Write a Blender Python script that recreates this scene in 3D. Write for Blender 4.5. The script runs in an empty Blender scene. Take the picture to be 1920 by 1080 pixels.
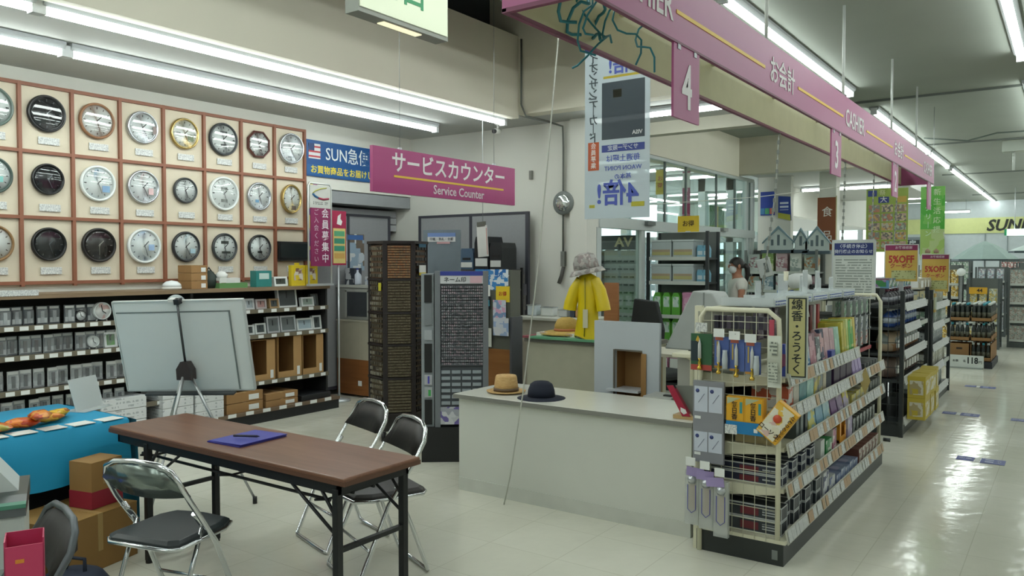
import bpy, math, random
from mathutils import Matrix, Vector, Euler
random.seed(7)
R = math.radians
PI = math.pi
SC = bpy.context.scene
COL = SC.collection

# ---------------------------------------------------------------- camera, world, exposure
cam_d = bpy.data.cameras.new('camera')
cam = bpy.data.objects.new('camera', cam_d)
COL.objects.link(cam)
cam.location = (0, 0, 1.6)
cam.rotation_euler = (R(90 - 1.843), 0, R(35.28))
cam_d.sensor_width = 36
cam_d.lens = 36 * 1490.2 / 1920
cam_d.clip_end = 200
SC.camera = cam
SC.view_settings.view_transform = 'Standard'
SC.view_settings.look = 'None'
SC.view_settings.gamma = 1
SC.view_settings.use_curve_mapping = False
SC.view_settings.exposure = 0.6
world = bpy.data.worlds.new('daylight')
SC.world = world
world.use_nodes = True
bg = world.node_tree.nodes['Background']
bg.inputs[0].default_value = (0.86, 0.95, 1.0, 1)
bg.inputs[1].default_value = 2.4
LAMP = 16.0          # strength of the LED battens
SC.cycles.max_bounces = 8
SC.cycles.diffuse_bounces = 4
SC.cycles.transparent_max_bounces = 12
SC.cycles.sample_clamp_indirect = 6

# ---------------------------------------------------------------- materials
def lin(c):
    return c / 12.92 if c <= 0.04045 else ((c + 0.055) / 1.055) ** 2.4
def rgb(h):
    h = h.lstrip('#')
    return tuple(lin(int(h[i:i + 2], 16) / 255) for i in (0, 2, 4)) + (1,)
MATS = {}
def new_mat(name):
    m = bpy.data.materials.new(name)
    m.use_nodes = True
    return m, m.node_tree.nodes, m.node_tree.links, m.node_tree.nodes['Principled BSDF']
def C(h, rough=0.5, metal=0.0, grain=0.06, scale=9.0, alpha=1.0, spec=0.5):
    """a plain surface: base colour with a little procedural grain"""
    key = (h, rough, metal, grain, scale, alpha, spec)
    if key in MATS:
        return MATS[key]
    m, N, L, p = new_mat('surface_' + h.strip('#'))
    c = rgb(h)
    if grain > 0:
        tc = N.new('ShaderNodeTexCoord'); nz = N.new('ShaderNodeTexNoise'); mx = N.new('ShaderNodeMix')
        mx.data_type = 'RGBA'
        nz.inputs['Scale'].default_value = scale; nz.inputs['Detail'].default_value = 3
        L.new(tc.outputs['Object'], nz.inputs['Vector']); L.new(nz.outputs['Fac'], mx.inputs['Factor'])
        mx.inputs['A'].default_value = tuple(x * (1 - grain * 1.5) for x in c[:3]) + (1,)
        mx.inputs['B'].default_value = tuple(min(1, x * (1 + grain * 1.5)) for x in c[:3]) + (1,)
        L.new(mx.outputs['Result'], p.inputs['Base Color'])
    else:
        p.inputs['Base Color'].default_value = c
    p.inputs['Roughness'].default_value = rough
    p.inputs['Metallic'].default_value = metal
    p.inputs['Alpha'].default_value = alpha
    p.inputs['Specular IOR Level'].default_value = spec
    MATS[key] = m
    return m
def glow(h, s):
    key = ('glow', h, s)
    if key not in MATS:
        m, N, L, p = new_mat('lit_' + h.strip('#'))
        p.inputs['Base Color'].default_value = rgb(h)
        p.inputs['Emission Color'].default_value = rgb(h)
        p.inputs['Emission Strength'].default_value = s
        MATS[key] = m
    return MATS[key]
def clear(h='#dfe8e4', see=0.75, rough=0.08):
    """thin clear plastic or glass: partly see-through, glossy"""
    key = ('clear', h, see, rough)
    if key not in MATS:
        m, N, L, p = new_mat('clear_' + h.strip('#'))
        tr = N.new('ShaderNodeBsdfTransparent'); mx = N.new('ShaderNodeMixShader')
        p.inputs['Base Color'].default_value = rgb(h)
        p.inputs['Roughness'].default_value = rough
        mx.inputs[0].default_value = see
        L.new(p.outputs[0], mx.inputs[1]); L.new(tr.outputs[0], mx.inputs[2])
        L.new(mx.outputs[0], N['Material Output'].inputs[0])
        MATS[key] = m
    return MATS[key]
def glass(h='#e3efec', mirror=1.4):
    """clear pane: see-through, mirrors more at a slant"""
    key = ('glass', h, mirror)
    if key not in MATS:
        m, N, L, p = new_mat('glass_' + h.strip('#'))
        tr = N.new('ShaderNodeBsdfTransparent'); gl = N.new('ShaderNodeBsdfGlossy'); fr = N.new('ShaderNodeLayerWeight'); pw = N.new('ShaderNodeMath'); mu = N.new('ShaderNodeMath'); mx = N.new('ShaderNodeMixShader')
        tr.inputs[0].default_value = rgb(h); gl.inputs['Roughness'].default_value = 0.02; fr.inputs[0].default_value = 0.5
        pw.operation = 'POWER'; pw.inputs[1].default_value = 4.0
        mu.operation = 'MULTIPLY_ADD'; mu.use_clamp = True; mu.inputs[1].default_value = 0.7; mu.inputs[2].default_value = 0.045 * mirror
        L.new(fr.outputs['Facing'], pw.inputs[0]); L.new(pw.outputs[0], mu.inputs[0]); L.new(mu.outputs[0], mx.inputs[0]); L.new(tr.outputs[0], mx.inputs[1]); L.new(gl.outputs[0], mx.inputs[2])
        L.new(mx.outputs[0], N['Material Output'].inputs[0])
        MATS[key] = m
    return MATS[key]
def printed(cols, scale=14.0, rough=0.35, see=0.0):
    """flat print on packaging: patches of a few colours"""
    key = ('printed', tuple(cols), scale, rough, see)
    if key not in MATS:
        m, N, L, p = new_mat('printed_' + cols[0].strip('#'))
        tc = N.new('ShaderNodeTexCoord'); vo = N.new('ShaderNodeTexVoronoi'); cr = N.new('ShaderNodeValToRGB')
        vo.distance = 'CHEBYCHEV'
        vo.inputs['Scale'].default_value = scale
        L.new(tc.outputs['Object'], vo.inputs['Vector'])
        sp = N.new('ShaderNodeSeparateColor'); L.new(vo.outputs['Color'], sp.inputs[0]); L.new(sp.outputs[0], cr.inputs[0])
        cr.color_ramp.interpolation = 'CONSTANT'
        e = cr.color_ramp.elements
        e[0].position = 0; e[0].color = rgb(cols[0]); e[1].position = 1 / len(cols); e[1].color = rgb(cols[1 % len(cols)])
        for i in range(2, len(cols)):
            k = e.new(i / len(cols)); k.color = rgb(cols[i])
        L.new(cr.outputs[0], p.inputs['Base Color'])
        p.inputs['Roughness'].default_value = rough
        MATS[key] = m
    return MATS[key]
def fineprint(paper, ink, rows=60.0, axis=2, cover=0.45):
    """lines of lettering too small to read: rows broken by noise"""
    key = ('fine', paper, ink, rows, axis, cover)
    if key not in MATS:
        m, N, L, p = new_mat('fine_print_' + paper.strip('#'))
        tc = N.new('ShaderNodeTexCoord'); sx = N.new('ShaderNodeSeparateXYZ'); L.new(tc.outputs['Object'], sx.inputs[0])
        mu = N.new('ShaderNodeMath'); mu.operation = 'MULTIPLY'; mu.inputs[1].default_value = rows; L.new(sx.outputs[axis], mu.inputs[0])
        fr = N.new('ShaderNodeMath'); fr.operation = 'FRACT'; L.new(mu.outputs[0], fr.inputs[0])
        gt = N.new('ShaderNodeMath'); gt.operation = 'GREATER_THAN'; gt.inputs[1].default_value = 0.5; L.new(fr.outputs[0], gt.inputs[0])
        mp = N.new('ShaderNodeMapping'); L.new(tc.outputs['Object'], mp.inputs[0])
        s = [rows * 1.3] * 3; s[axis] = rows * 0.5; mp.inputs['Scale'].default_value = s
        nz = N.new('ShaderNodeTexNoise'); nz.inputs['Scale'].default_value = 1; nz.inputs['Detail'].default_value = 1; L.new(mp.outputs[0], nz.inputs['Vector'])
        g2 = N.new('ShaderNodeMath'); g2.operation = 'GREATER_THAN'; g2.inputs[1].default_value = 1 - cover - 0.05; L.new(nz.outputs['Fac'], g2.inputs[0])
        mm = N.new('ShaderNodeMath'); mm.operation = 'MULTIPLY'; L.new(gt.outputs[0], mm.inputs[0]); L.new(g2.outputs[0], mm.inputs[1])
        mx = N.new('ShaderNodeMix'); mx.data_type = 'RGBA'
        mx.inputs['A'].default_value = rgb(paper); mx.inputs['B'].default_value = rgb(ink)
        L.new(mm.outputs[0], mx.inputs['Factor']); L.new(mx.outputs['Result'], p.inputs['Base Color'])
        p.inputs['Roughness'].default_value = 0.45
        MATS[key] = m
    return MATS[key]
def wood(a, b, rough=0.35, scale=3.0, stretch=(1, 12, 12)):
    key = ('wood', a, b, rough, scale, stretch)
    if key not in MATS:
        m, N, L, p = new_mat('wood_' + a.strip('#'))
        tc = N.new('ShaderNodeTexCoord'); mp = N.new('ShaderNodeMapping'); nz = N.new('ShaderNodeTexNoise'); cr = N.new('ShaderNodeValToRGB')
        mp.inputs['Scale'].default_value = stretch
        nz.inputs['Scale'].default_value = scale; nz.inputs['Detail'].default_value = 6; nz.inputs['Distortion'].default_value = 0.6
        L.new(tc.outputs['Object'], mp.inputs[0]); L.new(mp.outputs[0], nz.inputs['Vector']); L.new(nz.outputs['Fac'], cr.inputs[0])
        cr.color_ramp.elements[0].position = 0.3; cr.color_ramp.elements[0].color = rgb(a)
        cr.color_ramp.elements[1].position = 0.72; cr.color_ramp.elements[1].color = rgb(b)
        L.new(cr.outputs[0], p.inputs['Base Color']); p.inputs['Roughness'].default_value = rough
        MATS[key] = m
    return MATS[key]
def floor_mat():
    m, N, L, p = new_mat('vinyl_tile')
    tc = N.new('ShaderNodeTexCoord'); br = N.new('ShaderNodeTexBrick')
    br.offset = 0; br.inputs['Scale'].default_value = 1; br.inputs['Brick Width'].default_value = 0.45; br.inputs['Row Height'].default_value = 0.45
    br.inputs['Mortar Size'].default_value = 0.003; br.inputs['Mortar Smooth'].default_value = 0.4
    br.inputs['Color1'].default_value = rgb('#d4d3c4'); br.inputs['Color2'].default_value = rgb('#d9d8ca'); br.inputs['Mortar'].default_value = rgb('#c6c4b4')
    L.new(tc.outputs['Object'], br.inputs['Vector'])
    n1 = N.new('ShaderNodeTexNoise'); n1.inputs['Scale'].default_value = 1.1; n1.inputs['Detail'].default_value = 5; L.new(tc.outputs['Object'], n1.inputs['Vector'])
    mx = N.new('ShaderNodeMix'); mx.data_type = 'RGBA'; mx.blend_type = 'MULTIPLY'; mx.inputs['Factor'].default_value = 0.35
    cr = N.new('ShaderNodeValToRGB'); cr.color_ramp.elements[0].color = (0.72, 0.72, 0.68, 1); cr.color_ramp.elements[0].position = 0.35; cr.color_ramp.elements[1].position = 0.65
    L.new(n1.outputs['Fac'], cr.inputs[0]); L.new(br.outputs['Color'], mx.inputs['A']); L.new(cr.outputs[0], mx.inputs['B'])
    L.new(mx.outputs['Result'], p.inputs['Base Color'])
    mr = N.new('ShaderNodeMapRange'); mr.inputs['To Min'].default_value = 0.06; mr.inputs['To Max'].default_value = 0.2
    L.new(n1.outputs['Fac'], mr.inputs[0]); L.new(mr.outputs[0], p.inputs['Roughness'])
    n2 = N.new('ShaderNodeTexNoise'); n2.inputs['Scale'].default_value = 7; n2.inputs['Detail'].default_value = 2; L.new(tc.outputs['Object'], n2.inputs['Vector'])
    bp = N.new('ShaderNodeBump'); bp.inputs['Strength'].default_value = 0.16; bp.inputs['Distance'].default_value = 0.02
    L.new(n2.outputs['Fac'], bp.inputs['Height']); L.new(bp.outputs[0], p.inputs['Normal'])
    p.inputs['Specular IOR Level'].default_value = 0.65
    return m

# ---------------------------------------------------------------- mesh building
class MB:
    def __init__(s): s.v = []; s.f = []; s.sm = []
    def add(s, vs, fs, smooth=False, M=None):
        o = len(s.v)
        s.v += [tuple(M @ Vector(v)) if M is not None else tuple(v) for v in vs]
        s.f += [tuple(o + i for i in f) for f in fs]; s.sm += [smooth] * len(fs)
        return s
    def box(s, x0, x1, y0, y1, z0, z1, M=None):
        v = [(x0, y0, z0), (x1, y0, z0), (x1, y1, z0), (x0, y1, z0), (x0, y0, z1), (x1, y0, z1), (x1, y1, z1), (x0, y1, z1)]
        return s.add(v, [(0, 3, 2, 1), (4, 5, 6, 7), (0, 1, 5, 4), (1, 2, 6, 5), (2, 3, 7, 6), (3, 0, 4, 7)], False, M)
    def cbox(s, cx, cy, cz, w, d, h, M=None):
        return s.box(cx - w / 2, cx + w / 2, cy - d / 2, cy + d / 2, cz - h / 2, cz + h / 2, M)
    def tube(s, pts, r, n=8, closed=False, cap=True):
        P = [Vector(p) for p in pts]; k = len(P); rs = r if isinstance(r, (list, tuple)) else [r] * k
        vs = []; up = None
        for i in range(k):
            if closed: t = P[(i + 1) % k] - P[i - 1]
            else: t = P[min(i + 1, k - 1)] - P[max(i - 1, 0)]
            t.normalize()
            if up is None:
                a = Vector((0, 0, 1)) if abs(t.z) < 0.9 else Vector((1, 0, 0))
                up = (a - t * a.dot(t)).normalized()
            else:
                up = (up - t * up.dot(t)); up = up.normalized() if up.length > 1e-6 else Vector((1, 0, 0))
            b = t.cross(up)
            for j in range(n):
                an = 2 * PI * j / n
                vs.append(P[i] + (up * math.cos(an) + b * math.sin(an)) * rs[i])
        fs = []
        for i in range(k if closed else k - 1):
            for j in range(n):
                a = i * n + j; b2 = i * n + (j + 1) % n; c = ((i + 1) % k) * n
                fs.append((a, b2, c + (j + 1) % n, c + j))
        s.add(vs, fs, True)
        if cap and not closed:
            o = len(s.v) - k * n
            s.f += [tuple(o + j for j in range(n))[::-1], tuple(o + (k - 1) * n + j for j in range(n))]; s.sm += [False, False]
        return s
    def lathe(s, prof, n=24, M=None, smooth=True):
        vs = []; fs = []; k = len(prof)
        for (r, z) in prof:
            for j in range(n):
                a = 2 * PI * j / n
                vs.append((r * math.cos(a), r * math.sin(a), z))
        for i in range(k - 1):
            for j in range(n):
                fs.append((i * n + j, i * n + (j + 1) % n, (i + 1) * n + (j + 1) % n, (i + 1) * n + j))
        if prof[0][0] > 1e-5: fs.append(tuple(range(n))[::-1])
        if prof[-1][0] > 1e-5: fs.append(tuple((k - 1) * n + j for j in range(n)))
        return s.add(vs, fs, smooth, M)
    def prism(s, poly, d0, d1, M=None):
        """polygon (x, z) pushed from y=d0 to y=d1"""
        n = len(poly)
        vs = [(x, d0, z) for x, z in poly] + [(x, d1, z) for x, z in poly]
        fs = [tuple(range(n)), tuple(range(n, 2 * n))[::-1]] + [(i, n + i, n + (i + 1) % n, (i + 1) % n) for i in range(n)]
        return s.add(vs, fs, False, M)
    def mesh(s, name):
        me = bpy.data.meshes.new(name)
        me.from_pydata(s.v, [], s.f)
        me.polygons.foreach_set('use_smooth', s.sm)
        me.update()
        return me
def obj(name, mb, mat, parent=None, loc=(0, 0, 0), rot=(0, 0, 0), bev=0.0):
    me = mb if isinstance(mb, bpy.types.Mesh) else mb.mesh(name)
    if not me.materials: me.materials.append(mat)
    o = bpy.data.objects.new(name, me)
    COL.objects.link(o)
    o.location = loc; o.rotation_euler = rot
    if parent is not None: o.parent = parent
    if bev:
        b = o.modifiers.new('edge', 'BEVEL'); b.width = bev; b.segments = 2; b.limit_method = 'ANGLE'
    return o
def tag(o, label, cat, group=None, kind=None):
    if label: o['label'] = label
    if cat: o['category'] = cat
    if group: o['group'] = group
    if kind: o['kind'] = kind
    return o
def thing(name, label, cat, loc=(0, 0, 0), rz=0.0, group=None):
    o = bpy.data.objects.new(name, None)
    COL.objects.link(o)
    o.location = loc; o.rotation_euler = (0, 0, rz)
    return tag(o, label, cat, group)
def struct(name, mb, mat, parent=None, **k):
    o = obj(name, mb, mat, parent, **k)
    if parent is None: o['kind'] = 'structure'
    return o
def kids(o): return [c for c in o.children]
def dup(root, loc, rot=None, label=None, group=None):
    r = root.copy(); COL.objects.link(r); r.location = loc
    if rot is not None: r.rotation_euler = rot if not isinstance(rot, float) else (0, 0, rot)
    if label: r['label'] = label
    if group: r['group'] = group
    for ch in CH.get(root.name) or kids(root):
        c = ch.copy(); COL.objects.link(c); c.parent = r
        for g in kids(ch):
            d = g.copy(); COL.objects.link(d); d.parent = c
    return r
CH = {}
def box(*a): return MB().box(*a)
def bxy(w, d, h): return MB().box(-w / 2, w / 2, -d / 2, d / 2, 0, h)
TEXTS = []
FX = (R(90), 0, R(90))      # lettering that faces +X, read along +Y
FY = (R(90), 0, 0)          # lettering that faces -Y, read along +X
FB = (R(90), 0, R(180))     # lettering that faces +Y (seen reversed from behind)
FU = (0, 0, 0)              # lies flat, faces up
def text(body, size, col, parent, loc, rot=FY, bold=0.0, sx=1.0, name='lettering', align='CENTER', shear=0.0, space=1.0, mat=None, line=1.0, deep=0.0008):
    c = bpy.data.curves.new(name, 'FONT')
    c.body = body; c.size = size; c.align_x = align; c.align_y = 'CENTER'; c.extrude = deep
    c.offset = bold * size; c.shear = shear; c.space_character = space; c.resolution_u = 2; c.space_line = line
    c.materials.append(mat or C(col, 0.5, grain=0))
    o = bpy.data.objects.new(name, c)
    COL.objects.link(o)
    o.location = loc; o.rotation_euler = rot; o.scale = (sx, 1, 1)
    if parent is not None: o.parent = parent
    TEXTS.append(o)
    return o
def finish_texts():
    dg = bpy.context.evaluated_depsgraph_get()
    for o in TEXTS:
        me = bpy.data.meshes.new_from_object(o.evaluated_get(dg))
        n = bpy.data.objects.new('zz', me)
        COL.objects.link(n)
        n.parent = o.parent; n.location = o.location; n.rotation_euler = o.rotation_euler; n.scale = o.scale
        nm = o.name
        bpy.data.objects.remove(o)
        n.name = nm

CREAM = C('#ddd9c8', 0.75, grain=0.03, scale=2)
WHITEW = C('#d3d3cb', 0.7, grain=0.03, scale=2)
CEIL = C('#8b9188', 0.85, grain=0.05, scale=1.5)
LOWC = C('#b4b6b2', 0.8, grain=0.03, scale=2)
DARKG = C('#2a2d30', 0.45)
BLACK = C('#17181a', 0.45)
CHROME = C('#d5d8da', 0.16, 1.0, grain=0)
STEEL = C('#9a9da0', 0.35, 0.9, grain=0)
ALU = C('#c9cdd0', 0.35, 0.6, grain=0)
WHITE = C('#e4e5e1', 0.4, grain=0.02)
IVORY = C('#d4d1b9', 0.4, grain=0.03)
GREYP = C('#8b8f92', 0.55)
CARD = C('#9a7546', 0.8, grain=0.08)
PURPLE = C('#a83a77', 0.4, grain=0.02)
YELLOW = C('#e3b93a', 0.45, grain=0)
PAPER = C('#dddfdc', 0.55, grain=0.02)

# ---------------------------------------------------------------- the building
struct('floor', box(-12, 8, -6, 48, -0.1, 0), floor_mat())
struct('ceiling', box(-3.5, 8, -6, 48, 3.6, 3.75), CEIL)
struct('ceiling_2', box(-9.2, -5.0, -6, 7.95, 3.2, 3.35), LOWC)               # low ceiling over the clocks
struct('ceiling_3', box(-4.95, -2.55, 7.3, 8.4, 3.2, 3.6), LOWC)
struct('ceiling_4', box(-4.45, -2.6, 12.7, 20, 3.05, 3.58), LOWC)
struct('ceiling_8', box(-12, -3.4, 20, 30, 3.61, 3.75), CEIL)
struct('wall_market_side', box(-4.6, -4.45, 14.75, 26, 2.5, 3.6), WHITEW)
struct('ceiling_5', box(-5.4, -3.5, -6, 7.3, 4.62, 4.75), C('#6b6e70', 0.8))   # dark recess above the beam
struct('ceiling_6', box(-12, -4.45, 7.95, 14.9, 3.2, 3.35), LOWC)
struct('ceiling_7', box(-4.95, -3.5, 8.4, 12.5, 3.58, 3.75), CEIL)
struct('trim_1', box(-3.62, -3.5, -6, 7.12, 3.6, 4.62), C('#8a8d88', 0.7))
struct('beam_1', MB().box(-5.05, -4.95, -6, 7.12, 3.16, 4.04).box(-5.34, -5.05, -6, 7.12, 3.36, 4.04), CREAM)
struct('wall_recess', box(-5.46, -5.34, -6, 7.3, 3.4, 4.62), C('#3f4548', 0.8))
struct('beam_2', MB().box(-4.95, -2.55, 7.12, 7.3, 3.2, 4.62).box(-5.5, -4.95, 7.12, 7.3, 4.04, 4.75), CREAM)
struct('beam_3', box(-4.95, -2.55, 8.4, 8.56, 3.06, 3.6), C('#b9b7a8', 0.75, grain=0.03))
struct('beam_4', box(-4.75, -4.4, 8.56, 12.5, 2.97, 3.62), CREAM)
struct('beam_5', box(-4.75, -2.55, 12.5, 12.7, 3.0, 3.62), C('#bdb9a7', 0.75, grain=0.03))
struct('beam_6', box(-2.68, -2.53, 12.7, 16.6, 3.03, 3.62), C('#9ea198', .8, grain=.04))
for i, y in enumerate((10.62, 15.1, 20.5, 27.0)):
    struct('trim_%d' % (i + 2), box(-2.5, 8, y, y + 0.035, 3.575, 3.6), C('#5d635e', 0.7))
wl = MB(); wl.box(-7.25, -7.1, -6, 6.05, 0, 3.2); wl.box(-7.25, -7.1, 6.05, 7.75, 2.45, 3.2)
struct('wall_clocks', wl, WHITEW)
struct('wall_service', box(-9.0, -4.62, 7.75, 7.92, 0, 3.2), WHITEW)
struct('pillar_entrance', box(-4.64, -4.42, 7.68, 7.95, 0, 3.2), WHITEW)
struct('wall_alcove', box(-9.2, -9.0, 5.9, 7.9, 0, 3.2), C('#8b8c8a', 0.8))
struct('wall_alcove_side', box(-9.0, -7.24, 5.9, 6.04, 0, 3.19), C('#8b8c8a', 0.8))
struct('wall_right', box(8, 8.2, -6, 48, 0, 3.75), WHITEW)
struct('wall_rear', box(-9.2, 8.2, -6.2, -6, 0, 4.75), WHITEW)
struct('wall_far', box(-12, 8.2, 42, 42.2, 0, 3.75), WHITEW)
sh = thing('roller_shutter', 'grey roller shutter box above the service alcove opening', 'shutter', (-7.35, 6.9, 2.32))
obj('shutter_box', box(-0.2, 0.24, -0.83, 0.84, -0.02, 0.12), C('#8f9295', 0.5), sh)
for k in range(3):
    obj('slat', box(-0.02, 0.0, -0.82, 0.83, -0.13 - k * 0.09, -0.05 - k * 0.09), C('#a3a6a8', 0.45), sh)
# skirting
struct('baseboard_service', box(-7.1, -4.62, 7.735, 7.75, 0, 0.08), C('#6b5f52', 0.6))

# LED battens: the room's own light, plus an added unseen row
def batten(axis, a0, a1, c, z, label, group, hung=0.0):
    """LED strip lamp: metal housing and glowing diffuser"""
    mid = (a0 + a1) / 2; h = (a1 - a0) / 2
    t = thing('strip_lamp', label, 'lamp', (c, mid, z - .003) if axis == 'y' else (mid, c, z - .003), 0.0 if axis == 'y' else R(-90), group)
    hb = MB().box(-0.06, 0.06, -h, h, -0.025, 0)
    hb.prism([(-0.06, -0.025), (0.06, -0.025), (0.034, -0.05), (-0.034, -0.05)], -h, h)
    obj('housing', hb, C('#a9aeb0', 0.5, grain=0), t)
    poly = [(0.034 * math.cos(a), -0.05 + 0.045 * math.sin(a)) for a in [PI + PI * i / 6 for i in range(7)]]
    obj('diffuser', MB().prism(poly, -h + 0.02, h - 0.02), glow('#f4fdf9', LAMP), t)
    for s in (-1, 1):
        obj('end_cap', box(-0.036, 0.036, s * h - 0.02, s * h + 0.02, -0.1, -0.02), C('#cfd3d4', 0.5, grain=0), t)
    if hung:
        for s in (-0.7, 0.7):
            obj('hanger', MB().tube([(0, s * h, 0), (0, s * h, hung)], 0.006, 6), STEEL, t)
    return t
def glint(t): return t
batten('y', -1.5, 2.88, -6.05, 3.2, 'long LED strip lamp close to clock wall, nearer length of that row', 'strip lamps under the low ceiling')
batten('y', 2.92, 7.02, -6.05, 3.2, 'long LED strip lamp close to clock wall, length running up to service counter', 'strip lamps under the low ceiling')
batten('y', -2.2, 2.28, -5.14, 3.2, 'long LED strip lamp along the beam, nearer length of that row', 'strip lamps under the low ceiling')
batten('y', 2.32, 7.1, -5.14, 3.2, 'long LED strip lamp along beam foot, ending near security camera', 'strip lamps under the low ceiling')
batten('x', -4.3, -2.78, 7.6, 3.2, 'short LED strip lamp crossing behind hanging card poster', 'crosswise strip lamps')
batten('x', -4.3, -2.72, 15.7, 3.05, 'short LED strip lamp crossing behind number 3 flag', 'crosswise strip lamps')
batten('x', -3.6, -2.74, 29.2, 3.3, 'crosswise LED strip lamp far off near yellow wall sign', 'crosswise strip lamps', 0.3)
batten('x', -3.75, -2.95, 23, 3.34, 'crosswise LED strip lamp far behind the green posters', 'crosswise strip lamps', 0.26)
batten('x', -3.6, -2.6, 19, 3.45, 'crosswise LED strip lamp above the leaflet poster', 'crosswise strip lamps', 0.15)
for i, (a, b) in enumerate(((-5, -0.6), (1.2, 5.6), (5.7, 9.76), (11.07, 15.7), (15.8, 18.3), (18.8, 25.5), (25.7, 34.3))):
    batten('y', a, b, -2.14, 3.6, 'LED strip lamp over cashier banner, %s of that row' % ('length behind the camera', 'first length', 'second length', 'third length', 'fourth short length', 'fifth length', 'sixth length')[i], 'strip lamps over the cashier banner')
for a, b, w_ in ((-5, -.6, 'behind the camera'), (-.4, 3.7, 'beside the beam recess')):  # added lamps out of view, there to brighten the beam face
    batten('y', a, b, -3.05, 3.6, 'LED strip lamp between cashier banner and beam recess, length ' + w_, 'strip lamps beside the beam recess')
for i, (a, b) in enumerate(((-4, 0), (4.6, 8.97), (10.4, 15), (16, 21), (22, 28), (29, 36))):
    batten('y', a, b, -0.45, 3.6, 'LED strip lamp over the wide aisle, %s of that row' % ('length behind the camera', 'first length', 'second length', 'third length', 'fourth length', 'fifth length')[i], 'strip lamps over the wide aisle')
for i, (a, b) in enumerate(((-4, 0), (2, 6.4), (8, 12.4), (14, 19), (21, 26), (28, 34))):
    for x in (1.6, 4.2):
        batten('y', a, b, x, 3.6, 'LED strip lamp on the ceiling beyond the wide aisle', 'strip lamps beyond the wide aisle')
for i, y in enumerate((9.3, 10.8, 12.2, 13.6)):
    for j, x in enumerate((-8.9, -7.3, -5.7)):
        batten('x', x - 0.55, x + 0.55, y, 3.2, 'LED strip lamp under the entrance lobby ceiling, %s row, %s the glass' % (('first', 'second', 'third', 'fourth')[i], ('far from', 'midway from', 'close to')[j]), 'strip lamps in the entrance lobby')

# conduits and small wall fittings
def pipe(name, label, pts, r, mat, cat='conduit'):
    return tag(obj(name, MB().tube(pts, r, 6), mat), label, cat)
COND = C('#6f726c', 0.6)
pipe('cable_conduit', 'dark cable conduit down the fascia beside the security camera', [(-4.9, 7.1, 4.0), (-4.9, 7.1, 3.3), (-4.84, 7.1, 3.17), (-4.82, 7.5, 3.17), (-4.76, 7.72, 3.14), (-4.75, 7.72, 2.9), (-4.75, 7.72, 1.7)], 0.012, COND)
sb = thing('wall_switch_box', 'grey switch box and dangling plug low on the white wall', 'switch', (-4.75, 7.73, 1.5))
obj('body', MB().cbox(0, 0, 0.14, 0.05, 0.05, 0.17), COND, sb)
obj('plug', MB().tube([(0, 0, 0.05), (-0.02, -0.01, -0.05), (-0.05, -0.02, -0.14)], 0.022, 8), C('#55534f', 0.6), sb)
tag(obj('wall_sensor', MB().cbox(-5.2, 7.735, 2.62, 0.04, 0.03, 0.1), C('#7c7b74', 0.5)), 'small grey sensor on white wall above the partition', 'sensor')
ck = thing('round_wall_mirror', 'round convex mirror on the white pillar by the entrance', 'mirror', (-4.72, 7.7, 2.27))
obj('rim', MB().lathe([(0.13, 0), (0.135, 0.03), (0.12, 0.045)], 28, Matrix.Rotation(R(90), 4, 'X')), C('#6d7270', 0.4), ck)
obj('mirror_face', MB().lathe([(0.12, 0.035), (0.08, 0.05), (0.0, 0.056)], 28, Matrix.Rotation(R(90), 4, 'X')), C('#c4cbca', 0.08, 0.9, grain=0), ck)
sc = thing('security_camera', 'small white bullet camera under the low ceiling near the corner', 'camera', (-5.4, 7.35, 3.2))
obj('mount', MB().lathe([(0.035, 0), (0.03, -0.03), (0.012, -0.04), (0.012, -0.09)], 12), WHITE, sc)
obj('body', MB().tube([(-0.02, 0.06, -0.09), (0.03, -0.1, -0.12)], 0.03, 12), WHITE, sc)
obj('lens', MB().tube([(0.03, -0.1, -0.12), (0.036, -0.12, -0.124)], 0.026, 12), BLACK, sc)
# ---------------------------------------------------------------- clock display board
YS = [2.59, 3.01, 3.43, 3.85, 4.27, 4.70, 5.13, 5.55, 5.96]
ZS = [1.43, 1.975, 2.52, 3.07]
SLAT = C('#87553f', 0.5, grain=0.08)
bd = thing('clock_display_board', 'cream board divided by brown slats into squares, hung with clocks', 'display board', (-7.1, 0, 0))
obj('panel', box(0, 0.02, 2.17, 5.97, 1.4, 3.09), C('#cdc3ae', 0.7, grain=0.03), bd)
for y in [2.17] + YS:
    obj('upright_slat', box(0.02, 0.05, y - 0.014, y + 0.014, 1.4, 3.085), SLAT, bd)
for z in ZS:
    obj('cross_slat', box(0.02, 0.048, 2.17, 5.974, z - 0.014, z + 0.014), SLAT, bd)
RYX = Matrix(((0, 0, 1, 0), (1, 0, 0, 0), (0, 1, 0, 0), (0, 0, 0, 1)))     # local x->Y, y->Z, z->X
FACEW = C('#eaeeec', 0.5, grain=0.02); LCD = C('#3a4038', 0.3)
GLASS = glass('#fdfefe', 1.1)
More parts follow.
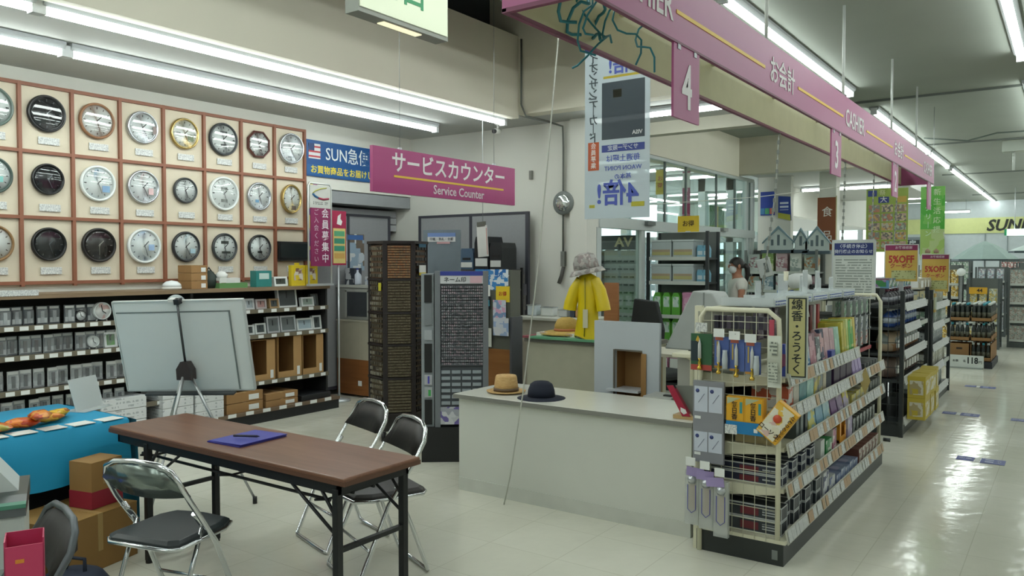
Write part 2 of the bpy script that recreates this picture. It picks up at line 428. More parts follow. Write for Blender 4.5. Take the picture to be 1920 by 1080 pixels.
def clock(name, col, row, rim, face, r, label, hands='#222222', kind='round', depth=0.045, lcd=(), patch=None, squash=1.0, tilt=0.0, dz=0.02, marks='#2b2b2b', hm=(1, 27), dy=0.0):
    yc = (YS[col] + YS[col + 1]) / 2 + dy; zc = (ZS[2 - row] + ZS[3 - row]) / 2 + dz + 0.03
    t = thing(name, label, 'clock', (-7.08, yc, zc), R(tilt), 'wall clocks on the display board')
    Ms = RYX @ Matrix.Diagonal((squash, 1, 1, 1))
    n = 8 if kind == 'octagon' else 40
    if kind == 'octagon': Ms = RYX @ Matrix.Rotation(R(22.5), 4, 'Z')
    d = depth
    obj('case', MB().lathe([(r * 0.93, 0), (r, d * 0.35), (r, d * 0.75), (r * 0.955, d), (r * 0.88, d * 0.93), (r * 0.87, d * 0.6)], n, Ms, kind != 'octagon'), rim, t)
    obj('dial', MB().lathe([(r * 0.885, d * 0.55), (r * 0.885, d * 0.62)], n, Ms), face, t)
    mk = MB(); hx = d * 0.62
    dark = hands
    for k in range(12):
        a = PI / 2 - k * PI / 6
        Mk = Ms @ Matrix.Rotation(a, 4, 'Z')
        mk.cbox(r * 0.71, 0, hx + 0.001, r * (0.13 if k % 3 == 0 else 0.1), r * (0.055 if k % 3 == 0 else 0.04), 0.002, Mk)
    obj('hour_mark', mk, C(marks, 0.5, grain=0), t)['kind'] = 'stuff'
    h, m = hm
    for nm, ang, ln, wd, off in (('hour_hand', (h + m / 60) * 30, 0.45, 0.05, 0.003), ('minute_hand', m * 6, 0.66, 0.035, 0.006)):
        Mk = RYX @ Matrix.Rotation(PI / 2 - R(ang), 4, 'Z')
        obj(nm, MB().cbox(r * (ln / 2 - 0.08), 0, hx + off, r * ln, r * wd, 0.002, Mk), C(dark, 0.5, grain=0), t)
    for (lx, lz, w, hh) in lcd:
        o = obj('date_window', MB().cbox(lx * r, lz * r, hx + 0.002, w * r, hh * r, 0.002, RYX), LCD, t)
    if patch:
        obj('dial_sticker', MB().cbox(patch[0] * r, patch[1] * r, d * 0.93, patch[2] * r, patch[3] * r, 0.002, RYX), C(patch[4], 0.4), t)
    obj('glass', MB().lathe([(r * 0.87 * q / 7, d * (1.0 - .12 * (q / 7) ** 2)) for q in range(7, -1, -1)], n if n == 8 else 56, Ms), GLASS, t)
    return t
S1 = C('#b9bdc2', 0.25, 0.8, grain=0); S2 = C('#34383a', 0.35); GOLD = C('#b8a067', 0.25, 0.8, grain=0)
BR = C('#8d6547', 0.45); WH = C('#dce1df', 0.3, grain=0); RED = C('#572d26', 0.4)
FB_ = C('#232527', 0.2, grain=0); FBR = C('#2b2523', 0.25, grain=0)
ROW = ('top', 'middle', 'bottom')
CL = [
 (0, 0, C('#5a6a63', .3), FACEW, .165, 'white dial clock with dull green rim beside black clock in top row', {}),
 (1, 0, C('#1c1d1f', .3), FB_, .155, 'black round clock with black dial in the top row', dict(hands='#9aa0a4', marks='#5f6468')),
 (2, 0, BR, FACEW, .158, 'white dial clock in light brown wooden rim, top row', dict(marks='#222222')),
 (3, 0, S1, FACEW, .15, 'silver rimmed white clock with small picture sticker, top row', dict(patch=(.72, -.1, .2, .5, '#7b6a66'))),
 (4, 0, GOLD, FACEW, .15, 'thin gold rimmed white clock with green sticker, top row', dict(lcd=((-.45, 0, .3, .1),), patch=(.35, -.25, .42, .45, '#5f6b45'))),
 (5, 0, S2, FACEW, .165, 'dark grey rimmed white clock with two display windows, top row', dict(lcd=((0, .42, .5, .14), (0, -.35, .4, .1)))),
 (6, 0, RED, FACEW, .15, 'octagonal clock with dark red-brown wooden rim', dict(kind='octagon')),
 (7, 0, S1, FACEW, .168, 'thick silver oval clock hanging at the outer end of top row', dict(depth=.09, squash=.86, tilt=-14, lcd=((0, -.55, .45, .12),))),
 (0, 1, C('#3e4f49', .35), FACEW, .15, 'white dial clock with dark green rim, middle row', dict(patch=(.3, -.2, .35, .3, '#7fc2bb'))),
 (1, 1, C('#17181a', .2), FB_, .132, 'small glossy black clock with black dial in the middle row', dict(hands='#70767c', marks='#3d4145')),
 (2, 1, WH, FACEW, .158, 'large all-white clock with blue sticker, middle row', dict(patch=(.4, -.3, .42, .36, '#7fa3c4'))),
 (3, 1, S1, FACEW, .155, 'silver rimmed white clock with pale pink sticker, middle row', dict(patch=(.42, -.25, .3, .38, '#d8b8b8'))),
 (4, 1, S2, FACEW, .125, 'smallest clock of middle row, dark rim around white dial', {}),
 (5, 1, WH, FACEW, .172, 'large white clock with two black display windows, middle row', dict(lcd=((0, .27, .42, .2), (0, -.42, .42, .18)))),
 (6, 1, S1, FACEW, .148, 'silver rimmed white clock with small blue mark, middle row', dict(patch=(-.25, -.35, .3, .2, '#6f9cc0'))),
 (7, 1, GOLD, FACEW, .16, 'gold rimmed oval clock at outer end of middle row', dict(squash=.82, depth=.06, patch=(.1, -.62, .35, .3, '#5b5048'))),
 (0, 2, C('#8a6a45', .4), FACEW, .15, 'white dial clock with wooden rim, bottom row by shelf end', {}),
 (1, 2, C('#141516', .3), FB_, .142, 'black clock with plain black dial in the bottom row', dict(hands='#4c5156', marks='#3d4145')),
 (2, 2, C('#1f1c1b', .35), FBR, .152, 'dark brown-black clock with pale hands in the bottom row', dict(hands='#9c968c', marks='#5d5751', hm=(1, 30))),
 (3, 2, WH, FACEW, .162, 'large white clock with pale blue star sticker, bottom row', dict(patch=(.38, -.08, .34, .34, '#9db7d8'))),
 (4, 2, C('#26292b', .3), FACEW, .148, 'black rimmed white clock with blue tag, bottom row', dict(patch=(.42, -.28, .36, .3, '#a3bdc9'))),
 (5, 2, S2, FACEW, .145, 'black and silver rimmed clock with long display window, bottom row', dict(lcd=((0, .35, .6, .2), (.1, -.35, .7, .16)))),
 (6, 2, C('#1f2123', .3), FACEW, .142, 'black rimmed clock with small date window, bottom row', dict(lcd=((0, -.3, .4, .16),))),
]
TAG = fineprint('#d3d5d2', '#7d8188', 150, 2, .45)
def price_card(y, z, w, label, x=-7.07):
    return tag(obj('price_card', box(-0.001, 0.004, -w / 2, w / 2, -0.03, 0.03), TAG, None, (x, y, z)), label, 'price card', 'price cards under the clocks')
for (c, r, rim, face, rad, lab, kw) in CL:
    clock('wall_clock', c, r, rim, face, rad, lab, hm=kw.pop('hm', random.choice([(1, 27), (1, 28), (1, 26)])), **kw)
    yc = (YS[c] + YS[c + 1]) / 2
    price_card(yc + 0.02, ZS[2 - r] + (0.085 if r == 1 else 0.1), 0.17, 'price card under ' + ' '.join(lab.split(',')[0].split(' in the ')[0].split(' hanging')[0].split(' at outer')[0].split(' beside')[0].split()[:8]) + ', %s row' % ROW[r])
dg_ = thing('digital_wall_clock', 'flat black rectangular digital clock in bottom outer corner of the board', 'clock', (-7.08, 5.79, 1.73), 0, 'wall clocks on the display board')
obj('case', box(0, 0.035, -0.21, 0.21, -0.1, 0.1), C('#17191a', .35), dg_, bev=.006)
obj('display', box(0.035, 0.038, -0.185, 0.185, -0.078, 0.078), C('#22292a', .15), dg_)
obj('stand_lip', box(0.0, 0.05, -0.21, 0.21, -0.112, -0.1), C('#2a2c2d', .4), dg_)
price_card(5.79, 1.53, 0.17, 'small white price card under the black rectangular digital clock')

# ---------------------------------------------------------------- shelf unit below the clocks
SHW = C('#6d5b49', 0.5)
su = thing('clock_shelf_unit', 'long dark shelving under the clock board with wooden top', 'shelf', (-7.1, 0, 0))
obj('back_panel', box(0.0, 0.02, 1.0, 5.95, 0.1, 1.34), C('#33332f', 0.7), su)
obj('worktop', box(0, 0.45, 1.0, 5.95, 1.315, 1.35), wood('#7a6650', '#8d785e', .4, 2, (12, 1, 12)), su)
obj('base_plinth', box(0, 0.5, 1.0, 6.02, 0, 0.1), C('#202224', 0.5), su)
obj('base_shelf', box(0, 0.52, 1.0, 6.02, 0.1, 0.13), SHW, su)
RAIL = C('#6d6656', 0.45)
def shelf_row(y0, y1, z, depth, nt, tagc='#cfd3d0'):
    s = obj('shelf_board', box(0, depth, y0, y1, z - 0.03, z), C('#3a3a38', 0.5), su)
    obj('price_rail', box(depth, depth + 0.012, y0, y1, z - 0.035, z + 0.008), RAIL, s)
    for k in range(nt):
        y = y0 + (k + 0.5) * (y1 - y0) / nt
        obj('price_tag', box(depth + 0.012, depth + 0.015, y - 0.032, y + 0.032, z - 0.03, z + 0.002), PAPER, s)
for z in (1.10, 0.87, 0.60): shelf_row(1.6, 4.3, z, 0.43, 25)
shelf_row(1.6, 4.3, 0.36, 0.43, 12)
for z in (1.125, 0.87, 0.40): shelf_row(4.32, 5.93, z, 0.43, 10)
for y in (4.31, 5.94, 1.0):
    obj('upright', box(0, 0.4, y - 0.012, y + 0.012, 0.1, 1.32), C('#2b2c2c', 0.5), su)
for k in range(9): obj('price_tag', box(0.52, 0.524, 4.2 + k * .2, 4.29 + k * .2, 0.105, 0.14), PAPER, su)

def put(name, mb, mat, x, y, z, rz, label, cat, group=None, bev=0):
    return tag(obj(name, mb, mat, None, (x, y, z), (0, 0, rz), bev), label, cat, group)
# watch bands in clear packs, shelf by shelf
PK = clear('#c9cfcf', 0.72, 0.12)
def make_pack(label, group, w=0.085, h=0.15, card='#b4b8b8', bandc='#3b3936'):
    t = thing('watch_band_pack', label, 'pack', group=group)
    obj('backing_card', box(-0.004, 0, -w / 2, w / 2, 0, h), C(card, .5), t)
    obj('clear_cover', box(0, 0.022, -w / 2 + .006, w / 2 - .006, 0.012, h - .03), PK, t, bev=.005)
    obj('band', box(0.003, 0.014, -0.013, 0.013, 0.02, h - .04), C(bandc, .5), t)
    obj('white_slip', box(0.001, 0.004, -w / 2 + .008, w / 2 - .008, 0.012, h * .35), C('#d0d4d4', .5), t)
    obj('header', box(0.0005, 0.0015, -w / 2 + .008, w / 2 - .008, h - .026, h - .006), PAPER, t)
    return t
for si, (z, nm, y0, n, pitch) in enumerate(((1.10, 'top', 2.55, 11, .098), (0.87, 'second', 2.55, 14, .086), (0.60, 'third', 2.6, 13, .098), (0.36, 'fourth', 2.55, 12, .1))):
    g = 'watch band packs on the %s clock shelf' % nm
    lab = 'clear pack with a watch band standing on the %s shelf under clocks' % nm
    src = make_pack(lab, g, card=('#5b6064', '#8f9496', '#c3c7c7', '#b0b5b6')[si], bandc=('#b9bec0', '#55504c', '#2d2d30', '#23262c')[si])
    CH[src.name] = kids(src)
    for k in range(n):
        x, y = -7.1 + 0.3 + random.uniform(-.02, .05), y0 + k * pitch
        if k == 0: src.location = (x, y, z); src.rotation_euler = (0, 0, R(random.uniform(-8, 8)))
        else: dup(src, (x, y, z), R(random.uniform(-10, 10)))
# little things standing near the end of these shelves
def round_alarm(x, y, z, r, rim, face, label, rz=0):
    t = thing('alarm_clock', label, 'clock', (x, y, z), rz)
    M = Matrix.Translation((0, 0, r + .012)) @ RYX
    obj('case', MB().lathe([(r * .9, -.03), (r, -.02), (r, .02), (r * .9, .025), (r * .88, .012)], 24, M), rim, t)
    obj('dial', MB().lathe([(r * .88, .01), (r * .88, .014)], 24, M), face, t)
    for a, l in ((-35, .5), (100, .7)): obj('hand', MB().cbox(l * r / 2, 0, .017, l * r, r * .08, .002, M @ Matrix.Rotation(R(a), 4, 'Z')), BLACK, t)
    for s in (-1, 1): obj('foot', MB().tube([(0, s * r * .5, r * .25), (0, s * r * .6, 0)], .006, 6), rim, t)
    return t
round_alarm(-6.76, 3.5, 1.1, .075, WH, printed(('#d9d9d6', '#d8b7b2', '#d9d9d6'), 30), 'round white alarm clock with pinkish dial on the top shelf')
round_alarm(-6.76, 3.32, 1.1, .045, C('#2d2e30', .4), FACEW, 'small black alarm clock beside the pinkish dial one')
round_alarm(-6.76, 3.42, .87, .05, WH, FACEW, 'white twin bell style alarm clock on the second shelf')
def framed_clock(x, y, z, w, h, frame, face, label, rz=0, lean=8, inset=.018):
    t = thing('table_clock', label, 'clock', (x, y, z), rz)
    M = Matrix.Rotation(R(-lean), 4, 'Y')
    f = MB()
    for a in ((-w / 2, w / 2, 0, inset), (-w / 2, w / 2, h - inset, h), (-w / 2, -w / 2 + inset, inset, h - inset), (w / 2 - inset, w / 2, inset, h - inset)):
        f.box(-.02, .02, a[0], a[1], a[2], a[3], M)
    obj('frame', f, frame, t)
    obj('dial', box(-.018, .006, -w / 2 + inset * .8, w / 2 - inset * .8, inset * .8, h - inset * .8) if False else MB().box(-.018, .008, -w / 2 + inset * .8, w / 2 - inset * .8, inset * .8, h - inset * .8, M), face, t)
    obj('hand', MB().box(.009, .011, -.004, .004, h * .45, h * .78, M), BLACK, t)
    obj('stand', MB().box(-.06, -.02, -w * .3, w * .3, 0, .012), frame, t)
    return t
GREENF = C('#6f9a63', .4); GREYF = C('#747c7c', .3); BLKF = C('#4a5252', .25); BLUF = C('#a7bac2', .3)
framed_clock(-6.76, 3.57, .87, .11, .13, WH, GREENF, 'square white framed clock with green dial, second shelf')
framed_clock(-6.78, 5.47, 1.125, .25, .22, WH, BLKF, 'large white framed table clock on the top shelf end')
framed_clock(-6.76, 5.72, 1.125, .17, .1, WH, C('#9fb0a4', .3), 'low white digital clock beside the large white framed one')
framed_clock(-6.8, 5.85, 1.125, .1, .13, C('#5c625d', .4), GREYF, 'grey upright clock at the end of top shelf')
framed_clock(-6.76, 5.28, 1.125, .12, .1, C('#a98b62', .5), BLKF, 'small wooden framed clock on the top shelf')
framed_clock(-6.76, 5.12, 1.125, .13, .1, C('#b9b0b0', .5), C('#b08984', .4), 'pinkish low table clock near the whiteboard edge')
framed_clock(-6.76, 4.98, 1.125, .11, .11, C('#c9cccc', .4), C('#a9b3b7', .4), 'pale grey table clock half hidden by whiteboard edge')
for k, (y, w, h, f, d) in enumerate(((4.98, .11, .1, WH, BLKF), (5.11, .13, .11, WH, BLKF), (5.27, .16, .17, ALU, GREYF), (5.46, .2, .17, ALU, GREYF), (5.68, .21, .13, WH, BLUF), (5.85, .12, .15, WH, BLKF))):
    framed_clock(-6.76, y, .87, w, h, f, d, ('white cube clock next to whiteboard edge', 'white small digital clock, second from whiteboard edge', 'silver upright radio clock', 'wide silver clock with round dial', 'wide white clock with pale blue display', 'white cube clock at the shelf end')[k] + ' on the second shelf')
# brown open cartons on the third shelf
def carton_open(x, y, z, w, d, h, label, open_front=True):
    t = thing('open_carton', label, 'box', (x, y, z))
    m = MB(); q = .006
    m.box(-d / 2, d / 2, -w / 2, -w / 2 + q, 0, h); m.box(-d / 2, d / 2, w / 2 - q, w / 2, 0, h)
    m.box(-d / 2, -d / 2 + q, -w / 2, w / 2, 0, h); m.box(-d / 2, d / 2, -w / 2, w / 2, 0, q); m.box(-d / 2, d / 2, -w / 2, w / 2, h - q, h)
    obj('carton', m, CARD, t)
    obj('front_flap', box(d / 2, d / 2 + .004, w * .15, w / 2, 0, h * .98), C('#a98556', .8), t)
    obj('front_lip', box(d / 2, d / 2 + .004, -w / 2, w * .15, 0, h * .16), C('#a98556', .8), t)
    obj('side_label', box(d / 2 + .004, d / 2 + .006, w * .3, w * .42, h * .05, h * .25), PAPER, t)
    return t
carton_open(-6.86, 5.08, .40, .3, .36, .42, 'open brown carton with dark inside, third shelf beside whiteboard')
carton_open(-6.86, 5.42, .40, .3, .36, .44, 'open brown carton in the middle of the third shelf')
carton_open(-6.86, 5.73, .40, .28, .36, .43, 'open brown carton at the end of the third shelf')
BOXB = C('#99754a', .8)
def carton(name, x, y, z, w, d, h, label, rz=0, mat=None, lab=True, group=None):
    """closed carton: w along y, d along x"""
    t = thing(name, label, 'box', (x, y, z), rz, group)
    obj('carton', box(-d / 2, d / 2, -w / 2, w / 2, 0, h), mat or BOXB, t, bev=.003)
    obj('tape', box(-d / 2 - .001, d / 2 + .001, -.02, .02, h - .0005, h + .0012), C('#b79a6c', .3), t)
    if lab: obj('label', box(d / 2, d / 2 + .002, w * .1, w * .38, h * .15, h * .7), PAPER, t)
    return t
for k in range(2):
    carton('carton', -6.83, 4.83, .131 + k * .1, .42, .4, .095, 'flat brown carton with white label on the base shelf, %s of pair by white cartons' % ('lower', 'upper')[k])
    carton('carton', -6.83, 5.28, .131 + k * .07, .4, .4, .066, 'flat brown carton in the middle of base shelf, %s of pair' % ('lower', 'upper')[k])
tag(obj('black_flat_case', box(-.2, .2, -.2, .2, 0, .06), C('#252729', .4), None, (-6.83, 5.73, .131), bev=.006), 'flat black case at the end of base shelf', 'case')
WHBOX = fineprint('#cdd0d0', '#a3a8aa', 30, 2, .4)
for c, y in enumerate((4.1, 4.42)):
    for k in range(5):
        tag(obj('white_carton', box(-.18, .18, -.15, .15, 0, .078), WHBOX, None, (-6.78, y, .131 + k * .081), bev=.003), 'flat white printed carton in the stacks beneath the whiteboard', 'box', 'white cartons stacked on the base shelf')
for k in range(3):
    tag(obj('white_carton', box(-.16, .16, -.2, .2, 0, .1), WHBOX, None, (-6.8, 3.62, .131 + k * .104), bev=.003), 'deeper white carton beside candy table, one of three stacked', 'box', 'deeper white cartons on the base shelf')
# wooden top: things standing on it
WT = 1.35
for k in range(3): carton('carton', -6.85, 4.42, WT + k * .075, .17, .22, .073, 'small brown carton with white label, %s of three on the wooden top' % ('lowest', 'middle', 'topmost')[k])
domec = thing('dome_lamp', 'white round dome lamp standing on wooden shelf top', 'lamp', (-6.78, 4.16, WT))
obj('base', MB().lathe([(.07, 0), (.085, .01), (.085, .025)], 24), WHITE, domec)
obj('dome', MB().lathe([(.085, .025), (.08, .05), (.05, .075), (0, .085)], 24), C('#dfe5e6', .15), domec)
tag(obj('grey_disc', MB().lathe([(.1, -.012), (.105, 0), (.1, .012)], 28, Matrix.Translation((0, 0, .105)) @ RYX), C('#9aa5a4', .3), None, (-6.62, 4.1, 1.101)), 'pale grey disc standing behind the whiteboard top edge', 'disc')
kn = thing('boxed_goods', 'low green and white box on wooden top beside cartons', 'box', (-6.82, 4.78, WT))
obj('green_box', box(-.1, .1, -.16, .16, 0, .05), C('#5d8a55', .5), kn)
obj('white_box', box(-.09, .09, -.15, .08, .05, .1), printed(('#cfd2cf', '#8e6a66', '#d6d8d4', '#50605a'), 12), kn)
bl = thing('black_helmet_bag', 'dark green-black rounded bag between cartons and green box', 'bag', (-6.86, 4.6, WT))
obj('bag_body', MB().lathe([(.07, 0), (.085, .04), (.075, .11), (.04, .16), (0, .175)], 16), C('#22302a', .6), bl)
obj('handle', MB().tube([(.0, -.03, .16), (.0, 0, .2), (.0, .03, .16)], .008, 6), BLACK, bl)
obj('white_pouch', MB().lathe([(.05, .0), (.06, .03), (.03, .06), (0, .065)], 12, Matrix.Translation((.06, .1, .1))), PAPER, bl)
tl = thing('teal_box', 'teal printed box standing on the wooden top', 'box', (-6.8, 5.16, WT))
obj('carton', box(-.05, .05, -.095, .095, 0, .165), C('#2f7f7b', .4), tl, bev=.003)
obj('printed_panel', box(.05, .052, -.06, .06, .08, .14), C('#b9d0cb', .4), tl)
dc = framed_clock(-6.8, 5.4, WT, .17, .1, WH, LCD, 'low white digital clock on wooden top beside yellow packs', inset=.02)
for k, y in enumerate((5.62, 5.8)):
    yb = thing('yellow_pack', ('yellow picture pack next to the digital clock', 'yellow picture pack at the end of wooden top')[k], 'pack', (-6.8, y, WT), R(-6 + 10 * k), 'yellow packs on the wooden top')
    obj('pack_body', box(-.03, .03, -.085, .085, 0, .22), C('#d9c12c', .4), yb, bev=.003)
    obj('picture', box(.03, .032, -.055, .055, .06, .19), printed(('#c9b9a6', '#d9c12c', '#8c6a58', '#d8d2c4'), 24), yb)
    obj('hang_tab', box(-.002, .002, -.03, .03, .22, .245), C('#d9c12c', .4), yb)
tag(obj('counter_price_strip', box(0, .004, -.35, .35, -.01, .035), TAG, None, (-6.65, 2.6, WT), bev=.001), 'long white price strip along the wooden top edge', 'price strip')
# display stand rail at the shelf's end with clear holder and vertical signs
cs = thing('membership_sign', 'tall purple vertical sign with white lettering and grey logo head', 'sign', (-6.6, 5.77, 1.36), R(3))
obj('sign_panel', box(-.006, .006, -.135, .15, .2, .82), C('#7d2350', .45), cs)
obj('sign_head', box(-.007, .008, -.15, .15, .82, 1.06), C('#b2b4ae', .45), cs)
obj('head_frame', MB().tube([(0, -.165, .0), (0, -.165, 1.05), (0, -.14, 1.08), (0, .14, 1.08), (0, .165, 1.05), (0, .165, 0)], .01, 8), C('#c7cac8', .3, .4), cs)
obj('logo_arc', MB().tube([(.01, -.11, .97), (.01, -.07, 1.0), (.01, 0, 1.025), (.01, .09, 1.04)], .007, 6), C('#9a9a4a', .5), cs)
obj('logo_arc', MB().tube([(.01, -.11, .97), (.01, -.08, .945), (.01, -.04, .93)], .013, 6), C('#2b5f8d', .5), cs)
obj('logo_arc', MB().tube([(.01, -.03, .925), (.01, .04, .915), (.01, .12, .925)], .011, 6), C('#8d2a44', .5), cs)
obj('head_label', box(.008, .01, -.1, .11, .85, .89), fineprint('#b2b4ae', '#5a5c5a', 60, 2, .5), cs)
for k, ch in enumerate('会員募集中'): text(ch, .105, '#cfc6cc', cs, (.008, .07, .76 - k * .12), FX, .012)
for k, ch in enumerate('ご入会ください'): text(ch, .07, '#b9a0ae', cs, (.008, -.06, .77 - k * .083), FX)
obj('clip_foot', box(-.03, .03, -.17, .17, -.01, .012), ALU, cs)
ps = thing('coupon_sign', 'narrow crimson and yellow sign with green bars beside purple sign', 'sign', (-6.9, 6.31, 1.57), R(3))
obj('sign_panel', box(-.005, .005, -.11, .115, 0, .62), C('#a02a4c', .45), ps)
obj('cream_field', box(.005, .007, -.095, .1, .02, .42), C('#d0bd77', .5), ps)
for k in range(4): obj('bar', box(.007, .009, -.08, .085, .075 + k * .085, .135 + k * .085), C(('#c9a05a', '#3f8a72', '#3f8a72', '#5aa077')[k], .5), ps)
obj('emblem', MB().prism([(-.035, .47), (.03, .455), (.05, .5), (.02, .53), (.03, .59), (-.02, .56)], 0, .004, Matrix.Translation((.005, 0, 0)) @ Matrix(((0, 1, 0, 0), (1, 0, 0, 0), (0, 0, 1, 0), (0, 0, 0, 1)))), PAPER, ps)
obj('stand_pole', MB().tube([(-.01, 0, -1.57), (-.01, 0, 0)], .012, 6), ALU, ps)
obj('stand_foot', MB().lathe([(.12, -1.57), (.12, -1.55), (.02, -1.53)], 16), ALU, ps)
ey = thing('yellow_strip_sign', 'thin yellow and violet strip sign beside the clock board end', 'sign', (-7.02, 6.0, 1.55))
obj('sign_panel', box(0, .004, -.02, .1, 0, .95), printed(('#c7b44a', '#6d4b7d', '#c9b868', '#9a5f86'), 8), ey)
obj('sign_edge', box(-.003, 0, -.025, .105, -.005, .955), ALU, ey)

# blue delivery banner on the wall above
bb = thing('delivery_banner', 'blue wall banner with white lettering and yellow line of text', 'banner', (-7.09, 6.0, 2.58))
obj('banner_panel', box(0, .012, 0, 1.5, 0, .41), C('#17508c', .45), bb)
obj('yellow_band', box(.012, .014, 0, 1.5, .02, .13), C('#205a94', .45), bb)
text('SUN急便', .2, '#dfe6e8', bb, (.018, .62, .265), FX, .006, sx=.88)
text('お買物商品をお届けします', .098, '#e8d23a', bb, (.016, .64, .075), FX, .014)
obj('flag_picture', box(.013, .015, .03, .2, .2, .37), C('#d5d8d9', .5), bb)
for k in range(3): obj('flag_stripe', box(.015, .016, .03, .2, .215 + k * .055, .235 + k * .055), C('#b8434b', .5), bb)
obj('flag_canton', box(.016, .017, .03, .11, .29, .37), C('#24406f', .5), bb)
# ---------------------------------------------------------------- whiteboard on a tripod easel
BM = Matrix.Translation((-4.815, 3.035, 1.044)) @ Euler((R(13.04), R(-1.54), 0)).to_matrix().to_4x4()
wb = thing('easel_whiteboard', 'grey-backed display board on a metal tripod easel behind wooden table', 'easel', (-4.815, 3.035, 0), R(29.7))
BT = Matrix.Translation((0, 0, 1.044)) @ Matrix.Rotation(R(13.04), 4, 'X') @ Matrix.Rotation(R(-1.54), 4, 'Y')
BK = C('#d3d9d8', .5, grain=.02)
obj('board', MB().box(-.45, .45, .0, .02, -.314, .314, BT), BK, wb)
obj('backing_sheet', MB().box(-.43, .345, -.006, 0, -.305, .235, BT), C('#ccd3d3', .5, grain=.02), wb)
obj('sheet_edge', MB().box(.345, .353, -.008, .0, -.305, .243, BT).box(-.43, .353, -.008, .0, .235, .243, BT), C('#6f7777', .5), wb)
fr = MB()
for a in ((-.45, .45, .306, .316), (-.45, .45, -.316, -.306), (-.452, -.444, -.31, .31), (.444, .452, -.31, .31)): fr.box(a[0], a[1], -.004, .024, a[2], a[3], BT)
obj('board_edge', fr, C('#c5cac9', .4, .3), wb)
top = BT @ Vector((.0, -.02, .33)); hub = BT @ Vector((.02, -.05, -.12))
obj('mast', MB().tube([BT @ Vector((.02, -.03, .34)), hub], .008, 8), C('#4d4f50', .35, .7), wb)
obj('top_clamp', MB().cbox(.02, -.02, .315, .035, .05, .035, BT), BLACK, wb)
obj('top_clip', MB().cbox(-.02, .0, .32, .05, .05, .02, BT), C('#d8d8d4', .4), wb)
obj('hub', MB().prism([(hub.x - .045, hub.z - .09), (hub.x + .055, hub.z - .09), (hub.x + .05, hub.z - .02), (hub.x + .02, hub.z + .03), (hub.x - .02, hub.z + .03), (hub.x - .05, hub.z - .02)], hub.y - .035, hub.y + .035), C('#2e2423', .45), wb)
for (u, n) in ((.47, .02), (-.06, -.33), (-.42, .3)):
    f = Vector((u, n, .0)); s = hub + Vector((u * .08, n * .08, -.07)); m = s.lerp(f, .55)
    obj('leg', MB().tube([s, m], .011, 8), C('#b8bbbb', .3, .8), wb)
    obj('leg_lower', MB().tube([m, f + Vector((0, 0, .03))], .0085, 8), C('#9c9fa0', .3, .8), wb)
    obj('rubber_foot', MB().tube([f + Vector((0, 0, .045)), f], .015, 8), BLACK, wb)
obj('tray', MB().box(-.3, .32, -.05, .0, -.33, -.318, BT), C('#3c3f40', .5), wb)

# ---------------------------------------------------------------- folding table with wooden top
tb = thing('folding_table', 'long folding table with brown wooden top and black steel frame', 'table', (-3.4, 2.51, 0))
obj('tabletop', box(-.935, .935, -.235, .235, .668, .698), wood('#6a4634', '#7d5742', .32, 2.2, (1.2, 14, 14)), tb, bev=.006)
obj('top_edge', box(-.937, .937, -.237, .237, .664, .684), C('#5c3d2c', .5), tb)
FRM = C('#1e2022', .4, .3)
obj('apron', MB().box(-.88, .88, -.215, -.2, .615, .664).box(-.88, .88, .2, .215, .615, .664).box(-.88, -.865, -.215, .215, .615, .664).box(.865, .88, -.215, .215, .615, .664), FRM, tb)
for x in (-.6, .86):
    for y in (-.205, .2):
        obj('leg', box(x - .017, x + .017, y - .017, y + .017, 0.012, .64), FRM, tb, bev=.004)
        obj('leg_glide', MB().lathe([(.02, 0), (.02, .012), (.017, .018)], 10, Matrix.Translation((x, y, 0))), C('#0e0f10', .5), tb)
    obj('leg_bar', box(x - .012, x + .012, -.19, .185, .09, .115), FRM, tb)
    obj('leg_bar', box(x - .012, x + .012, -.19, .185, .36, .38), FRM, tb)
    s = -1 if x > 0 else 1
    for y in (-.205, .2):
        obj('brace', MB().tube([(x + s * .015, y, .44), (x + s * .16, y, .53), (x + s * .3, y, .62)], .008, 6), FRM, tb)
        obj('brace', MB().tube([(x, y, .5), (x + s * .1, y, .62)], .008, 6), FRM, tb)
for y in (-.12, .02, .15): obj('shelf_rail', MB().tube([(-.8, y, .545), (.72, y, .545)], .008, 8), FRM, tb)
for x in (-.7, 0, .7): obj('shelf_cross_rail', MB().tube([(x, -.19, .56), (x, -.12, .545), (x, .15, .545), (x, .19, .56)], .006, 6), FRM, tb)
fo = thing('blue_folder', 'blue-violet plastic folder lying open on the wooden table', 'folder', (-3.43, 2.51, .6985), R(4))
obj('cover', MB().box(-.12, .12, -.15, .15, 0, .006), C('#2f2f86', .4), fo)
obj('upper_flap', MB().box(-.115, .125, -.145, .15, .007, .011, Matrix.Rotation(R(-1.2), 4, 'Y')), C('#38389a', .35), fo)
tag(obj('black_pen', MB().tube([(-.06, -.03, .012), (.05, .03, .012)], [.006, .006], 8).tube([(.05, .03, .012), (.062, .0365, .012)], [.005, .001], 8), C('#191a2c', .4), None, (-3.4, 2.48, .7115)), 'dark pen lying on the blue folder', 'pen')

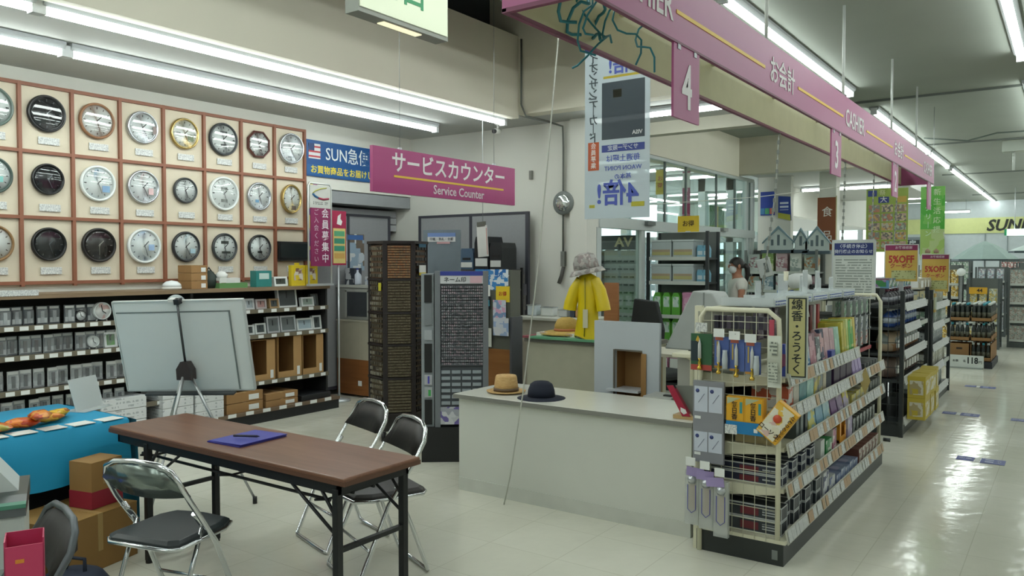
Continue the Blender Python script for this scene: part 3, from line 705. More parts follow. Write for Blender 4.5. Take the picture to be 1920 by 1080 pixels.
# ---------------------------------------------------------------- folding chairs
PAD = C('#2b2827', .45, grain=.05); PADG = C('#20282a', .4)
def chair(label, loc, rz, pad=PAD, metal=CHROME, back=None, group='folding chairs at the wooden table'):
    """folding chair, local +y is forward"""
    t = thing('folding_chair', label, 'chair', loc, rz, group)
    w = .205
    def prof(s): return [(s * w, .19, .015), (s * w, .02, .40), (s * w, -.12, .60), (s * (w - .005), -.175, .69)]
    arch = [(-w, .2, .012)] + prof(-1) + [(-w + .03, -.195, .745), (-w + .09, -.205, .772), (0, -.208, .78), (w - .09, -.205, .772), (w - .03, -.195, .745)] + prof(1)[::-1] + [(w, .2, .012)]
    obj('main_tube', MB().tube(arch, .0115, 10), metal, t)
    obj('front_floor_bar', MB().tube([(-w, .19, .013), (-w + .02, .2, .012), (w - .02, .2, .012), (w, .19, .013)], .0105, 8), metal, t)
    r = [(-w + .025, -.03, .475), (-w + .025, -.1, .3), (-w + .025, -.2, .03), (-w + .045, -.212, .012), (w - .045, -.212, .012), (w - .025, -.2, .03), (w - .025, -.1, .3), (w - .025, -.03, .475)]
    obj('rear_tube', MB().tube(r, .010, 10), metal, t)
    obj('front_cross_bar', MB().tube([(-w, .12, .18), (w, .12, .18)], .008, 8), metal, t)
    for s in (-1, 1): obj('seat_link', MB().tube([(s * (w - .012), -.09, .55), (s * (w - .012), -.03, .47)], .014, 8), metal, t)
    seat = MB(); pr = []
    out = [(-.19, -.17), (-.185, .1), (-.15, .18), (0, .2), (.15, .18), (.185, .1), (.19, -.17), (.15, -.2), (-.15, -.2)]
    n = len(out)
    vs = [(x, y, .425) for x, y in out] + [(x, y, .442) for x, y in out] + [(x * .9, y * .9, .455) for x, y in out]
    fs = [tuple(range(n))[::-1], tuple(range(2 * n, 3 * n))] + [(i, (i + 1) % n, n + (i + 1) % n, n + i) for i in range(n)] + [(n + i, n + (i + 1) % n, 2 * n + (i + 1) % n, 2 * n + i) for i in range(n)]
    seat.add(vs, fs)
    obj('seat', seat, pad, t, bev=.004)
    obj('seat_frame', MB().tube([(x * 1.02, y * 1.02, .424) for x, y in out], .009, 8, True), metal, t)
    bk = MB(); cols = 9; vs = []; fs = []
    for d in (0, .018):
        for i in range(cols):
            u = -1 + 2 * i / (cols - 1); x = u * (w - .008); cy = -.175 - .03 * (1 - u * u)
            hi = .765 - .07 * abs(u) ** 4; lo = .615 + .012 * u * u
            vs += [(x, cy - .035 * 0 + d - .009 - .012, hi), (x, cy + .055 + d - .009, lo)]
    m = cols * 2
    for i in range(cols - 1):
        a = 2 * i; fs += [(a, a + 2, a + 3, a + 1), (m + a, m + a + 1, m + a + 3, m + a + 2), (a, m + a, m + a + 2, a + 2), (a + 1, a + 3, m + a + 3, m + a + 1)]
    fs += [(0, 1, m + 1, m), (m - 2, 2 * m - 2, 2 * m - 1, m - 1)]
    bk.add(vs, fs, True)
    obj('backrest', bk, back or pad, t)
    return t
chair('chrome folding chair with dark brown back, farther of two behind the table', (-3.45, 3.17, 0), R(163))
chair('chrome folding chair with dark brown seat, tucked at the table end', (-2.93, 2.93, 0), R(157))
chair('chrome folding chair with shiny back and dark green-black seat before the table', (-3.2, 1.96, 0), R(15), PADG, back=C('#7d8781', .2, .7, grain=.05))
chair('dull grey folding chair partly hidden beside the pink box', (-2.78, 1.08, -.0), R(168), C('#2a2625', .6), C('#5f6468', .4, .6))

# ---------------------------------------------------------------- candy table with blue cloth
ct = thing('candy_table', 'low display table fully covered by a bright blue cloth', 'table', (0, 0, 0))
BLUE = C('#0e8cb4', .7, grain=.05, scale=5)
obj('tabletop', box(-5.25, -4.48, .5, 2.44, .665, .69), C('#8f8f8b', .6), ct)
tag(ct, None, None)
cl = MB(); rows = []
ys = [.45 + i * .1 for i in range(21)]
prof = lambda y: [(-5.3, .55), (-5.29, .697), (-4.9, .703), (-4.47, .703), (-4.445, .69), (-4.43 + .008 * math.sin(y * 17), .55), (-4.42 + .014 * math.sin(y * 13), .40 + .01 * math.sin(y * 9))]
vs = [(x, y, z) for y in ys for x, z in prof(y)]; k = 7
fs = [(i * k + j, i * k + j + 1, (i + 1) * k + j + 1, (i + 1) * k + j) for i in range(len(ys) - 1) for j in range(k - 1)]
cl.add(vs, fs, True)
tag(obj('tablecloth', cl, BLUE), 'bright blue cloth draped over candy table front', 'tablecloth')
ed = MB(); us = [-5.25 + i * .082 for i in range(11)]
vs = []; 
for u in us:
    for j, (dy, z) in enumerate(((0, .703), (.03, .69), (.05 + .012 * math.sin(u * 30), .45), (.06 + .02 * math.sin(u * 26), .03))): vs.append((u, 2.455 + dy, z))
fs = [(i * 4 + j, (i + 1) * 4 + j, (i + 1) * 4 + j + 1, i * 4 + j + 1) for i in range(10) for j in range(3)]
tag(obj('cloth_end_drape', MB().add(vs, fs, True), BLUE), 'blue cloth hanging to the floor at the candy table end', 'tablecloth')
obj('inner_skirt', MB().box(-4.66, -4.64, .5, 2.42, .0, .6).box(-5.2, -4.66, .5, .52, 0, .6), C('#121314', .9), ct)  # black sheet painting in the shade beneath the table
for x in (-5.2, -4.52):
    for y in (.55, 2.38): obj('leg', box(x - .02, x + .02, y - .02, y + .02, 0, .665), BLACK, ct)
for k, y in enumerate((1.62, 1.76, 1.9, 2.05, 2.2, 2.36)):
    tag(obj('price_sheet', box(-.05, .05, -.06, .06, 0, .003), C('#d9dcd6', .6), None, (-4.5 + .0 * k, y, .7035), (0, 0, R(-3 + 2 * k))), 'white paper card lying along the blue table edge', 'card', 'paper cards on the blue table')
def snack(x, y, z, a, b, c_, label, rz, seed):
    rnd = random.Random(seed); m = MB(); nu, nv = 9, 6; vs = []; fs = []
    for i in range(nu):
        for j in range(nv):
            u = -1 + 2 * i / (nu - 1); v = 2 * PI * j / nv
            w = (1 - abs(u) ** 3) * (.5 + .06 * rnd.uniform(-1, 1))
            vs.append((u * .09, math.cos(v) * .055 * (.35 + .65 * (1 - abs(u) ** 4)) + rnd.uniform(-.004, .004), .03 + math.sin(v) * .05 * w + (.0 if abs(u) < 1 else .0)))
    for i in range(nu - 1):
        for j in range(nv): fs.append((i * nv + j, i * nv + (j + 1) % nv, (i + 1) * nv + (j + 1) % nv, (i + 1) * nv + j))
    m.add(vs, fs, True)
    return tag(obj('snack_bag', m, printed((a, b, c_), 28, .25), None, (x, y, z), (R(rnd.uniform(-8, 8)), 0, rz)), label, 'snack bag')
for k, (x, y, z, cs_, nm) in enumerate(((-4.62, 1.95, .706, ('#c8501c', '#d97a20', '#b03a18'), 'orange-red crumpled snack bag'), (-4.66, 2.1, .706, ('#d9861c', '#e0a52a', '#c26a18'), 'orange and gold snack bag'), (-4.75, 2.2, .706, ('#c98a20', '#d9b030', '#a85e1a'), 'gold snack bag closest to the clear stand'), (-4.56, 2.02, .745, ('#c9561c', '#d88a28', '#b0431a'), 'orange snack bag heaped on the others'), (-4.6, 1.82, .706, ('#a8983a', '#c46a2a', '#8f8a30'), 'yellow-green and orange snack bag'), (-4.6, 1.68, .706, ('#7d2334', '#a2506a', '#5d1826'), 'dark crimson snack bag at the table edge'), (-4.68, 1.55, .706, ('#8f3148', '#b46a80', '#6a1c2e'), 'pinkish crimson snack bag farther along the table'))):
    snack(x, y, z, *cs_, nm + ' on the blue table', R(60 + 35 * k), k)
st = thing('clear_stand', 'white and clear plastic leaflet stand on the blue table', 'stand', (-4.9, 2.46, .7045), R(25))
M = Matrix.Rotation(R(-16), 4, 'Y')
obj('clear_panel', MB().box(-.004, .0, -.12, .12, 0, .2, M), clear('#d8dedd', .25, .12), st)
obj('leaflet', MB().box(-.012, -.006, -.1, .1, .01, .19, M), fineprint('#c9cfcd', '#8a9392', 45, 2, .4), st)
obj('foot', box(-.08, .06, -.12, .12, 0, .006), clear('#d8dedd', .3, .12), st)
# things under and before the candy table
gb = thing('gift_carton', 'tall brown carton with a red lower band under the blue table', 'box', (-4.3, 2.18, .298), R(14))
obj('carton', box(-.08, .08, -.095, .1, .09, .245), C('#94703e', .8), gb)
obj('red_band', box(-.082, .082, -.097, .102, 0, .09), C('#8f1c30', .6), gb)
obj('seal', box(.08, .082, -.025, .025, .12, .19), C('#a1824f', .6), gb)
cb = thing('moving_carton', 'large plain brown carton on the floor beneath red banded box', 'box', (-4.3, 2.06, 0), R(14))
obj('carton', box(-.2, .19, -.25, .24, 0, .29), C('#8e6b3a', .8), cb, bev=.004)
obj('top_flap', box(-.2, .19, -.25, -.01, .29, .295), C('#99763f', .8), cb)
obj('top_flap', box(-.2, .19, .01, .24, .29, .295), C('#99763f', .8), cb)
obj('tape', box(-.201, .192, -.015, .015, .1, .2965), C('#a88a55', .3), cb)
bf = thing('blue_book', 'bright blue cover pile with papers beneath the blue table', 'book', (-4.12, 1.6, 0), R(10))
obj('carton_under', box(-.16, .14, -.14, .12, 0, .26), C('#565b58', .7), bf)
obj('paper_stack', box(-.15, .16, -.13, .11, .26, .3), fineprint('#b9c0bd', '#6f7d7c', 160, 2, .5), bf)
obj('blue_cover', MB().box(-.14, .17, -.14, .12, .3, .31), C('#1a35a8', .3), bf)
nb = thing('navy_bag', 'dark navy cloth bag slumped on the floor before the cartons', 'bag', (-3.82, 1.83, 0), R(20))
obj('bag_body', MB().lathe([(.1, 0), (.15, .03), (.16, .1), (.12, .17), (.07, .19), (0, .18)], 14, Matrix.Diagonal((1.1, .9, .8, 1))), C('#1a2438', .8, grain=.2), nb)
obj('bag_handle', MB().tube([(-.06, 0, .14), (-.04, .02, .2), (.04, .02, .2), (.06, 0, .14)], .009, 6), C('#141c2c', .8), nb)
mc = thing('drink_dispenser', 'white drink machine with dark lid and a black knob', 'appliance', (-3.25, 1.21, -.0), R(-25.6))
obj('stand_cabinet', box(-.2, .16, -.16, .16, 0, .38), C('#8f9592', .5), mc)
obj('body', box(-.2, .16, -.16, .16, .38, .70), C('#c3c9c6', .4), mc, bev=.01)
obj('dark_lid', MB().prism([(-.2, .70), (.17, .70), (.16, .73), (.05, .75), (-.2, .76)], -.165, .165), C('#39413f', .3), mc)
obj('lid_edge', box(.12, .165, -.165, .165, .728, .742), C('#4f8a74', .4), mc)
obj('top_hopper', MB().prism([(-.15, .74), (.145, .74), (.1, .8), (-.03, .97), (-.15, .97)], -.0, .2, Matrix.Rotation(R(90), 4, 'Z')), C('#ccd2d0', .35), mc)
obj('control_plate', box(.16, .166, -.1, .14, .4, .52), C('#a8aeac', .4), mc)
obj('knob', MB().lathe([(.025, 0), (.023, .02), (.0, .021)], 16, Matrix.Translation((.166, .06, .46)) @ Matrix.Rotation(R(90), 4, 'Y')), BLACK, mc)
for k, (y, z, h) in enumerate(((-.06, .49, '#b39a3a'), (-.05, .44, '#3d5f8f'), (-.04, .42, '#4a66a8'), (-.02, .4, '#33508f'))): obj('sticker', box(.166, .168, y - .012, y + .012, z, z + .022), C(h, .4), mc)
pk = thing('pink_box', 'open bright pink box standing beside the drink machine on a small side table', 'box', (-2.27, .96, .56), R(-25))
obj('box_wall', MB().box(-.045, .045, -.045, -.042, 0, .315).box(-.045, .045, .042, .045, 0, .315).box(-.045, -.042, -.045, .045, 0, .315).box(.042, .045, -.045, .045, 0, .3), C('#c23a62', .5), pk)
obj('box_floor', box(-.042, .042, -.042, .042, .01, .24), C('#a52e52', .6), pk)
obj('printed_mark', box(.045, .0465, -.02, .0, .255, .265), C('#d9872e', .5), pk)
sd = thing('side_table', 'small grey pedestal side table carrying the pink box', 'table', (-2.27, .96, 0))
obj('top_plate', box(-.13, .13, -.13, .13, .54, .559), GREYP, sd); obj('column', MB().tube([(0, 0, .02), (0, 0, .54)], .025, 10), STEEL, sd); obj('foot_plate', MB().lathe([(.14, 0), (.13, .02), (.03, .03)], 18), GREYP, sd)
# ---------------------------------------------------------------- hanging service counter sign
sv = thing('service_counter_sign', 'large purple hanging sign with white lettering and yellow rule', 'sign', (-4.2, 5.06, 2.12))
obj('sign_board', box(-.015, .015, -.9, .9, 0, .335), PURPLE, sv)
text('サービスカウンター', .165, '#e6e2e4', sv, (.017, .02, .225), FX, .018, sx=.98)
obj('yellow_rule', box(.015, .018, -.68, .72, .12, .136), YELLOW, sv)
text('Service Counter', .1, '#dccfd6', sv, (.017, .1, .058), FX, .014)
for y in (-.6, .6):
    obj('hanging_wire', MB().tube([(0, y, .335), (0, y, 2.5)], .0022, 5), STEEL, sv)
    obj('wire_clip', MB().cbox(0, y, .34, .02, .03, .02), STEEL, sv)

# ---------------------------------------------------------------- grey partition screens
PF = C('#3b3c45', .5); PP = C('#8d8f92', .85, grain=.04, scale=40)
def screen(name, label, axis, a0, a1, c, z1, n, z0=.06):
    t = thing(name, label, 'partition', (0, 0, 0))
    def bx(u0, u1, d0, d1, za, zb): return box(u0, u1, c + d0, c + d1, za, zb) if axis == 'x' else box(c + d0, c + d1, u0, u1, za, zb)
    w = (a1 - a0) / n
    for i in range(n):
        u = a0 + i * w
        obj('fabric_panel', bx(u + .02, u + w - .02, -.012, .012, z0 + .04, z1 - .03), PP, t)
        obj('post', bx(u - .02, u + .02, -.02, .02, 0, z1), PF, t)
        obj('top_rail', bx(u + .02, u + w - .02, -.018, .018, z1 - .03, z1), PF, t)
        obj('bottom_rail', bx(u + .02, u + w - .02, -.018, .018, z0, z0 + .04), PF, t)
    obj('post', bx(a1 - .02, a1 + .02, -.02, .02, 0, z1), PF, t)
    return t
screen('partition_screen', 'grey fabric partition screen standing before the white service wall', 'x', -6.82, -5.17, 7.62, 2.19, 2)
screen('partition_screen', 'grey fabric partition screen set across the service alcove', 'y', 6.12, 7.55, -7.32, 2.2, 2)

# ---------------------------------------------------------------- key blank tower (six sided)
KF = C('#231c1b', .45)
kt = thing('key_blank_tower', 'tall dark brown six-sided tower of hanging key blanks', 'display rack', (-5.02, 5.3, 0), R(46))
AP = .215; SW = 2 * AP * math.tan(PI / 6)
def hexp(ap, z0, z1):
    r = ap / math.cos(PI / 6)
    return MB().lathe([(r, z0), (r, z1)], 6, Matrix.Rotation(0, 4, 'Z'), False)
def peg_panel(w, h, nx, nz, z0, Mt, seed):
    rnd = random.Random(seed); m = MB()
    for i in range(nx):
        for j in range(nz):
            x = -w / 2 + (i + .5) * w / nx; z = z0 + (j + .5) * h / nz
            m.box(x - w / nx * .36, x + w / nx * .36, -.018 - rnd.uniform(0, .006), -.002, z - h / nz * .28, z + h / nz * .3, Mt)
    return m
obj('core', hexp(AP - .004, .2, 1.77), C('#2c2422', .6), kt)
obj('top_cap', hexp(AP + .025, 1.765, 1.79), KF, kt)
SEC = [(1.46, 1.75), (1.165, 1.44), (.88, 1.145), (.585, .86), (.27, .565)]
KCOL = [printed(('#9b7f5c', '#b08a5e', '#8d7a62', '#a8744e'), 60, .4), printed(('#6f6650', '#7a705a', '#655c48'), 60, .4), C('#2e2c2a', .35), printed(('#6a6352', '#4b453a', '#7b776a', '#3a352e'), 12)]
for f in range(6):
    Mt = Matrix.Rotation(R(60 * f), 4, 'Z') @ Matrix.Translation((0, -AP, 0))
    r = AP / math.cos(PI / 6)
    a = R(60 * f - 60)
    obj('corner_post', MB().cbox(r * math.cos(a), r * math.sin(a), .98, .04, .04, 1.58, None), KF, kt)
    for k, (z0, z1) in enumerate(SEC):
        obj('shelf_lip', MB().box(-SW / 2, SW / 2, -.03, 0, z0 - .02, z0 - .002, Mt), KF, kt)
        front = f == 0
        obj('pegboard', MB().box(-SW / 2 + .02, SW / 2 - .02, -.004, 0, z0, z1, Mt), C('#574b39' if k else '#6b5340', .7), kt)
        o = obj('key_blank', peg_panel(SW - .05, z1 - z0, 14 if front else 6, (13 if k == 0 else 11) if front else 6, z0, Mt, k + 10 * f), KCOL[(0 if k == 0 else 1) if front else (2 if f == 1 else 3)], kt); o['kind'] = 'stuff'
Mt = Matrix.Rotation(R(60), 4, 'Z') @ Matrix.Translation((0, -AP, 0))
obj('blue_cap_strip', MB().box(-.07, .07, -.035, -.03, 1.735, 1.765, Mt), C('#23607d', .5), kt)
obj('notice_card', MB().box(-.08, .05, -.042, -.036, 1.51, 1.575, Mt), PAPER, kt)
obj('notice_strip', MB().box(-.08, .05, -.042, -.036, 1.485, 1.51, Mt), C('#cbb52a', .5), kt)
Mt = Matrix.Rotation(R(-60), 4, 'Z') @ Matrix.Translation((0, -AP, 0))
obj('yellow_tag', MB().box(.08, .12, -.04, -.034, 1.35, 1.42, Mt), C('#b8b232', .5), kt)
obj('base', hexp(AP - .01, .1, .2), C('#1b1818', .5), kt)
for k in range(4):
    x, y = .2 * math.cos(R(45 + 90 * k)), .2 * math.sin(R(45 + 90 * k))
    obj('caster', MB().tube([(x - .018, y, .045), (x + .018, y, .045)], .045, 14), C('#1a1a1b', .5), kt)
    obj('caster_fork', MB().cbox(x, y, .085, .05, .03, .04), C('#6a6c6d', .4, .6), kt)
# ---------------------------------------------------------------- name seal rack
nr = thing('name_seal_rack', 'grey tall rack packed with rows of small name seals', 'display rack', (-4.04, 4.97, 0), R(38))
GR = C('#6d7276', .45)
obj('core', box(-.17, .2, -.02, .16, .3, 1.5), C('#54585c', .5), nr)
for x in (-.195, -.165 + .0, .205): pass
for x in (-.17, .215): obj('side_post', box(x - .022, x + .022, -.05, .16, .28, 1.53), GR, nr)
obj('header', box(-.148, .193, -.045, -.03, 1.43, 1.53), C('#c4c6c8', .5), nr)
obj('header_band', box(-.148, .193, -.048, -.044, 1.495, 1.53), C('#2c3a8c', .5), nr)
text('ネーム印', .045, '#22252b', nr, (-.03, -.047, 1.46), FY, .012)
obj('header_patch', box(.09, .185, -.048, -.044, 1.435, 1.49), C('#c9a5ae', .5), nr)
m = MB(); rnd = random.Random(4)
for j in range(27):
    for i in range(20):
        x = -.14 + (i + .5) * .332 / 20; z = .78 + j * .0237
        m.box(x - .0055, x + .0055, -.05 - rnd.uniform(0, .004), -.02, z, z + .014 + rnd.uniform(0, .003))
o = obj('name_seal', m, printed(('#8d9094', '#74777c', '#9b8d95', '#63666c'), 50, .4), nr); o['kind'] = 'stuff'
for j in range(9): obj('seal_shelf', box(-.148, .193, -.055, -.02, .772 + j * .0711, .778 + j * .0711), C('#4a4d51', .5), nr)
obj('tray_panel', box(-.148, .193, -.03, -.02, .3, .765), C('#50555a', .5), nr)
m = MB()
for j in range(6):
    for i in range(4): m.box(-.14 + i * .083, -.07 + i * .083, -.05, -.03, .46 + j * .05, .485 + j * .05)
obj('seal_box', m, C('#8f989d', .4), nr)['kind'] = 'stuff'
obj('low_box', box(-.148, .193, -.045, -.03, .3, .44), printed(('#b6b9bd', '#9a9da6', '#6a5f9a', '#c4c6c9'), 20), nr)
obj('base', box(-.3, .24, -.06, .2, 0, .28), C('#151617', .5), nr)
obj('side_column', box(-.3, -.2, -.03, .14, .28, 1.51), C('#8c9396', .5), nr)
for z0, z1, cc in ((1.28, 1.5, '#101213'), (1.1, 1.27, '#757b7e'), (.98, 1.06, '#9fa4a8'), (.72, .95, '#121415'), (.62, .7, '#a9aaae'), (.52, .6, '#9fa3a4'), (.3, .5, '#0f1112')): obj('side_pocket', box(-.275, -.215, -.045, -.03, z0, z1), C(cc, .45), nr)
obj('green_mark', box(-.245, -.225, -.047, -.045, .53, .58), C('#3f9d4f', .5), nr)
obj('blue_mark', box(-.25, -.235, -.047, -.045, .63, .69), C('#4a4aa0', .5), nr)
obj('price_flag', box(.235, .25, -.06, -.055, 1.33, 1.42), PAPER, nr)
# grey blank board behind the rack with a small sign
gd = thing('grey_sign_board', 'blue-grey board with blue and white strip behind the seal rack', 'sign', (-5.26, 6.2, 1.5), R(20))
obj('board', box(-.2, .2, -.01, .01, -.1, .43), C('#67737b', .5), gd)
obj('blue_strip', box(-.15, .15, -.014, -.01, .36, .4), C('#6680b4', .5), gd)
obj('white_strip', box(-.15, .15, -.014, -.01, .31, .36), C('#c3c5c6', .5), gd)
text('印鑑・表札・合鍵', .032, '#4c5055', gd, (.0, -.015, .335), FY, .01)
obj('pink_strip', box(-.05, .09, -.014, -.01, .29, .308), C('#c59a9d', .5), gd)
obj('stand_pole', MB().tube([(0, .02, -1.5), (0, .02, .4)], .012, 8), STEEL, gd)
obj('stand_foot', MB().lathe([(.16, -1.5), (.15, -1.48), (.02, -1.46)], 18), STEEL, gd)

# ---------------------------------------------------------------- service alcove furniture
cx = thing('counter_cabinet', 'low cabinet with beige upper half and brown lower panel', 'cabinet', (-7.0, 6.72, 0))
obj('upper_body', box(-.26, .29, -.12, .12, .45, .9), C('#aba592', .6), cx)
obj('lower_panel', box(-.26, .29, -.12, .12, .03, .45), wood('#7a4a22', '#8b572b', .5, 2), cx)
obj('top_board', box(-.27, .3, -.13, .13, .9, .918), C('#b7b2a2', .5), cx)
obj('seal', box(.1, .16, -.123, -.12, .14, .2), PAPER, cx)
cp = thing('copier_unit', 'grey office machine with dark glass door above the cabinet', 'appliance', (-7.0, 6.74, .92))
obj('body', box(-.28, .28, -.12, .12, 0, .38), C('#8f918c', .5), cp, bev=.01)
obj('glass_door', box(-.1, .24, -.126, -.12, .04, .33), C('#3b3e42', .2), cp)
obj('door_frame', MB().box(-.13, -.1, -.13, -.12, .02, .35).box(.24, .27, -.13, -.12, .02, .35).box(-.13, .27, -.13, -.12, .33, .36), C('#9fa09a', .5), cp)
obj('lid', box(-.29, .29, -.13, .13, .38, .41), C('#b4b6b0', .5), cp)
tag(obj('printed_notice', box(0, .003, -.15, .15, 0, .45), printed(('#b9c2c8', '#8fa3b4', '#c8ccca', '#6d6257'), 9), None, (-7.305, 6.95, 1.5)), 'pale notice with small picture pinned on alcove partition', 'notice')
hd = obj('notice_header', box(.003, .005, -.13, .13, .38, .44), C('#3e66a0', .5), bpy.data.objects['printed_notice'])
pl = thing('plastic_bottle_rack', 'clutter of white and blue bottles on grey machine lid', 'bottle', (-7.05, 6.74, 1.332))
obj('bottle', MB().lathe([(.04, 0), (.045, .02), (.045, .12), (.015, .15), (.015, .18)], 12), C('#b9c0cc', .3), pl)
obj('cap', MB().lathe([(.018, .18), (.018, .2), (0, .2)], 10), C('#2d3f8a', .4), pl)
for k, (x, w, h, cc) in enumerate(((-.15, .16, .2, '#3a3f48'), (.16, .1, .1, '#8f9cb4'), (.22, .05, .13, '#7a2a30'))):
    tag(obj('stationery_box', bxy(w, .12, h), printed((cc, '#b9bcc0', cc), 15), None, (-6.98 + x, 6.75, 1.332)), ('dark file box on the grey machine', 'pale blue small box on the grey machine', 'dull red slim box on the grey machine')[k], 'box')
# printers and gear on a shelf before the partition
gs = thing('equipment_shelf', 'dark steel shelf holding printers before the grey partition', 'shelf', (-5.62, 7.3, 0))
for z in (.75, 1.298, 1.518): obj('shelf_board', box(-.45, .45, -.2, .2, z - .02, z), C('#3b3733', .6), gs)
for x in (-.45, .45):
    for y in (-.2, .2): obj('post', box(x - .012, x + .012, y - .012, y + .012, 0, 1.54), BLACK, gs)
def printer(x, y, z, w, d, h, label, mat):
    t = thing('label_printer', label, 'printer', (x, y, z))
    obj('body', MB().prism([(-w / 2, 0), (w / 2, 0), (w / 2, h * .8), (w * .4, h), (-w * .4, h), (-w / 2, h * .8)], -d / 2, d / 2), mat, t)
    obj('front_panel', box(-w * .42, w * .42, -d / 2 - .004, -d / 2, h * .1, h * .34), C('#c3c6c4', .4), t)
    obj('paper_slot', box(-w * .3, w * .3, -d / 2 - .006, -d / 2, h * .45, h * .55), BLACK, t)
    return t
printer(-5.88, 7.26, 1.52, .17, .26, .2, 'dark blue-grey label printer nearest the grey sign board', C('#3c4e60', .4))
printer(-5.68, 7.26, 1.52, .19, .26, .24, 'blue-grey label printer, second on the equipment shelf', C('#42586e', .4))
printer(-5.46, 7.26, 1.52, .2, .28, .37, 'tall black printer on the equipment shelf', C('#15191d', .4))
printer(-5.26, 7.26, 1.52, .17, .28, .3, 'black printer at the outer end of the equipment shelf', C('#1a1e22', .4))
for k, (x, w, cc) in enumerate(((-5.87, .2, '#5a4432'), (-5.62, .22, '#2b3140'), (-5.36, .26, '#4a3c34'))):
    carton('parts_carton', x, 7.27, 1.3, w, .3, .17, ('brown', 'dark blue', 'dull brown')[k] + ' carton on lower tier of the equipment shelf' + ('', '', ' by white wall')[k], 0, C(cc, .7), False)
ml = thing('hanging_memo_board', 'white memo strip with dark clip hanging before the printers', 'memo board', (-5.12, 6.7, 1.66), R(-4))
obj('paper_strip', MB().box(-.06, .08, -.006, .006, 0, .33, Matrix.Rotation(R(-4), 4, 'Y')), C('#cfcfcb', .5), ml)
obj('clip', MB().box(-.05, .06, -.01, .01, .32, .37, Matrix.Rotation(R(-4), 4, 'Y')), C('#55564e', .5), ml)
obj('red_edge', MB().box(.07, .08, -.008, -.005, .02, .3, Matrix.Rotation(R(-4), 4, 'Y')), C('#b88a88', .5), ml)
obj('hanging_wire', MB().tube([(0, 0, .36), (0, 0, 1.54)], .003, 5), STEEL, ml)
for k, (x, z, w, h, cc) in enumerate(((-5.3, 1.36, .2, .1, '#a9a29c'), (-5.28, 1.22, .22, .13, '#8b8a94'), (-5.3, 1.05, .24, .17, '#94928f'))):
    tag(obj('pinned_paper', box(-w / 2, w / 2, -.004, 0, 0, h), fineprint(cc, '#6c6b70', 50, 2, .3), None, (x, 7.598, z)), ('topmost', 'middle', 'lowest')[k] + ' grey paper pinned near the partition end', 'paper')
# wooden cabinet with pinned posters
wc = thing('poster_cabinet', 'cabinet with orange-brown lower door and glass upper part', 'cabinet', (-4.86, 6.62, 0))
obj('lower_door', box(-.22, .24, -.12, .06, .08, .72), wood('#8a5a2c', '#9a6836', .45, 2), wc)
obj('upper_body', box(-.22, .24, -.12, .06, .72, 1.52), C('#5c5f56', .4), wc)
obj('side_edge', box(.24, .265, -.13, .06, 0, 1.05), C('#53565a', .5), wc)
obj('plinth', box(-.22, .24, -.11, .06, 0, .08), C('#57584f', .6), wc)
POS = [('blue poster with white lettering', '#3f86c4', -.2, .22, 1.32, 1.53, ('#3f86c4', '#d3dde4', '#2c6fb5')), ('yellow square notice', '#e0c22c', .07, .24, 1.2, 1.36, None),
       ('teal and dark notice', '#3b95a8', -.19, .0, 1.12, 1.28, ('#3b95a8', '#20242c', '#c7a7b4')), ('white sheet with blue print', '#c9d2dc', .04, .2, 1.02, 1.22, ('#c9d2dc', '#7f9bc0', '#d8a9c4')),
       ('pale grey hand-lettered sheet', '#b9bdb6', -.2, -.02, .92, 1.14, ('#b9bdb6', '#c4c8c2', '#8b8f88')), ('white sheet with red line', '#ccd3dc', .05, .24, .86, 1.04, ('#ccd3dc', '#9db3d4', '#d3d6da')), ('narrow white tag', '#d4d8cc', -.1, .03, .74, .93, None)]
for k, (nm, cc, x0, x1, z0, z1, pr) in enumerate(POS):
    t = tag(obj('pinned_notice', box(x0, x1, -.004, .0, z0, z1), printed(pr, 22) if pr else C(cc, .5), None, (-4.86, 6.496 - k * .005, 0)), nm + ' pinned on the wooden cabinet', 'notice')
    if k == 0: text('インフォメーション', .05, '#dfe9ee', t, (.01, -.006, 1.46), FY, .01)
    if k == 1: text('お得', .05, '#b8482a', t, (.155, -.006, 1.28), FY, .01)
    if k == 4: text('上へ', .06, '#5a5f5e', t, (-.11, -.006, 1.05), FY, .005)
    if k == 6: text('8', .07, '#6d726a', t, (-.035, -.006, .8), FY, .005)
# back desk against the white wall
dk = thing('back_desk', 'white desk along the service wall behind second counter', 'desk', (-4.62, 7.4, 0))
obj('desktop', box(-.4, .55, -.32, .28, .98, 1.01), C('#c3c4ba', .4), dk, bev=.004)
obj('front_panel', box(-.38, .2, -.28, -.26, .05, .98), C('#b4b2a4', .6), dk)
for x in (-.38, .5): obj('leg', box(x - .02, x + .02, .0, .24, 0, .98), C('#8a8a84', .5), dk)
for k, (x, w, h, cc) in enumerate(((-4.9, .12, .12, '#b9c4c8'), (-4.7, .16, .1, '#cfd3d0'), (-4.5, .1, .08, '#c3c7c4'), (-4.38, .06, .1, '#3a4152'), (-4.3, .08, .12, '#b98b5a'))):
    t = thing('desk_item', ('pale blue paper tray', 'white document holder', 'white telephone base', 'dark pen cup', 'small tan box')[k] + ' on the back desk', 'stationery', (x, 7.35, 1.012))
    obj('body', bxy(w, .1, h), C(cc, .5), t, bev=.01); obj('lip', box(-w / 2 - .004, w / 2 + .004, -.055, .055, h - .012, h), C('#9fa5a4', .5), t)
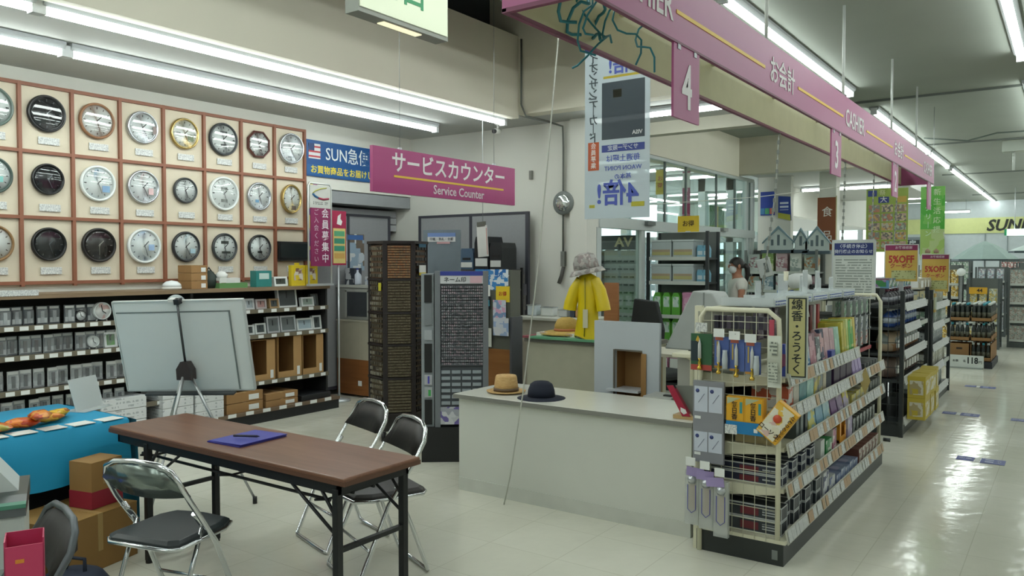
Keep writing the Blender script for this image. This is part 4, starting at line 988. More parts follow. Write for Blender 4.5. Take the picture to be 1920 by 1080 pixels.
# second counter with goods
s2 = thing('second_counter', 'pale counter with open side shelves behind the white counter', 'counter', (-3.54, 6.66, 0))
GC = C('#aaa995', .6)
obj('front_panel', box(-.76, 0, -.33, -.3, .03, .84), GC, s2)
obj('worktop', box(-.78, .42, -.35, .3, .84, .875), C('#6f6d66', .5), s2)
obj('end_panel', box(-.76, -.73, -.3, .28, .03, .84), GC, s2); obj('inner_panel', box(-.02, .0, -.3, .28, .03, .84), GC, s2)
obj('end_panel', box(.38, .41, -.3, .28, .03, .84), GC, s2)
obj('shelf', box(0, .38, -.32, .28, .6, .63), GC, s2); obj('back_panel', box(0, .38, .25, .28, .03, .84), C('#3a3f46', .6), s2)
obj('kick_panel', box(0, .38, -.28, -.26, .0, .03), C('#2b2e32', .6), s2)
tag(obj('navy_carton', bxy(.3, .3, .38), C('#1f2f50', .6), None, (-3.35, 6.62, .031)), 'dark navy box on the floor shelf of second counter', 'box')
tag(obj('grey_tray', bxy(.2, .25, .12), C('#8e9294', .5), None, (-3.33, 6.6, .631)), 'grey tray inside the upper shelf of second counter', 'tray')
gm = thing('green_mat', 'green sheet of goods spread along second counter top', 'mat', (-4.04, 6.6, .876))
obj('mat', box(-.26, .55, -.33, .2, 0, .02), C('#5f9a76', .5), gm); obj('red_edge', box(-.27, -.2, -.335, .2, .003, .024), C('#8d4a52', .5), gm)
obj('white_goods', box(-.2, .3, -.2, .12, .02, .05), printed(('#c9c4b4', '#b89a86', '#d3d5cc'), 10), gm)
def hat(name, label, x, y, z, r_brim, crown, brimdrop, mat, band=None, rz=0, tilt=(0, 0), n=32):
    t = thing(name, label, 'hat', (x, y, z), rz)
    Mt = Euler((R(tilt[0]), R(tilt[1]), 0)).to_matrix().to_4x4()
    rb = crown[0][0]
    obj('crown', MB().lathe(crown, n, Mt), mat, t)
    obj('brim', MB().lathe([(rb - .004, .012), (rb + (r_brim - rb) * .5, .008), (r_brim, brimdrop), (r_brim - .002, brimdrop - .005), (rb - .004, .003)], n, Mt), mat, t)
    if band: obj('hat_band', MB().lathe([(rb + .002, .012), (rb + .0015, .035)], n, Mt), band, t)
    return t
STRAW = wood('#b08a52', '#d2b078', .7, 30, (1, 1, 12))
hat('straw_hat', 'tan straw fedora with dark band on the white counter', -3.27, 4.55, .681, .14, [(.088, .01), (.083, .06), (.076, .11), (.07, .122), (.045, .118), (.0, .108)], .014, STRAW, C('#5d4a34', .6))
hat('navy_hat', 'dark navy felt bucket hat on the white counter edge', -2.94, 4.5, .681, .165, [(.095, .012), (.09, .055), (.075, .095), (.05, .112), (0, .118)], .0, C('#161d2e', .8, grain=.1))
hat('sun_hat', 'wide yellow straw sun hat lying on the second counter', -4.02, 6.6, .926, .26, [(.12, .012), (.115, .07), (.09, .12), (.05, .14), (0, .145)], -.012, wood('#a88a44', '#c4a557', .8, 30, (1, 1, 12)), C('#b5764e', .6))
# ---------------------------------------------------------------- white service counter
wc_ = thing('white_counter', 'long low white counter with grey edge and two hats on top', 'counter', (-2.66, 4.62, 0))
CW = C('#c9cbc2', .45, grain=.03, scale=3)
obj('front_panel', box(-.86, .87, -.29, -.27, .0, .65), CW, wc_)
obj('end_panel', box(-.86, -.84, -.27, .3, .0, .65), CW, wc_); obj('end_panel', box(.85, .87, -.27, .3, .0, .65), C('#83857f', .5), wc_)
obj('kick_plate', box(-.86, .87, -.297, -.29, .0, .09), C('#c2c4bb', .45), wc_)
obj('worktop', box(-.885, .885, -.32, .32, .652, .68), C('#d2d3c9', .22, grain=.02), wc_, bev=.004)
obj('grey_edge', box(-.888, .888, -.326, -.318, .65, .678), C('#7b7b74', .5), wc_)
# white panel with box-shaped recess standing behind
wp = thing('white_display_panel', 'tall white panel with brown box-shaped recess behind the counter', 'panel', (-2.67, 5.22, 0))
PANELC = C('#b9c0c6', .5, grain=.01)
px0, px1, rx0, rx1, rz0, rz1 = -.265, .265, -.09, .13, .35, .95
obj('panel_sheet', MB().box(px0, rx0, 0, .03, 0, 1.165).box(rx1, px1, 0, .03, 0, 1.165).box(rx0, rx1, 0, .03, rz1, 1.165).box(rx0, rx1, 0, .03, 0, rz0), PANELC, wp)
obj('recess_box', MB().box(rx0, rx1, .16, .17, rz0, rz1).box(rx0 - .008, rx0, .03, .17, rz0, rz1).box(rx1, rx1 + .008, .03, .17, rz0, rz1).box(rx0, rx1, .03, .17, rz1, rz1 + .008).box(rx0, rx1, .03, .17, rz0 - .008, rz0), C('#8f6a3c', .7), wp)
obj('recess_rim', MB().box(rx0 - .012, rx0, -.008, .0, .4, rz1 + .01).box(rx0, rx1, -.006, 0, rz1, rz1 + .012), C('#5f5a50', .5), wp)
obj('tray', MB().box(rx0 - .05, rx1 - .01, -.05, .14, .655, .67), C('#c3c8cd', .3), wp)
obj('side_flap', MB().box(rx1 - .005, rx1 + .035, -.01, -.004, .62, rz1 - .01), C('#96703f', .7), wp)
obj('foot', box(-.25, .25, -.06, .15, 0, .012), GREYP, wp)
# register area
fb = thing('flatbed_scanner', 'grey-white flat scanner box on a stand behind the counter', 'appliance', (-2.29, 5.15, 0))
obj('stand_table', box(-.1, .1, -.2, .0, .0, .60), C('#a9aaa2', .5), fb); obj('body', box(-.11, .11, -.22, .0, .60, .67), C('#b9bbb2', .4), fb, bev=.006); obj('lid', box(-.105, .105, -.215, -.005, .67, .69), C('#9fa19b', .35), fb, bev=.005)
obj('dark_clip', box(.02, .08, -.16, -.12, .69, .7), BLACK, fb)
pdl = thing('register_pedestal', 'ivory register pedestal with flat head and round post', 'register stand', (-2.06, 5.0, 0))
obj('column', MB().lathe([(.09, 0), (.09, .02), (.025, .04), (.022, .95), (.06, .97)], 16), IVORY, pdl)
obj('head_plate', box(-.12, .1, -.08, .08, .97, 1.0), IVORY, pdl, bev=.008)
obj('grey_box', box(-.12, -.02, .02, .12, .69, .97), C('#9b9b93', .5), pdl)
obj('cross_arm', box(-.1, .1, -.1, -.06, .72, .75), IVORY, pdl)
rgm = thing('register_screen', 'large pale grey sloped back of a register screen unit', 'cash register', (-2.13, 5.35, 0))
obj('base_cabinet', box(-.1, .22, .0, .3, 0, .9), C('#a5a69e', .5), rgm)
obj('sloped_housing', MB().prism([(-.27, .98), (-.05, .98), (.14, 1.3), (.08, 1.39), (-.06, 1.4)], -.06, .22), C('#a9aeac', .45), rgm, bev=.01)
obj('neck', box(-.12, .1, .02, .16, .9, .99), C('#7b7f7e', .5), rgm)
obj('screen', MB().box(-.2, .1, .222, .23, 1.0, 1.3), C('#30363a', .2), rgm)
obj('seam', box(.02, .03, -.064, -.058, 1.2, 1.39), C('#7e8482', .5), rgm)
rs = thing('crimson_menu_stand', 'crimson slanted card stand on a wooden base at counter end', 'card stand', (-1.9, 4.42, .681))
Ms = Matrix.Rotation(R(-20), 4, 'Y')
obj('wood_base', box(-.02, .16, -.06, .06, 0, .022), C('#b79a6a', .5), rs)
obj('red_panel', MB().box(-.012, .006, -.06, .06, .02, .19, Matrix.Rotation(R(-24), 4, 'Y') if False else Matrix.Translation((.06, 0, 0)) @ Matrix.Rotation(R(-28), 4, 'Y')), C('#a11f3c', .4), rs)
obj('red_face', MB().prism([(-.06, .19), (-.02, .195), (.09, .02), (.04, .02)], -.065, -.06), C('#a11f3c', .4), rs)
obj('grey_board', MB().prism([(-.02, .19), (.16, .2), (.16, .02), (.09, .02)], -.03, -.02), C('#6d7069', .5), rs)
obj('emblem', MB().prism([(.03, .07), (.06, .06), (.07, .04), (.05, .03), (.03, .045)], -.0665, -.065), PAPER, rs)
# yellow raincoat on a pole with a grey sun hat above
rc = thing('yellow_raincoat', 'bright yellow child raincoat hanging on a pole above second counter', 'raincoat', (-3.67, 6.4, 0))
YC = C('#d8bf12', .35, grain=.05, scale=4)
prof = [(.03, 1.5), (.09, 1.47), (.105, 1.38), (.1, 1.25), (.105, 1.1), (.125, .95), (.13, .9)]
m = MB(); n = 20; vs = []; fs = []
for r_, z in prof:
    for j in range(n):
        a = 2 * PI * j / n; rr = r_ * (1 + .07 * math.sin(3 * a + z * 5) * (1.5 - z) * 1.6)
        vs.append((rr * math.cos(a), rr * .6 * math.sin(a), z + (.02 * math.sin(2 * a) if z < .92 else 0)))
for i in range(len(prof) - 1):
    for j in range(n): fs.append((i * n + j, (i + 1) * n + j, (i + 1) * n + (j + 1) % n, i * n + (j + 1) % n))
m.add(vs, fs, True)
obj('coat_body', m, YC, rc)
for s in (-1, 1): obj('sleeve', MB().tube([(s * .07, 0, 1.44), (s * .13, -.01, 1.34), (s * .17, -.02, 1.22), (s * .18, -.02, 1.16)], [.05, .06, .062, .064], 12, cap=False), YC, rc)
obj('front_seam', MB().tube([(.01, -.07, 1.46), (.01, -.066, 1.2), (.01, -.08, .92)], .004, 5), C('#8b8a30', .5), rc)
obj('clear_pocket', box(-.0, .05, -.09, -.082, 1.0, 1.17), C('#c9c6a8', .3), rc)
obj('pole', MB().tube([(0, 0, .9), (0, 0, 1.66)], .008, 8), STEEL, rc)
obj('hem', MB().tube([(.13 * math.cos(2 * PI * k / 16), .078 * math.sin(2 * PI * k / 16), .905 + .02 * math.sin(4 * PI * k / 16)) for k in range(16)], .006, 6, True), C('#c9b010', .4), rc)
hat('grey_sun_hat', 'grey patterned sun hat topping the raincoat pole', -3.68, 6.4, 1.53, .17, [(.12, .012), (.115, .08), (.09, .14), (.04, .16), (0, .162)], -.03, printed(('#a9a7a2', '#8b8783', '#bdb7b1', '#9a8f8c'), 30, .8), None, 0, (6, -10))
# boards and chair behind the counter
tag(obj('wooden_panel', MB().prism([(-.1, 0), (.12, 0), (.06, .5), (.05, 1.4), (-.1, 1.4)], 0, .03), wood('#92603a', '#a26c42', .5, 3), None, (-3.7, 6.95, 0)), 'orange-brown wooden panel standing behind the yellow raincoat', 'panel')
oc = thing('office_chair', 'black mesh office chair behind the white panel', 'chair', (-3.42, 7.15, 0), R(-20))
obj('backrest', MB().prism([(-.2, .72), (.2, .72), (.22, .95), (.13, 1.22), (-.17, 1.24), (-.22, .95)], -.03, .02), C('#25292a', .7), oc, bev=.012)
obj('seat', box(-.23, .23, .0, .45, .45, .52), C('#222526', .7), oc, bev=.03)
obj('gas_post', MB().tube([(0, .22, .1), (0, .22, .46)], .025, 10), BLACK, oc)
obj('back_bar', MB().tube([(0, .1, .46), (0, -.04, .5), (0, -.03, .8)], .02, 8), BLACK, oc)
for k in range(5):
    a = R(72 * k); obj('spoke', MB().tube([(0, .22, .11), (.27 * math.cos(a), .22 + .27 * math.sin(a), .07)], .018, 8), BLACK, oc)
    obj('caster', MB().lathe([(.0, 0), (.025, .005), (.03, .03), (.025, .055), (0, .06)], 10, Matrix.Translation((.27 * math.cos(a), .22 + .27 * math.sin(a), 0))), C('#111213', .5), oc)
wd = thing('white_desk', 'white desk with paper sheets beside the register screen', 'desk', (-2.55, 6.15, 0))
obj('desktop', box(-.4, .3, -.25, .25, .84, .865), C('#c2bfae', .5), wd)
for x in (-.38, .28): obj('side_panel', box(x - .012, x + .012, -.25, .25, 0, .84), C('#9a8460', .6), wd)
tag(obj('paper_sheet', MB().box(-.12, .15, -.1, .1, 0, .004), PAPER, None, (-2.5, 6.05, .8665), (0, 0, .3)), 'white paper sheet on the desk behind the register', 'paper')

# ---------------------------------------------------------------- gondola of incense and candles
go = thing('incense_gondola', 'ivory shop gondola with wire mesh end and tilted price rails', 'shelf', (-1.45, 5.5, 0))
GX0, GX1, GY0, GY1 = -.25, .23, -1.31, 1.32
obj('base_plinth', box(GX0, GX1, GY0, GY1, 0, .115), C('#262b29', .45), go)
obj('plinth_sticker', box(GX1 - .06, GX1 - .03, GY0 - .002, GY0, .03, .08), C('#767b78', .5), go)
obj('base_tray', box(GX0, GX1 + .01, GY0, GY1, .115, .135), IVORY, go)
obj('back_panel', box(GX0, GX0 + .012, GY0, GY1, .135, 1.33), C('#9d9c8e', .6), go)
for y in (GY0 + .02, -.43, .45, GY1 - .02): obj('back_post', box(GX0 - .02, GX0 + .02, y - .018, y + .018, .0, 1.36), IVORY, go)
LEV = (.40, .62, .81, .99)
def rail_tags(y0, y1, z, x, seed, orange=.35):
    rnd = random.Random(seed); y = y0 + .01
    while y < y1 - .05:
        w = rnd.choice((.05, .06, .07, .09)); o = rnd.random() < orange
        obj('price_tag', MB().box(.001, .004, y, y + w, -.04, .02, Matrix.Translation((x, 0, z)) @ Matrix.Rotation(R(-12), 4, 'Y')), C('#b29678', .5) if o else TAG, go)
        y += w + rnd.choice((.004, .008, .03))
for k, z in enumerate((.155,) + LEV):
    half = k >= 3
    y1 = GY1 - .01
    if k: obj('shelf_board', box(GX0 + .01, GX1 - .01, GY0 + .03, (.42 if k == 4 else y1), z - .022, z), IVORY, go)
    ye = .42 if k == 4 else y1
    obj('price_rail', MB().box(-.004, .001, GY0 + .03, ye, -.048, .026, Matrix.Translation((GX1 + .006, 0, z)) @ Matrix.Rotation(R(-12), 4, 'Y')), C('#bcbbb0', .4), go)
    rail_tags(GY0 + .04, ye, z, GX1 + .008, k + 3, .45 if k < 3 else .3)
    if k:
        obj('shelf_bracket', MB().prism([(GX0, z - .022), (GX1 - .03, z - .022), (GX1 - .03, z - .035), (GX0, z - .09)], GY0 + .03, GY0 + .036), IVORY, go)
# mesh end panel in a tube frame
YE = GY0 - .005
fr = [(GX0 + .02, YE, .0), (GX0 + .02, YE, 1.30), (GX0 + .05, YE, 1.345), (GX1 - .09, YE, 1.345), (GX1 - .035, YE, 1.30), (GX1 - .03, YE, 1.2), (GX1 - .03, YE, .14)]
obj('end_frame', MB().tube(fr, .014, 10), IVORY, go)
for k in range(6): obj('mesh_wire', MB().tube([(GX0 + .02 + (k + 1) * .0615, YE, .12), (GX0 + .02 + (k + 1) * .0615, YE, 1.34)], .002, 5), C('#c9c8b2', .4), go)
for k in range(18): obj('mesh_wire', MB().tube([(GX0 + .02, YE - .004, .16 + k * .066), (GX1 - .03, YE - .004, .16 + k * .066)], .002, 5), C('#c9c8b2', .4), go)
fr2 = [(GX1 - .03, GY1 + .01, .12), (GX1 - .03, GY1 + .01, 1.29), (GX1 - .06, GY1 + .01, 1.34), (GX0 + .05, GY1 + .01, 1.34), (GX0 + .02, GY1 + .01, 1.3), (GX0 + .02, GY1 + .01, 0)]
obj('end_frame', MB().tube(fr2, .014, 10), IVORY, go)
for k in range(7): obj('mesh_wire', MB().tube([(GX0 + .02 + k * .07, GY1 + .01, .12), (GX0 + .02 + k * .07, GY1 + .01, 1.33)], .002, 5), C('#c9c8b2', .4), go)
obj('top_rail', MB().tube([(GX0 + .02, GY0, 1.34), (GX0 + .02, GY1, 1.34)], .01, 8), IVORY, go)
obj('end_sensor', MB().tube([(GX1 + .01, GY1 - .02, .2), (GX1 + .06, GY1 - .02, .2)], .015, 8), C('#33383a', .5), go)
GOX, GOY = -1.45, 5.5
def pkt(name, label, cat, y, z, w, d, h, body, front=None, group=None, x=GX1 - .02, rz=0, tilt=0, strip=None):
    """a packet on the gondola; its face looks at the aisle (+X); x is the face"""
    t = thing(name, label, cat, (GOX + x, GOY + y, z), R(rz), group)
    Mt = Matrix.Rotation(R(tilt), 4, 'Y')
    obj('body', MB().box(-d, 0, -w / 2, w / 2, 0, h, Mt), body, t)
    if front is not None: obj('face_print', MB().box(0, .0015, -w / 2 + .004, w / 2 - .004, .004, h - .004, Mt), front, t)
    if strip is not None: obj('side_print', MB().box(-d + .01, -.01, -w / 2 - .0015, -w / 2, h * .15, h * .85, Mt), strip, t)
    return t
DKB = C('#31363c', .4); DKN = C('#262c40', .4); WED = C('#b9bdbd', .4)
DKF = printed(('#3a4048', '#7b2b34', '#2c333c', '#a9adb0', '#353b44'), 40)
def incense(y, z, w, h, n, rows, labels, group, col, d=.4):
    """long dark boxes with white edges, stacked"""
    src = None
    for r_ in range(rows):
        for k in range(n):
            loc = (GOX + GX1 - .03 - .02 * (k % 2), GOY + y + k * (w + .006), z + r_ * (h + .003))
            if src is None:
                src = thing('incense_box', labels, 'box', loc, 0, group)
                obj('body', box(-d, 0, -w / 2, w / 2, 0, h), col, src)
                m = MB(); e = .006
                for (a, b, c2, d2) in ((-w / 2, w / 2, 0, e), (-w / 2, w / 2, h - e, h), (-w / 2, -w / 2 + e, e, h - e), (w / 2 - e, w / 2, e, h - e)): m.box(0, .002, a, b, c2, d2)
                m.box(-d, 0, -w / 2 - .001, -w / 2, h - e, h); m.box(-d, 0, -w / 2 - .001, -w / 2, 0, e); m.box(-d, 0, -w / 2, -w / 2 + e, h, h + .001); m.box(-d, 0, w / 2 - e, w / 2, h, h + .001)
                obj('white_edge', m, WED, src)
                obj('red_patch', box(-d * .55, -d * .3, -w / 2 - .002, -w / 2 - .001, h * .2, h * .75), C('#6d2630', .4), src)
                obj('side_lettering', box(-d * .25, -d * .05, -w / 2 - .002, -w / 2 - .001, h * .3, h * .7), fineprint('#31363c', '#b0b4b6', 70, 2, .6), src)
                CH[src.name] = kids(src)
            else: dup(src, loc)
incense(-1.2, .137, .11, .075, 7, 2, 'dark incense box with white edges in the base tray stacks', 'incense boxes in the base tray', DKB)
incense(-1.2, .402, .085, .05, 8, 2, 'dark incense box with white edges on lowest shelf stacks', 'incense boxes on the lowest shelf', DKN, .42)
# base tray beyond the incense
pkt('tall_white_box', 'white and navy upright box in the base tray after the incense', 'box', -.36, .137, .13, .3, .16, C('#c5c8ca', .4), printed(('#c9cccf', '#2d3560', '#b4b8bd'), 14), strip=C('#2d3560', .4))
pkt('small_white_box', 'low white box with blue print in the base tray', 'box', -.2, .137, .14, .3, .1, C('#bfc3c5', .4), printed(('#bfc3c5', '#5b6a9a'), 18))
for k in range(5): pkt('lavender_box', 'flat lavender and blue box lying in the base tray', 'box', -.03 + k * .125, .137, .115, .36, .075 + .012 * (k % 2), printed(('#8f96b4', '#7d8aa8', '#a5a3bc', '#8f9a86'), 12), printed(('#7a88a6', '#c0c4cc'), 20), 'lavender boxes in the base tray')
for k in range(6): pkt('brown_box', 'flat reddish-brown box at the far end of the base tray', 'box', .62 + k * .115, .137, .105, .38, .12, C('#6d4238', .5), printed(('#b8b3a8', '#7a4a3e', '#c4c0b6'), 22), 'reddish-brown boxes in the base tray')
# lowest shelf
pkt('white_jar_box', 'white round-topped pack on the lowest shelf by the incense', 'box', -.45, .402, .09, .2, .11, C('#c6cac6', .4), None)
pkt('green_pack', 'bright green pack with white top on the lowest shelf', 'pack', -.3, .402, .15, .25, .09, C('#2f8a4c', .4), printed(('#2f8a4c', '#c7cfc4', '#23743c'), 14))
pkt('pink_dark_pack', 'dark pack with pink flowers on the lowest shelf', 'pack', -.15, .402, .1, .2, .13, printed(('#3a3a3c', '#b26a86', '#d1c9c4', '#4a3f3e'), 22), None)
ob = thing('orange_window_box', 'orange box with a cut-out front on the lowest shelf', 'box', (GOX + GX1 - .03, GOY + .1, .402))
obj('side', MB().box(-.2, 0, -.085, -.075, 0, .17).box(-.2, 0, .075, .085, 0, .17).box(-.2, 0, -.085, .085, 0, .02).box(-.2, -.19, -.085, .085, 0, .17).box(-.2, 0, -.085, .085, .155, .17), C('#cf8a22', .4), ob)
obj('front_frame', MB().box(0, .004, -.085, -.05, 0, .17).box(0, .004, .05, .085, 0, .1).box(0, .004, -.05, .05, 0, .04), C('#dc9a2c', .4), ob)
pkt('violet_pack', 'violet and white pack on the lowest shelf past the orange box', 'pack', .28, .402, .13, .25, .16, printed(('#6a5a86', '#a69ab8', '#c4bfca', '#50456e'), 16), None)
for k in range(7): pkt('dark_candle_can', 'small dark can with pale label near the shelf end', 'can', .45 + k * .11, .402, .08, .08, .1, C('#3c4140', .4), printed(('#8b9290', '#4a504e', '#a9afac'), 30), 'dark cans on the lowest shelf', x=GX1 - .03)
# second shelf
for k in range(3): pkt('grey_flat_box', 'grey-green upright flat box near the mesh end of second shelf', 'box', -1.0 + k * .09, .622, .05, .25, .16, C(('#4d5655', '#6d7876', '#3c4446')[k], .4), None, 'grey upright boxes on the second shelf')
for k in range(3): pkt('light_blue_box', ('light blue and yellow flowered box', 'plain pale blue box leaning back', 'pale blue flowered box')[k] + ' on the second shelf', 'box', -.68 + k * .17, .622, .15, .22, .155 - .012 * k, printed((('#7fb0c4', '#c9c46a', '#93bccb', '#6a9cb8'), ('#7aa5bd', '#86b1c6'), ('#8fb6c4', '#a8c3ca', '#c9c89a'))[k], 18), None, tilt=-8)
for k in range(3): pkt('purple_bag', ('deep mauve bag', 'mauve bag with white label', 'lilac and yellow bag')[k] + ' on the second shelf beyond the blue boxes', 'bag', -.15 + k * .17, .622, .14, .16, .15, (C('#7a5a88', .4), printed(('#8d7a9a', '#c7c0cc'), 12), printed(('#b3a7c4', '#d0c35a', '#c9c5cf'), 14))[k], None, tilt=-12)
for k in range(4): pkt('yellowish_bag', 'pale yellow and grey flat bag lying on the second shelf', 'bag', .38 + k * .14, .622, .13, .3, .06 + .01 * (k % 3), printed(('#c2b65a', '#a9a897', '#d0cba0'), 14), None, 'pale yellow bags on the second shelf')
for k in range(4): pkt('dark_grey_tin', 'dark grey tin at the far end of second shelf', 'tin', .95 + k * .1, .622, .085, .2, .08, C('#4c514f', .4), None, 'dark tins on the second shelf')
# third shelf
SH3 = (('white and red small box', .09, .12, ('#c4c3bf', '#b4563c', '#c9c8c4')), ('cream tin', .1, .13, ('#b9b3a4', '#c7c2b4')), ('teal box', .14, .15, ('#4d7f84', '#5a9094', '#3d6c74')), ('pale aqua box', .14, .14, ('#8db8b0', '#a5c9c0', '#7aa8a2')), ('yellow striped box', .08, .13, ('#c7b64a', '#8b8f8e', '#d3c462')), ('grey and yellow box', .1, .14, ('#7d8486', '#b4ab6a')), ('beige slim box', .07, .15, ('#b7ae98', '#a89e86')))
y = -1.18
for nm, w, h, pc in SH3:
    pkt('candle_box', nm + ' on the third shelf up toward the mesh end', 'box', y + w / 2, .812, w, .2, h, printed(pc, 18), None); y += w + .012
pkt('leaning_case', 'long grey case leaning on the third shelf', 'case', -.28, .812, .04, .22, .2, C('#6b7078', .4), None, rz=28)
for k in range(3): pkt('aubergine_box', 'large dark aubergine box on the third shelf', 'box', -.12 + k * .17, .812, .16, .25, .165, C('#3a2446', .45), C('#33203f', .4), 'aubergine boxes on the third shelf')
for k in range(3): pkt('lilac_card', 'pale lilac pointed card pack on the third shelf', 'pack', .4 + k * .1, .812, .085, .06, .16 - .01 * k, printed(('#a896c2', '#bcaed2', '#9684b4'), 10), None, 'lilac packs on the third shelf', tilt=-10)
for k in range(5): pkt('slim_dark_case', 'slim dark case on the third shelf far end', 'case', .75 + k * .1, .812, .08, .3, .045, C('#3f4446', .4), None, 'slim dark cases on the third shelf')
# top shelf
TOPS = (('crimson and violet sachet', .1, .17, ('#6a3350', '#3b4aa0', '#8a4a6a', '#4f2a44')), ('green and violet sachet', .1, .16, ('#2f7f5a', '#8a7ab0', '#3a8f68')), ('dark violet sachet', .1, .14, ('#5a4470', '#34406a', '#77608e')), ('white sachet with blue cap', .12, .2, ('#c2c8ca', '#3a78a4', '#b4bcc0')), ('rose patterned sachet', .13, .19, ('#a8707c', '#c49aa4', '#7d5a66')), ('white sachet with dark figure', .09, .16, ('#c5cac8', '#5c6468', '#bfc4c4')), ('dark blue sachet', .08, .2, ('#39465e', '#c9a0a4', '#2e3a52')), ('pale pink tall pack', .12, .2, ('#bf9aa0', '#c9a8ac')), ('pale pink pack', .11, .19, ('#b6929a', '#c4a4a8')), ('mint pack', .12, .19, ('#8fbaa6', '#a3c8b6')))
y = -1.2
for nm, w, h, pc in TOPS:
    pkt('incense_sachet', nm + ' on the top shelf behind the incense sign', 'sachet', y + w / 2, .992, w, .05, h, printed(pc, 18), None, tilt=-6); y += w + .012
for k, (cc, c2, nm) in enumerate((('#b2a83a', '#c9bd52', 'olive yellow'), ('#bcae3e', '#a8a84a', 'mustard'), ('#a7b858', '#c3cc86', 'lime'), ('#3f9a44', '#5fb25a', 'bright green'), ('#4aa04c', '#c4c87a', 'green and yellow'), ('#c2a83a', '#d0bb58', 'golden'))):
    pkt('citrus_pack', nm + ' standing pack in the row ending the top shelf', 'pack', .06 + k * .068, .992, .06, .16, .21 + .008 * (k % 3), printed((cc, c2, cc), 10), None, tilt=-4)
pkt('blue_round_pot', 'small cobalt blue pot on the top shelf edge', 'pot', -.3, .992, .09, .06, .06, C('#33449a', .35), None, x=GX1)
# hanging goods above: pegs with packs
for k, y in enumerate((-1.0, -.85, -.7)):
    pkt('hanging_pack', 'dark hanging pack high on pegs behind the incense sign', 'pack', y, 1.16, .1, .03, .17, C('#4a3f48', .5), printed(('#6a5f66', '#8f8790', '#4a3f46'), 20), 'dark packs hanging high', x=.0)
hs = thing('white_house_pack', 'white house-shaped card pack hanging near the gondola top', 'pack', (GOX + .08, GOY - .45, 1.13))
Mh = Matrix.Rotation(R(90), 4, 'Z')
obj('body', MB().prism([(-.06, 0), (.06, 0), (.06, .13), (.0, .2), (-.06, .13)], -.02, .02, Mh), C('#bfc1b0', .5), hs)
obj('roof_fold', MB().prism([(-.065, .13), (.0, .205), (.065, .13), (.065, .14), (0, .22), (-.065, .14)], -.026, .026, Mh), C('#d0d2c6', .5), hs)
obj('print_band', MB().prism([(-.055, .02), (.055, .02), (.055, .07), (-.055, .07)], -.023, -.02, Mh), C('#a8ab98', .5), hs)
for k in range(4): pkt('red_stick_pack', ('grey card pack', 'crimson stick pack', 'white and crimson pack', 'bright red stick pack')[k] + ' hanging beside the house-shaped pack', 'pack', -.22 + k * .09, 1.15, .05, .02, .17, C(('#77716f', '#6a2a34', '#b9b4b2', '#9a2630')[k], .4), None, x=.05)
# far end: rows of small blister packs on hooks
hk = 0
for r_, z in enumerate((1.21, 1.08, .97)):
    cols_ = (('#5f8a6a', '#a9b0ac', '#3f5a4c'), ('#b4b8b8', '#3d4a6a', '#c7cbcb'), ('#b9bcba', '#a8442e', '#8b8f90'))[r_]
    lab = ('green and grey blister pack in the uppermost hook row', 'white and navy blister pack in the middle hook row', 'white and orange-red blister pack in the lowest hook row')[r_] + ' at gondola end'
    src = pkt('blister_pack', lab, 'pack', .5, z, .07, .02, .11, C('#9ea4a2', .4), printed(cols_, 30), 'blister packs in hook row %d' % (r_ + 1), x=.12)
    obj('hook', MB().tube([(-.3, 0, .115), (.02, 0, .115), (.03, 0, .13)], .003, 5), STEEL, src)
    CH[src.name] = kids(src)
    for k in range(1, 9): dup(src, (GOX + .12 + .02 * (k % 2), GOY + .5 + k * .09, z))
    for k in range(9): dup(src, (GOX + .06, GOY + .5 + k * .09, z + .004))
pkt('red_hook_strip', 'red price strip under the hooks at gondola end', 'price strip', .95, .93, .5, .01, .025, C('#9a2436', .4), None, x=.16)
# on top of the rail: clear trays and silver blister sheet
for k in range(5):
    t = thing('clear_tray', 'clear plastic tray with silver goods lying along the gondola top', 'tray', (GOX - .05, GOY - .9 + k * .4, 1.352), 0, 'clear trays along the gondola top')
    obj('tray_shell', MB().box(-.15, .15, -.19, .19, 0, .006).box(-.15, .15, -.19, -.184, 0, .05).box(-.15, .15, .184, .19, 0, .05).box(.144, .15, -.19, .19, 0, .05), clear('#dfe6e6', .55), t)
    obj('silver_goods', MB().box(-.13, .13, -.17, .17, .008, .028), C('#c9cfd2', .2, .7, grain=.1, scale=40), t)
    obj('blue_print', MB().box(.15, .152, -.16, .16, .01, .035), fineprint('#c9cfd4', '#4a5c9a', 60, 2, .6), t)
for k, (y, h) in enumerate(((-.75, .1), (-.5, .14), (-.2, .09), (.05, .16), (.2, .12), (.4, .1), (.6, .15), (.75, .1))):
    t = thing('clear_card_stand', 'small clear card stand on the gondola top trays', 'card stand', (GOX - .1 + .06 * (k % 2), GOY + y, 1.39), R(80), 'card stands on the gondola top')
    obj('upright', bxy(.07, .004, h), clear('#dfe6e6', .4), t); obj('card', box(-.03, .03, -.004, -.0025, h * .3, h * .9), C('#b9bfc0', .5), t)
    obj('foot', bxy(.07, .05, .004), clear('#dfe6e6', .4), t)

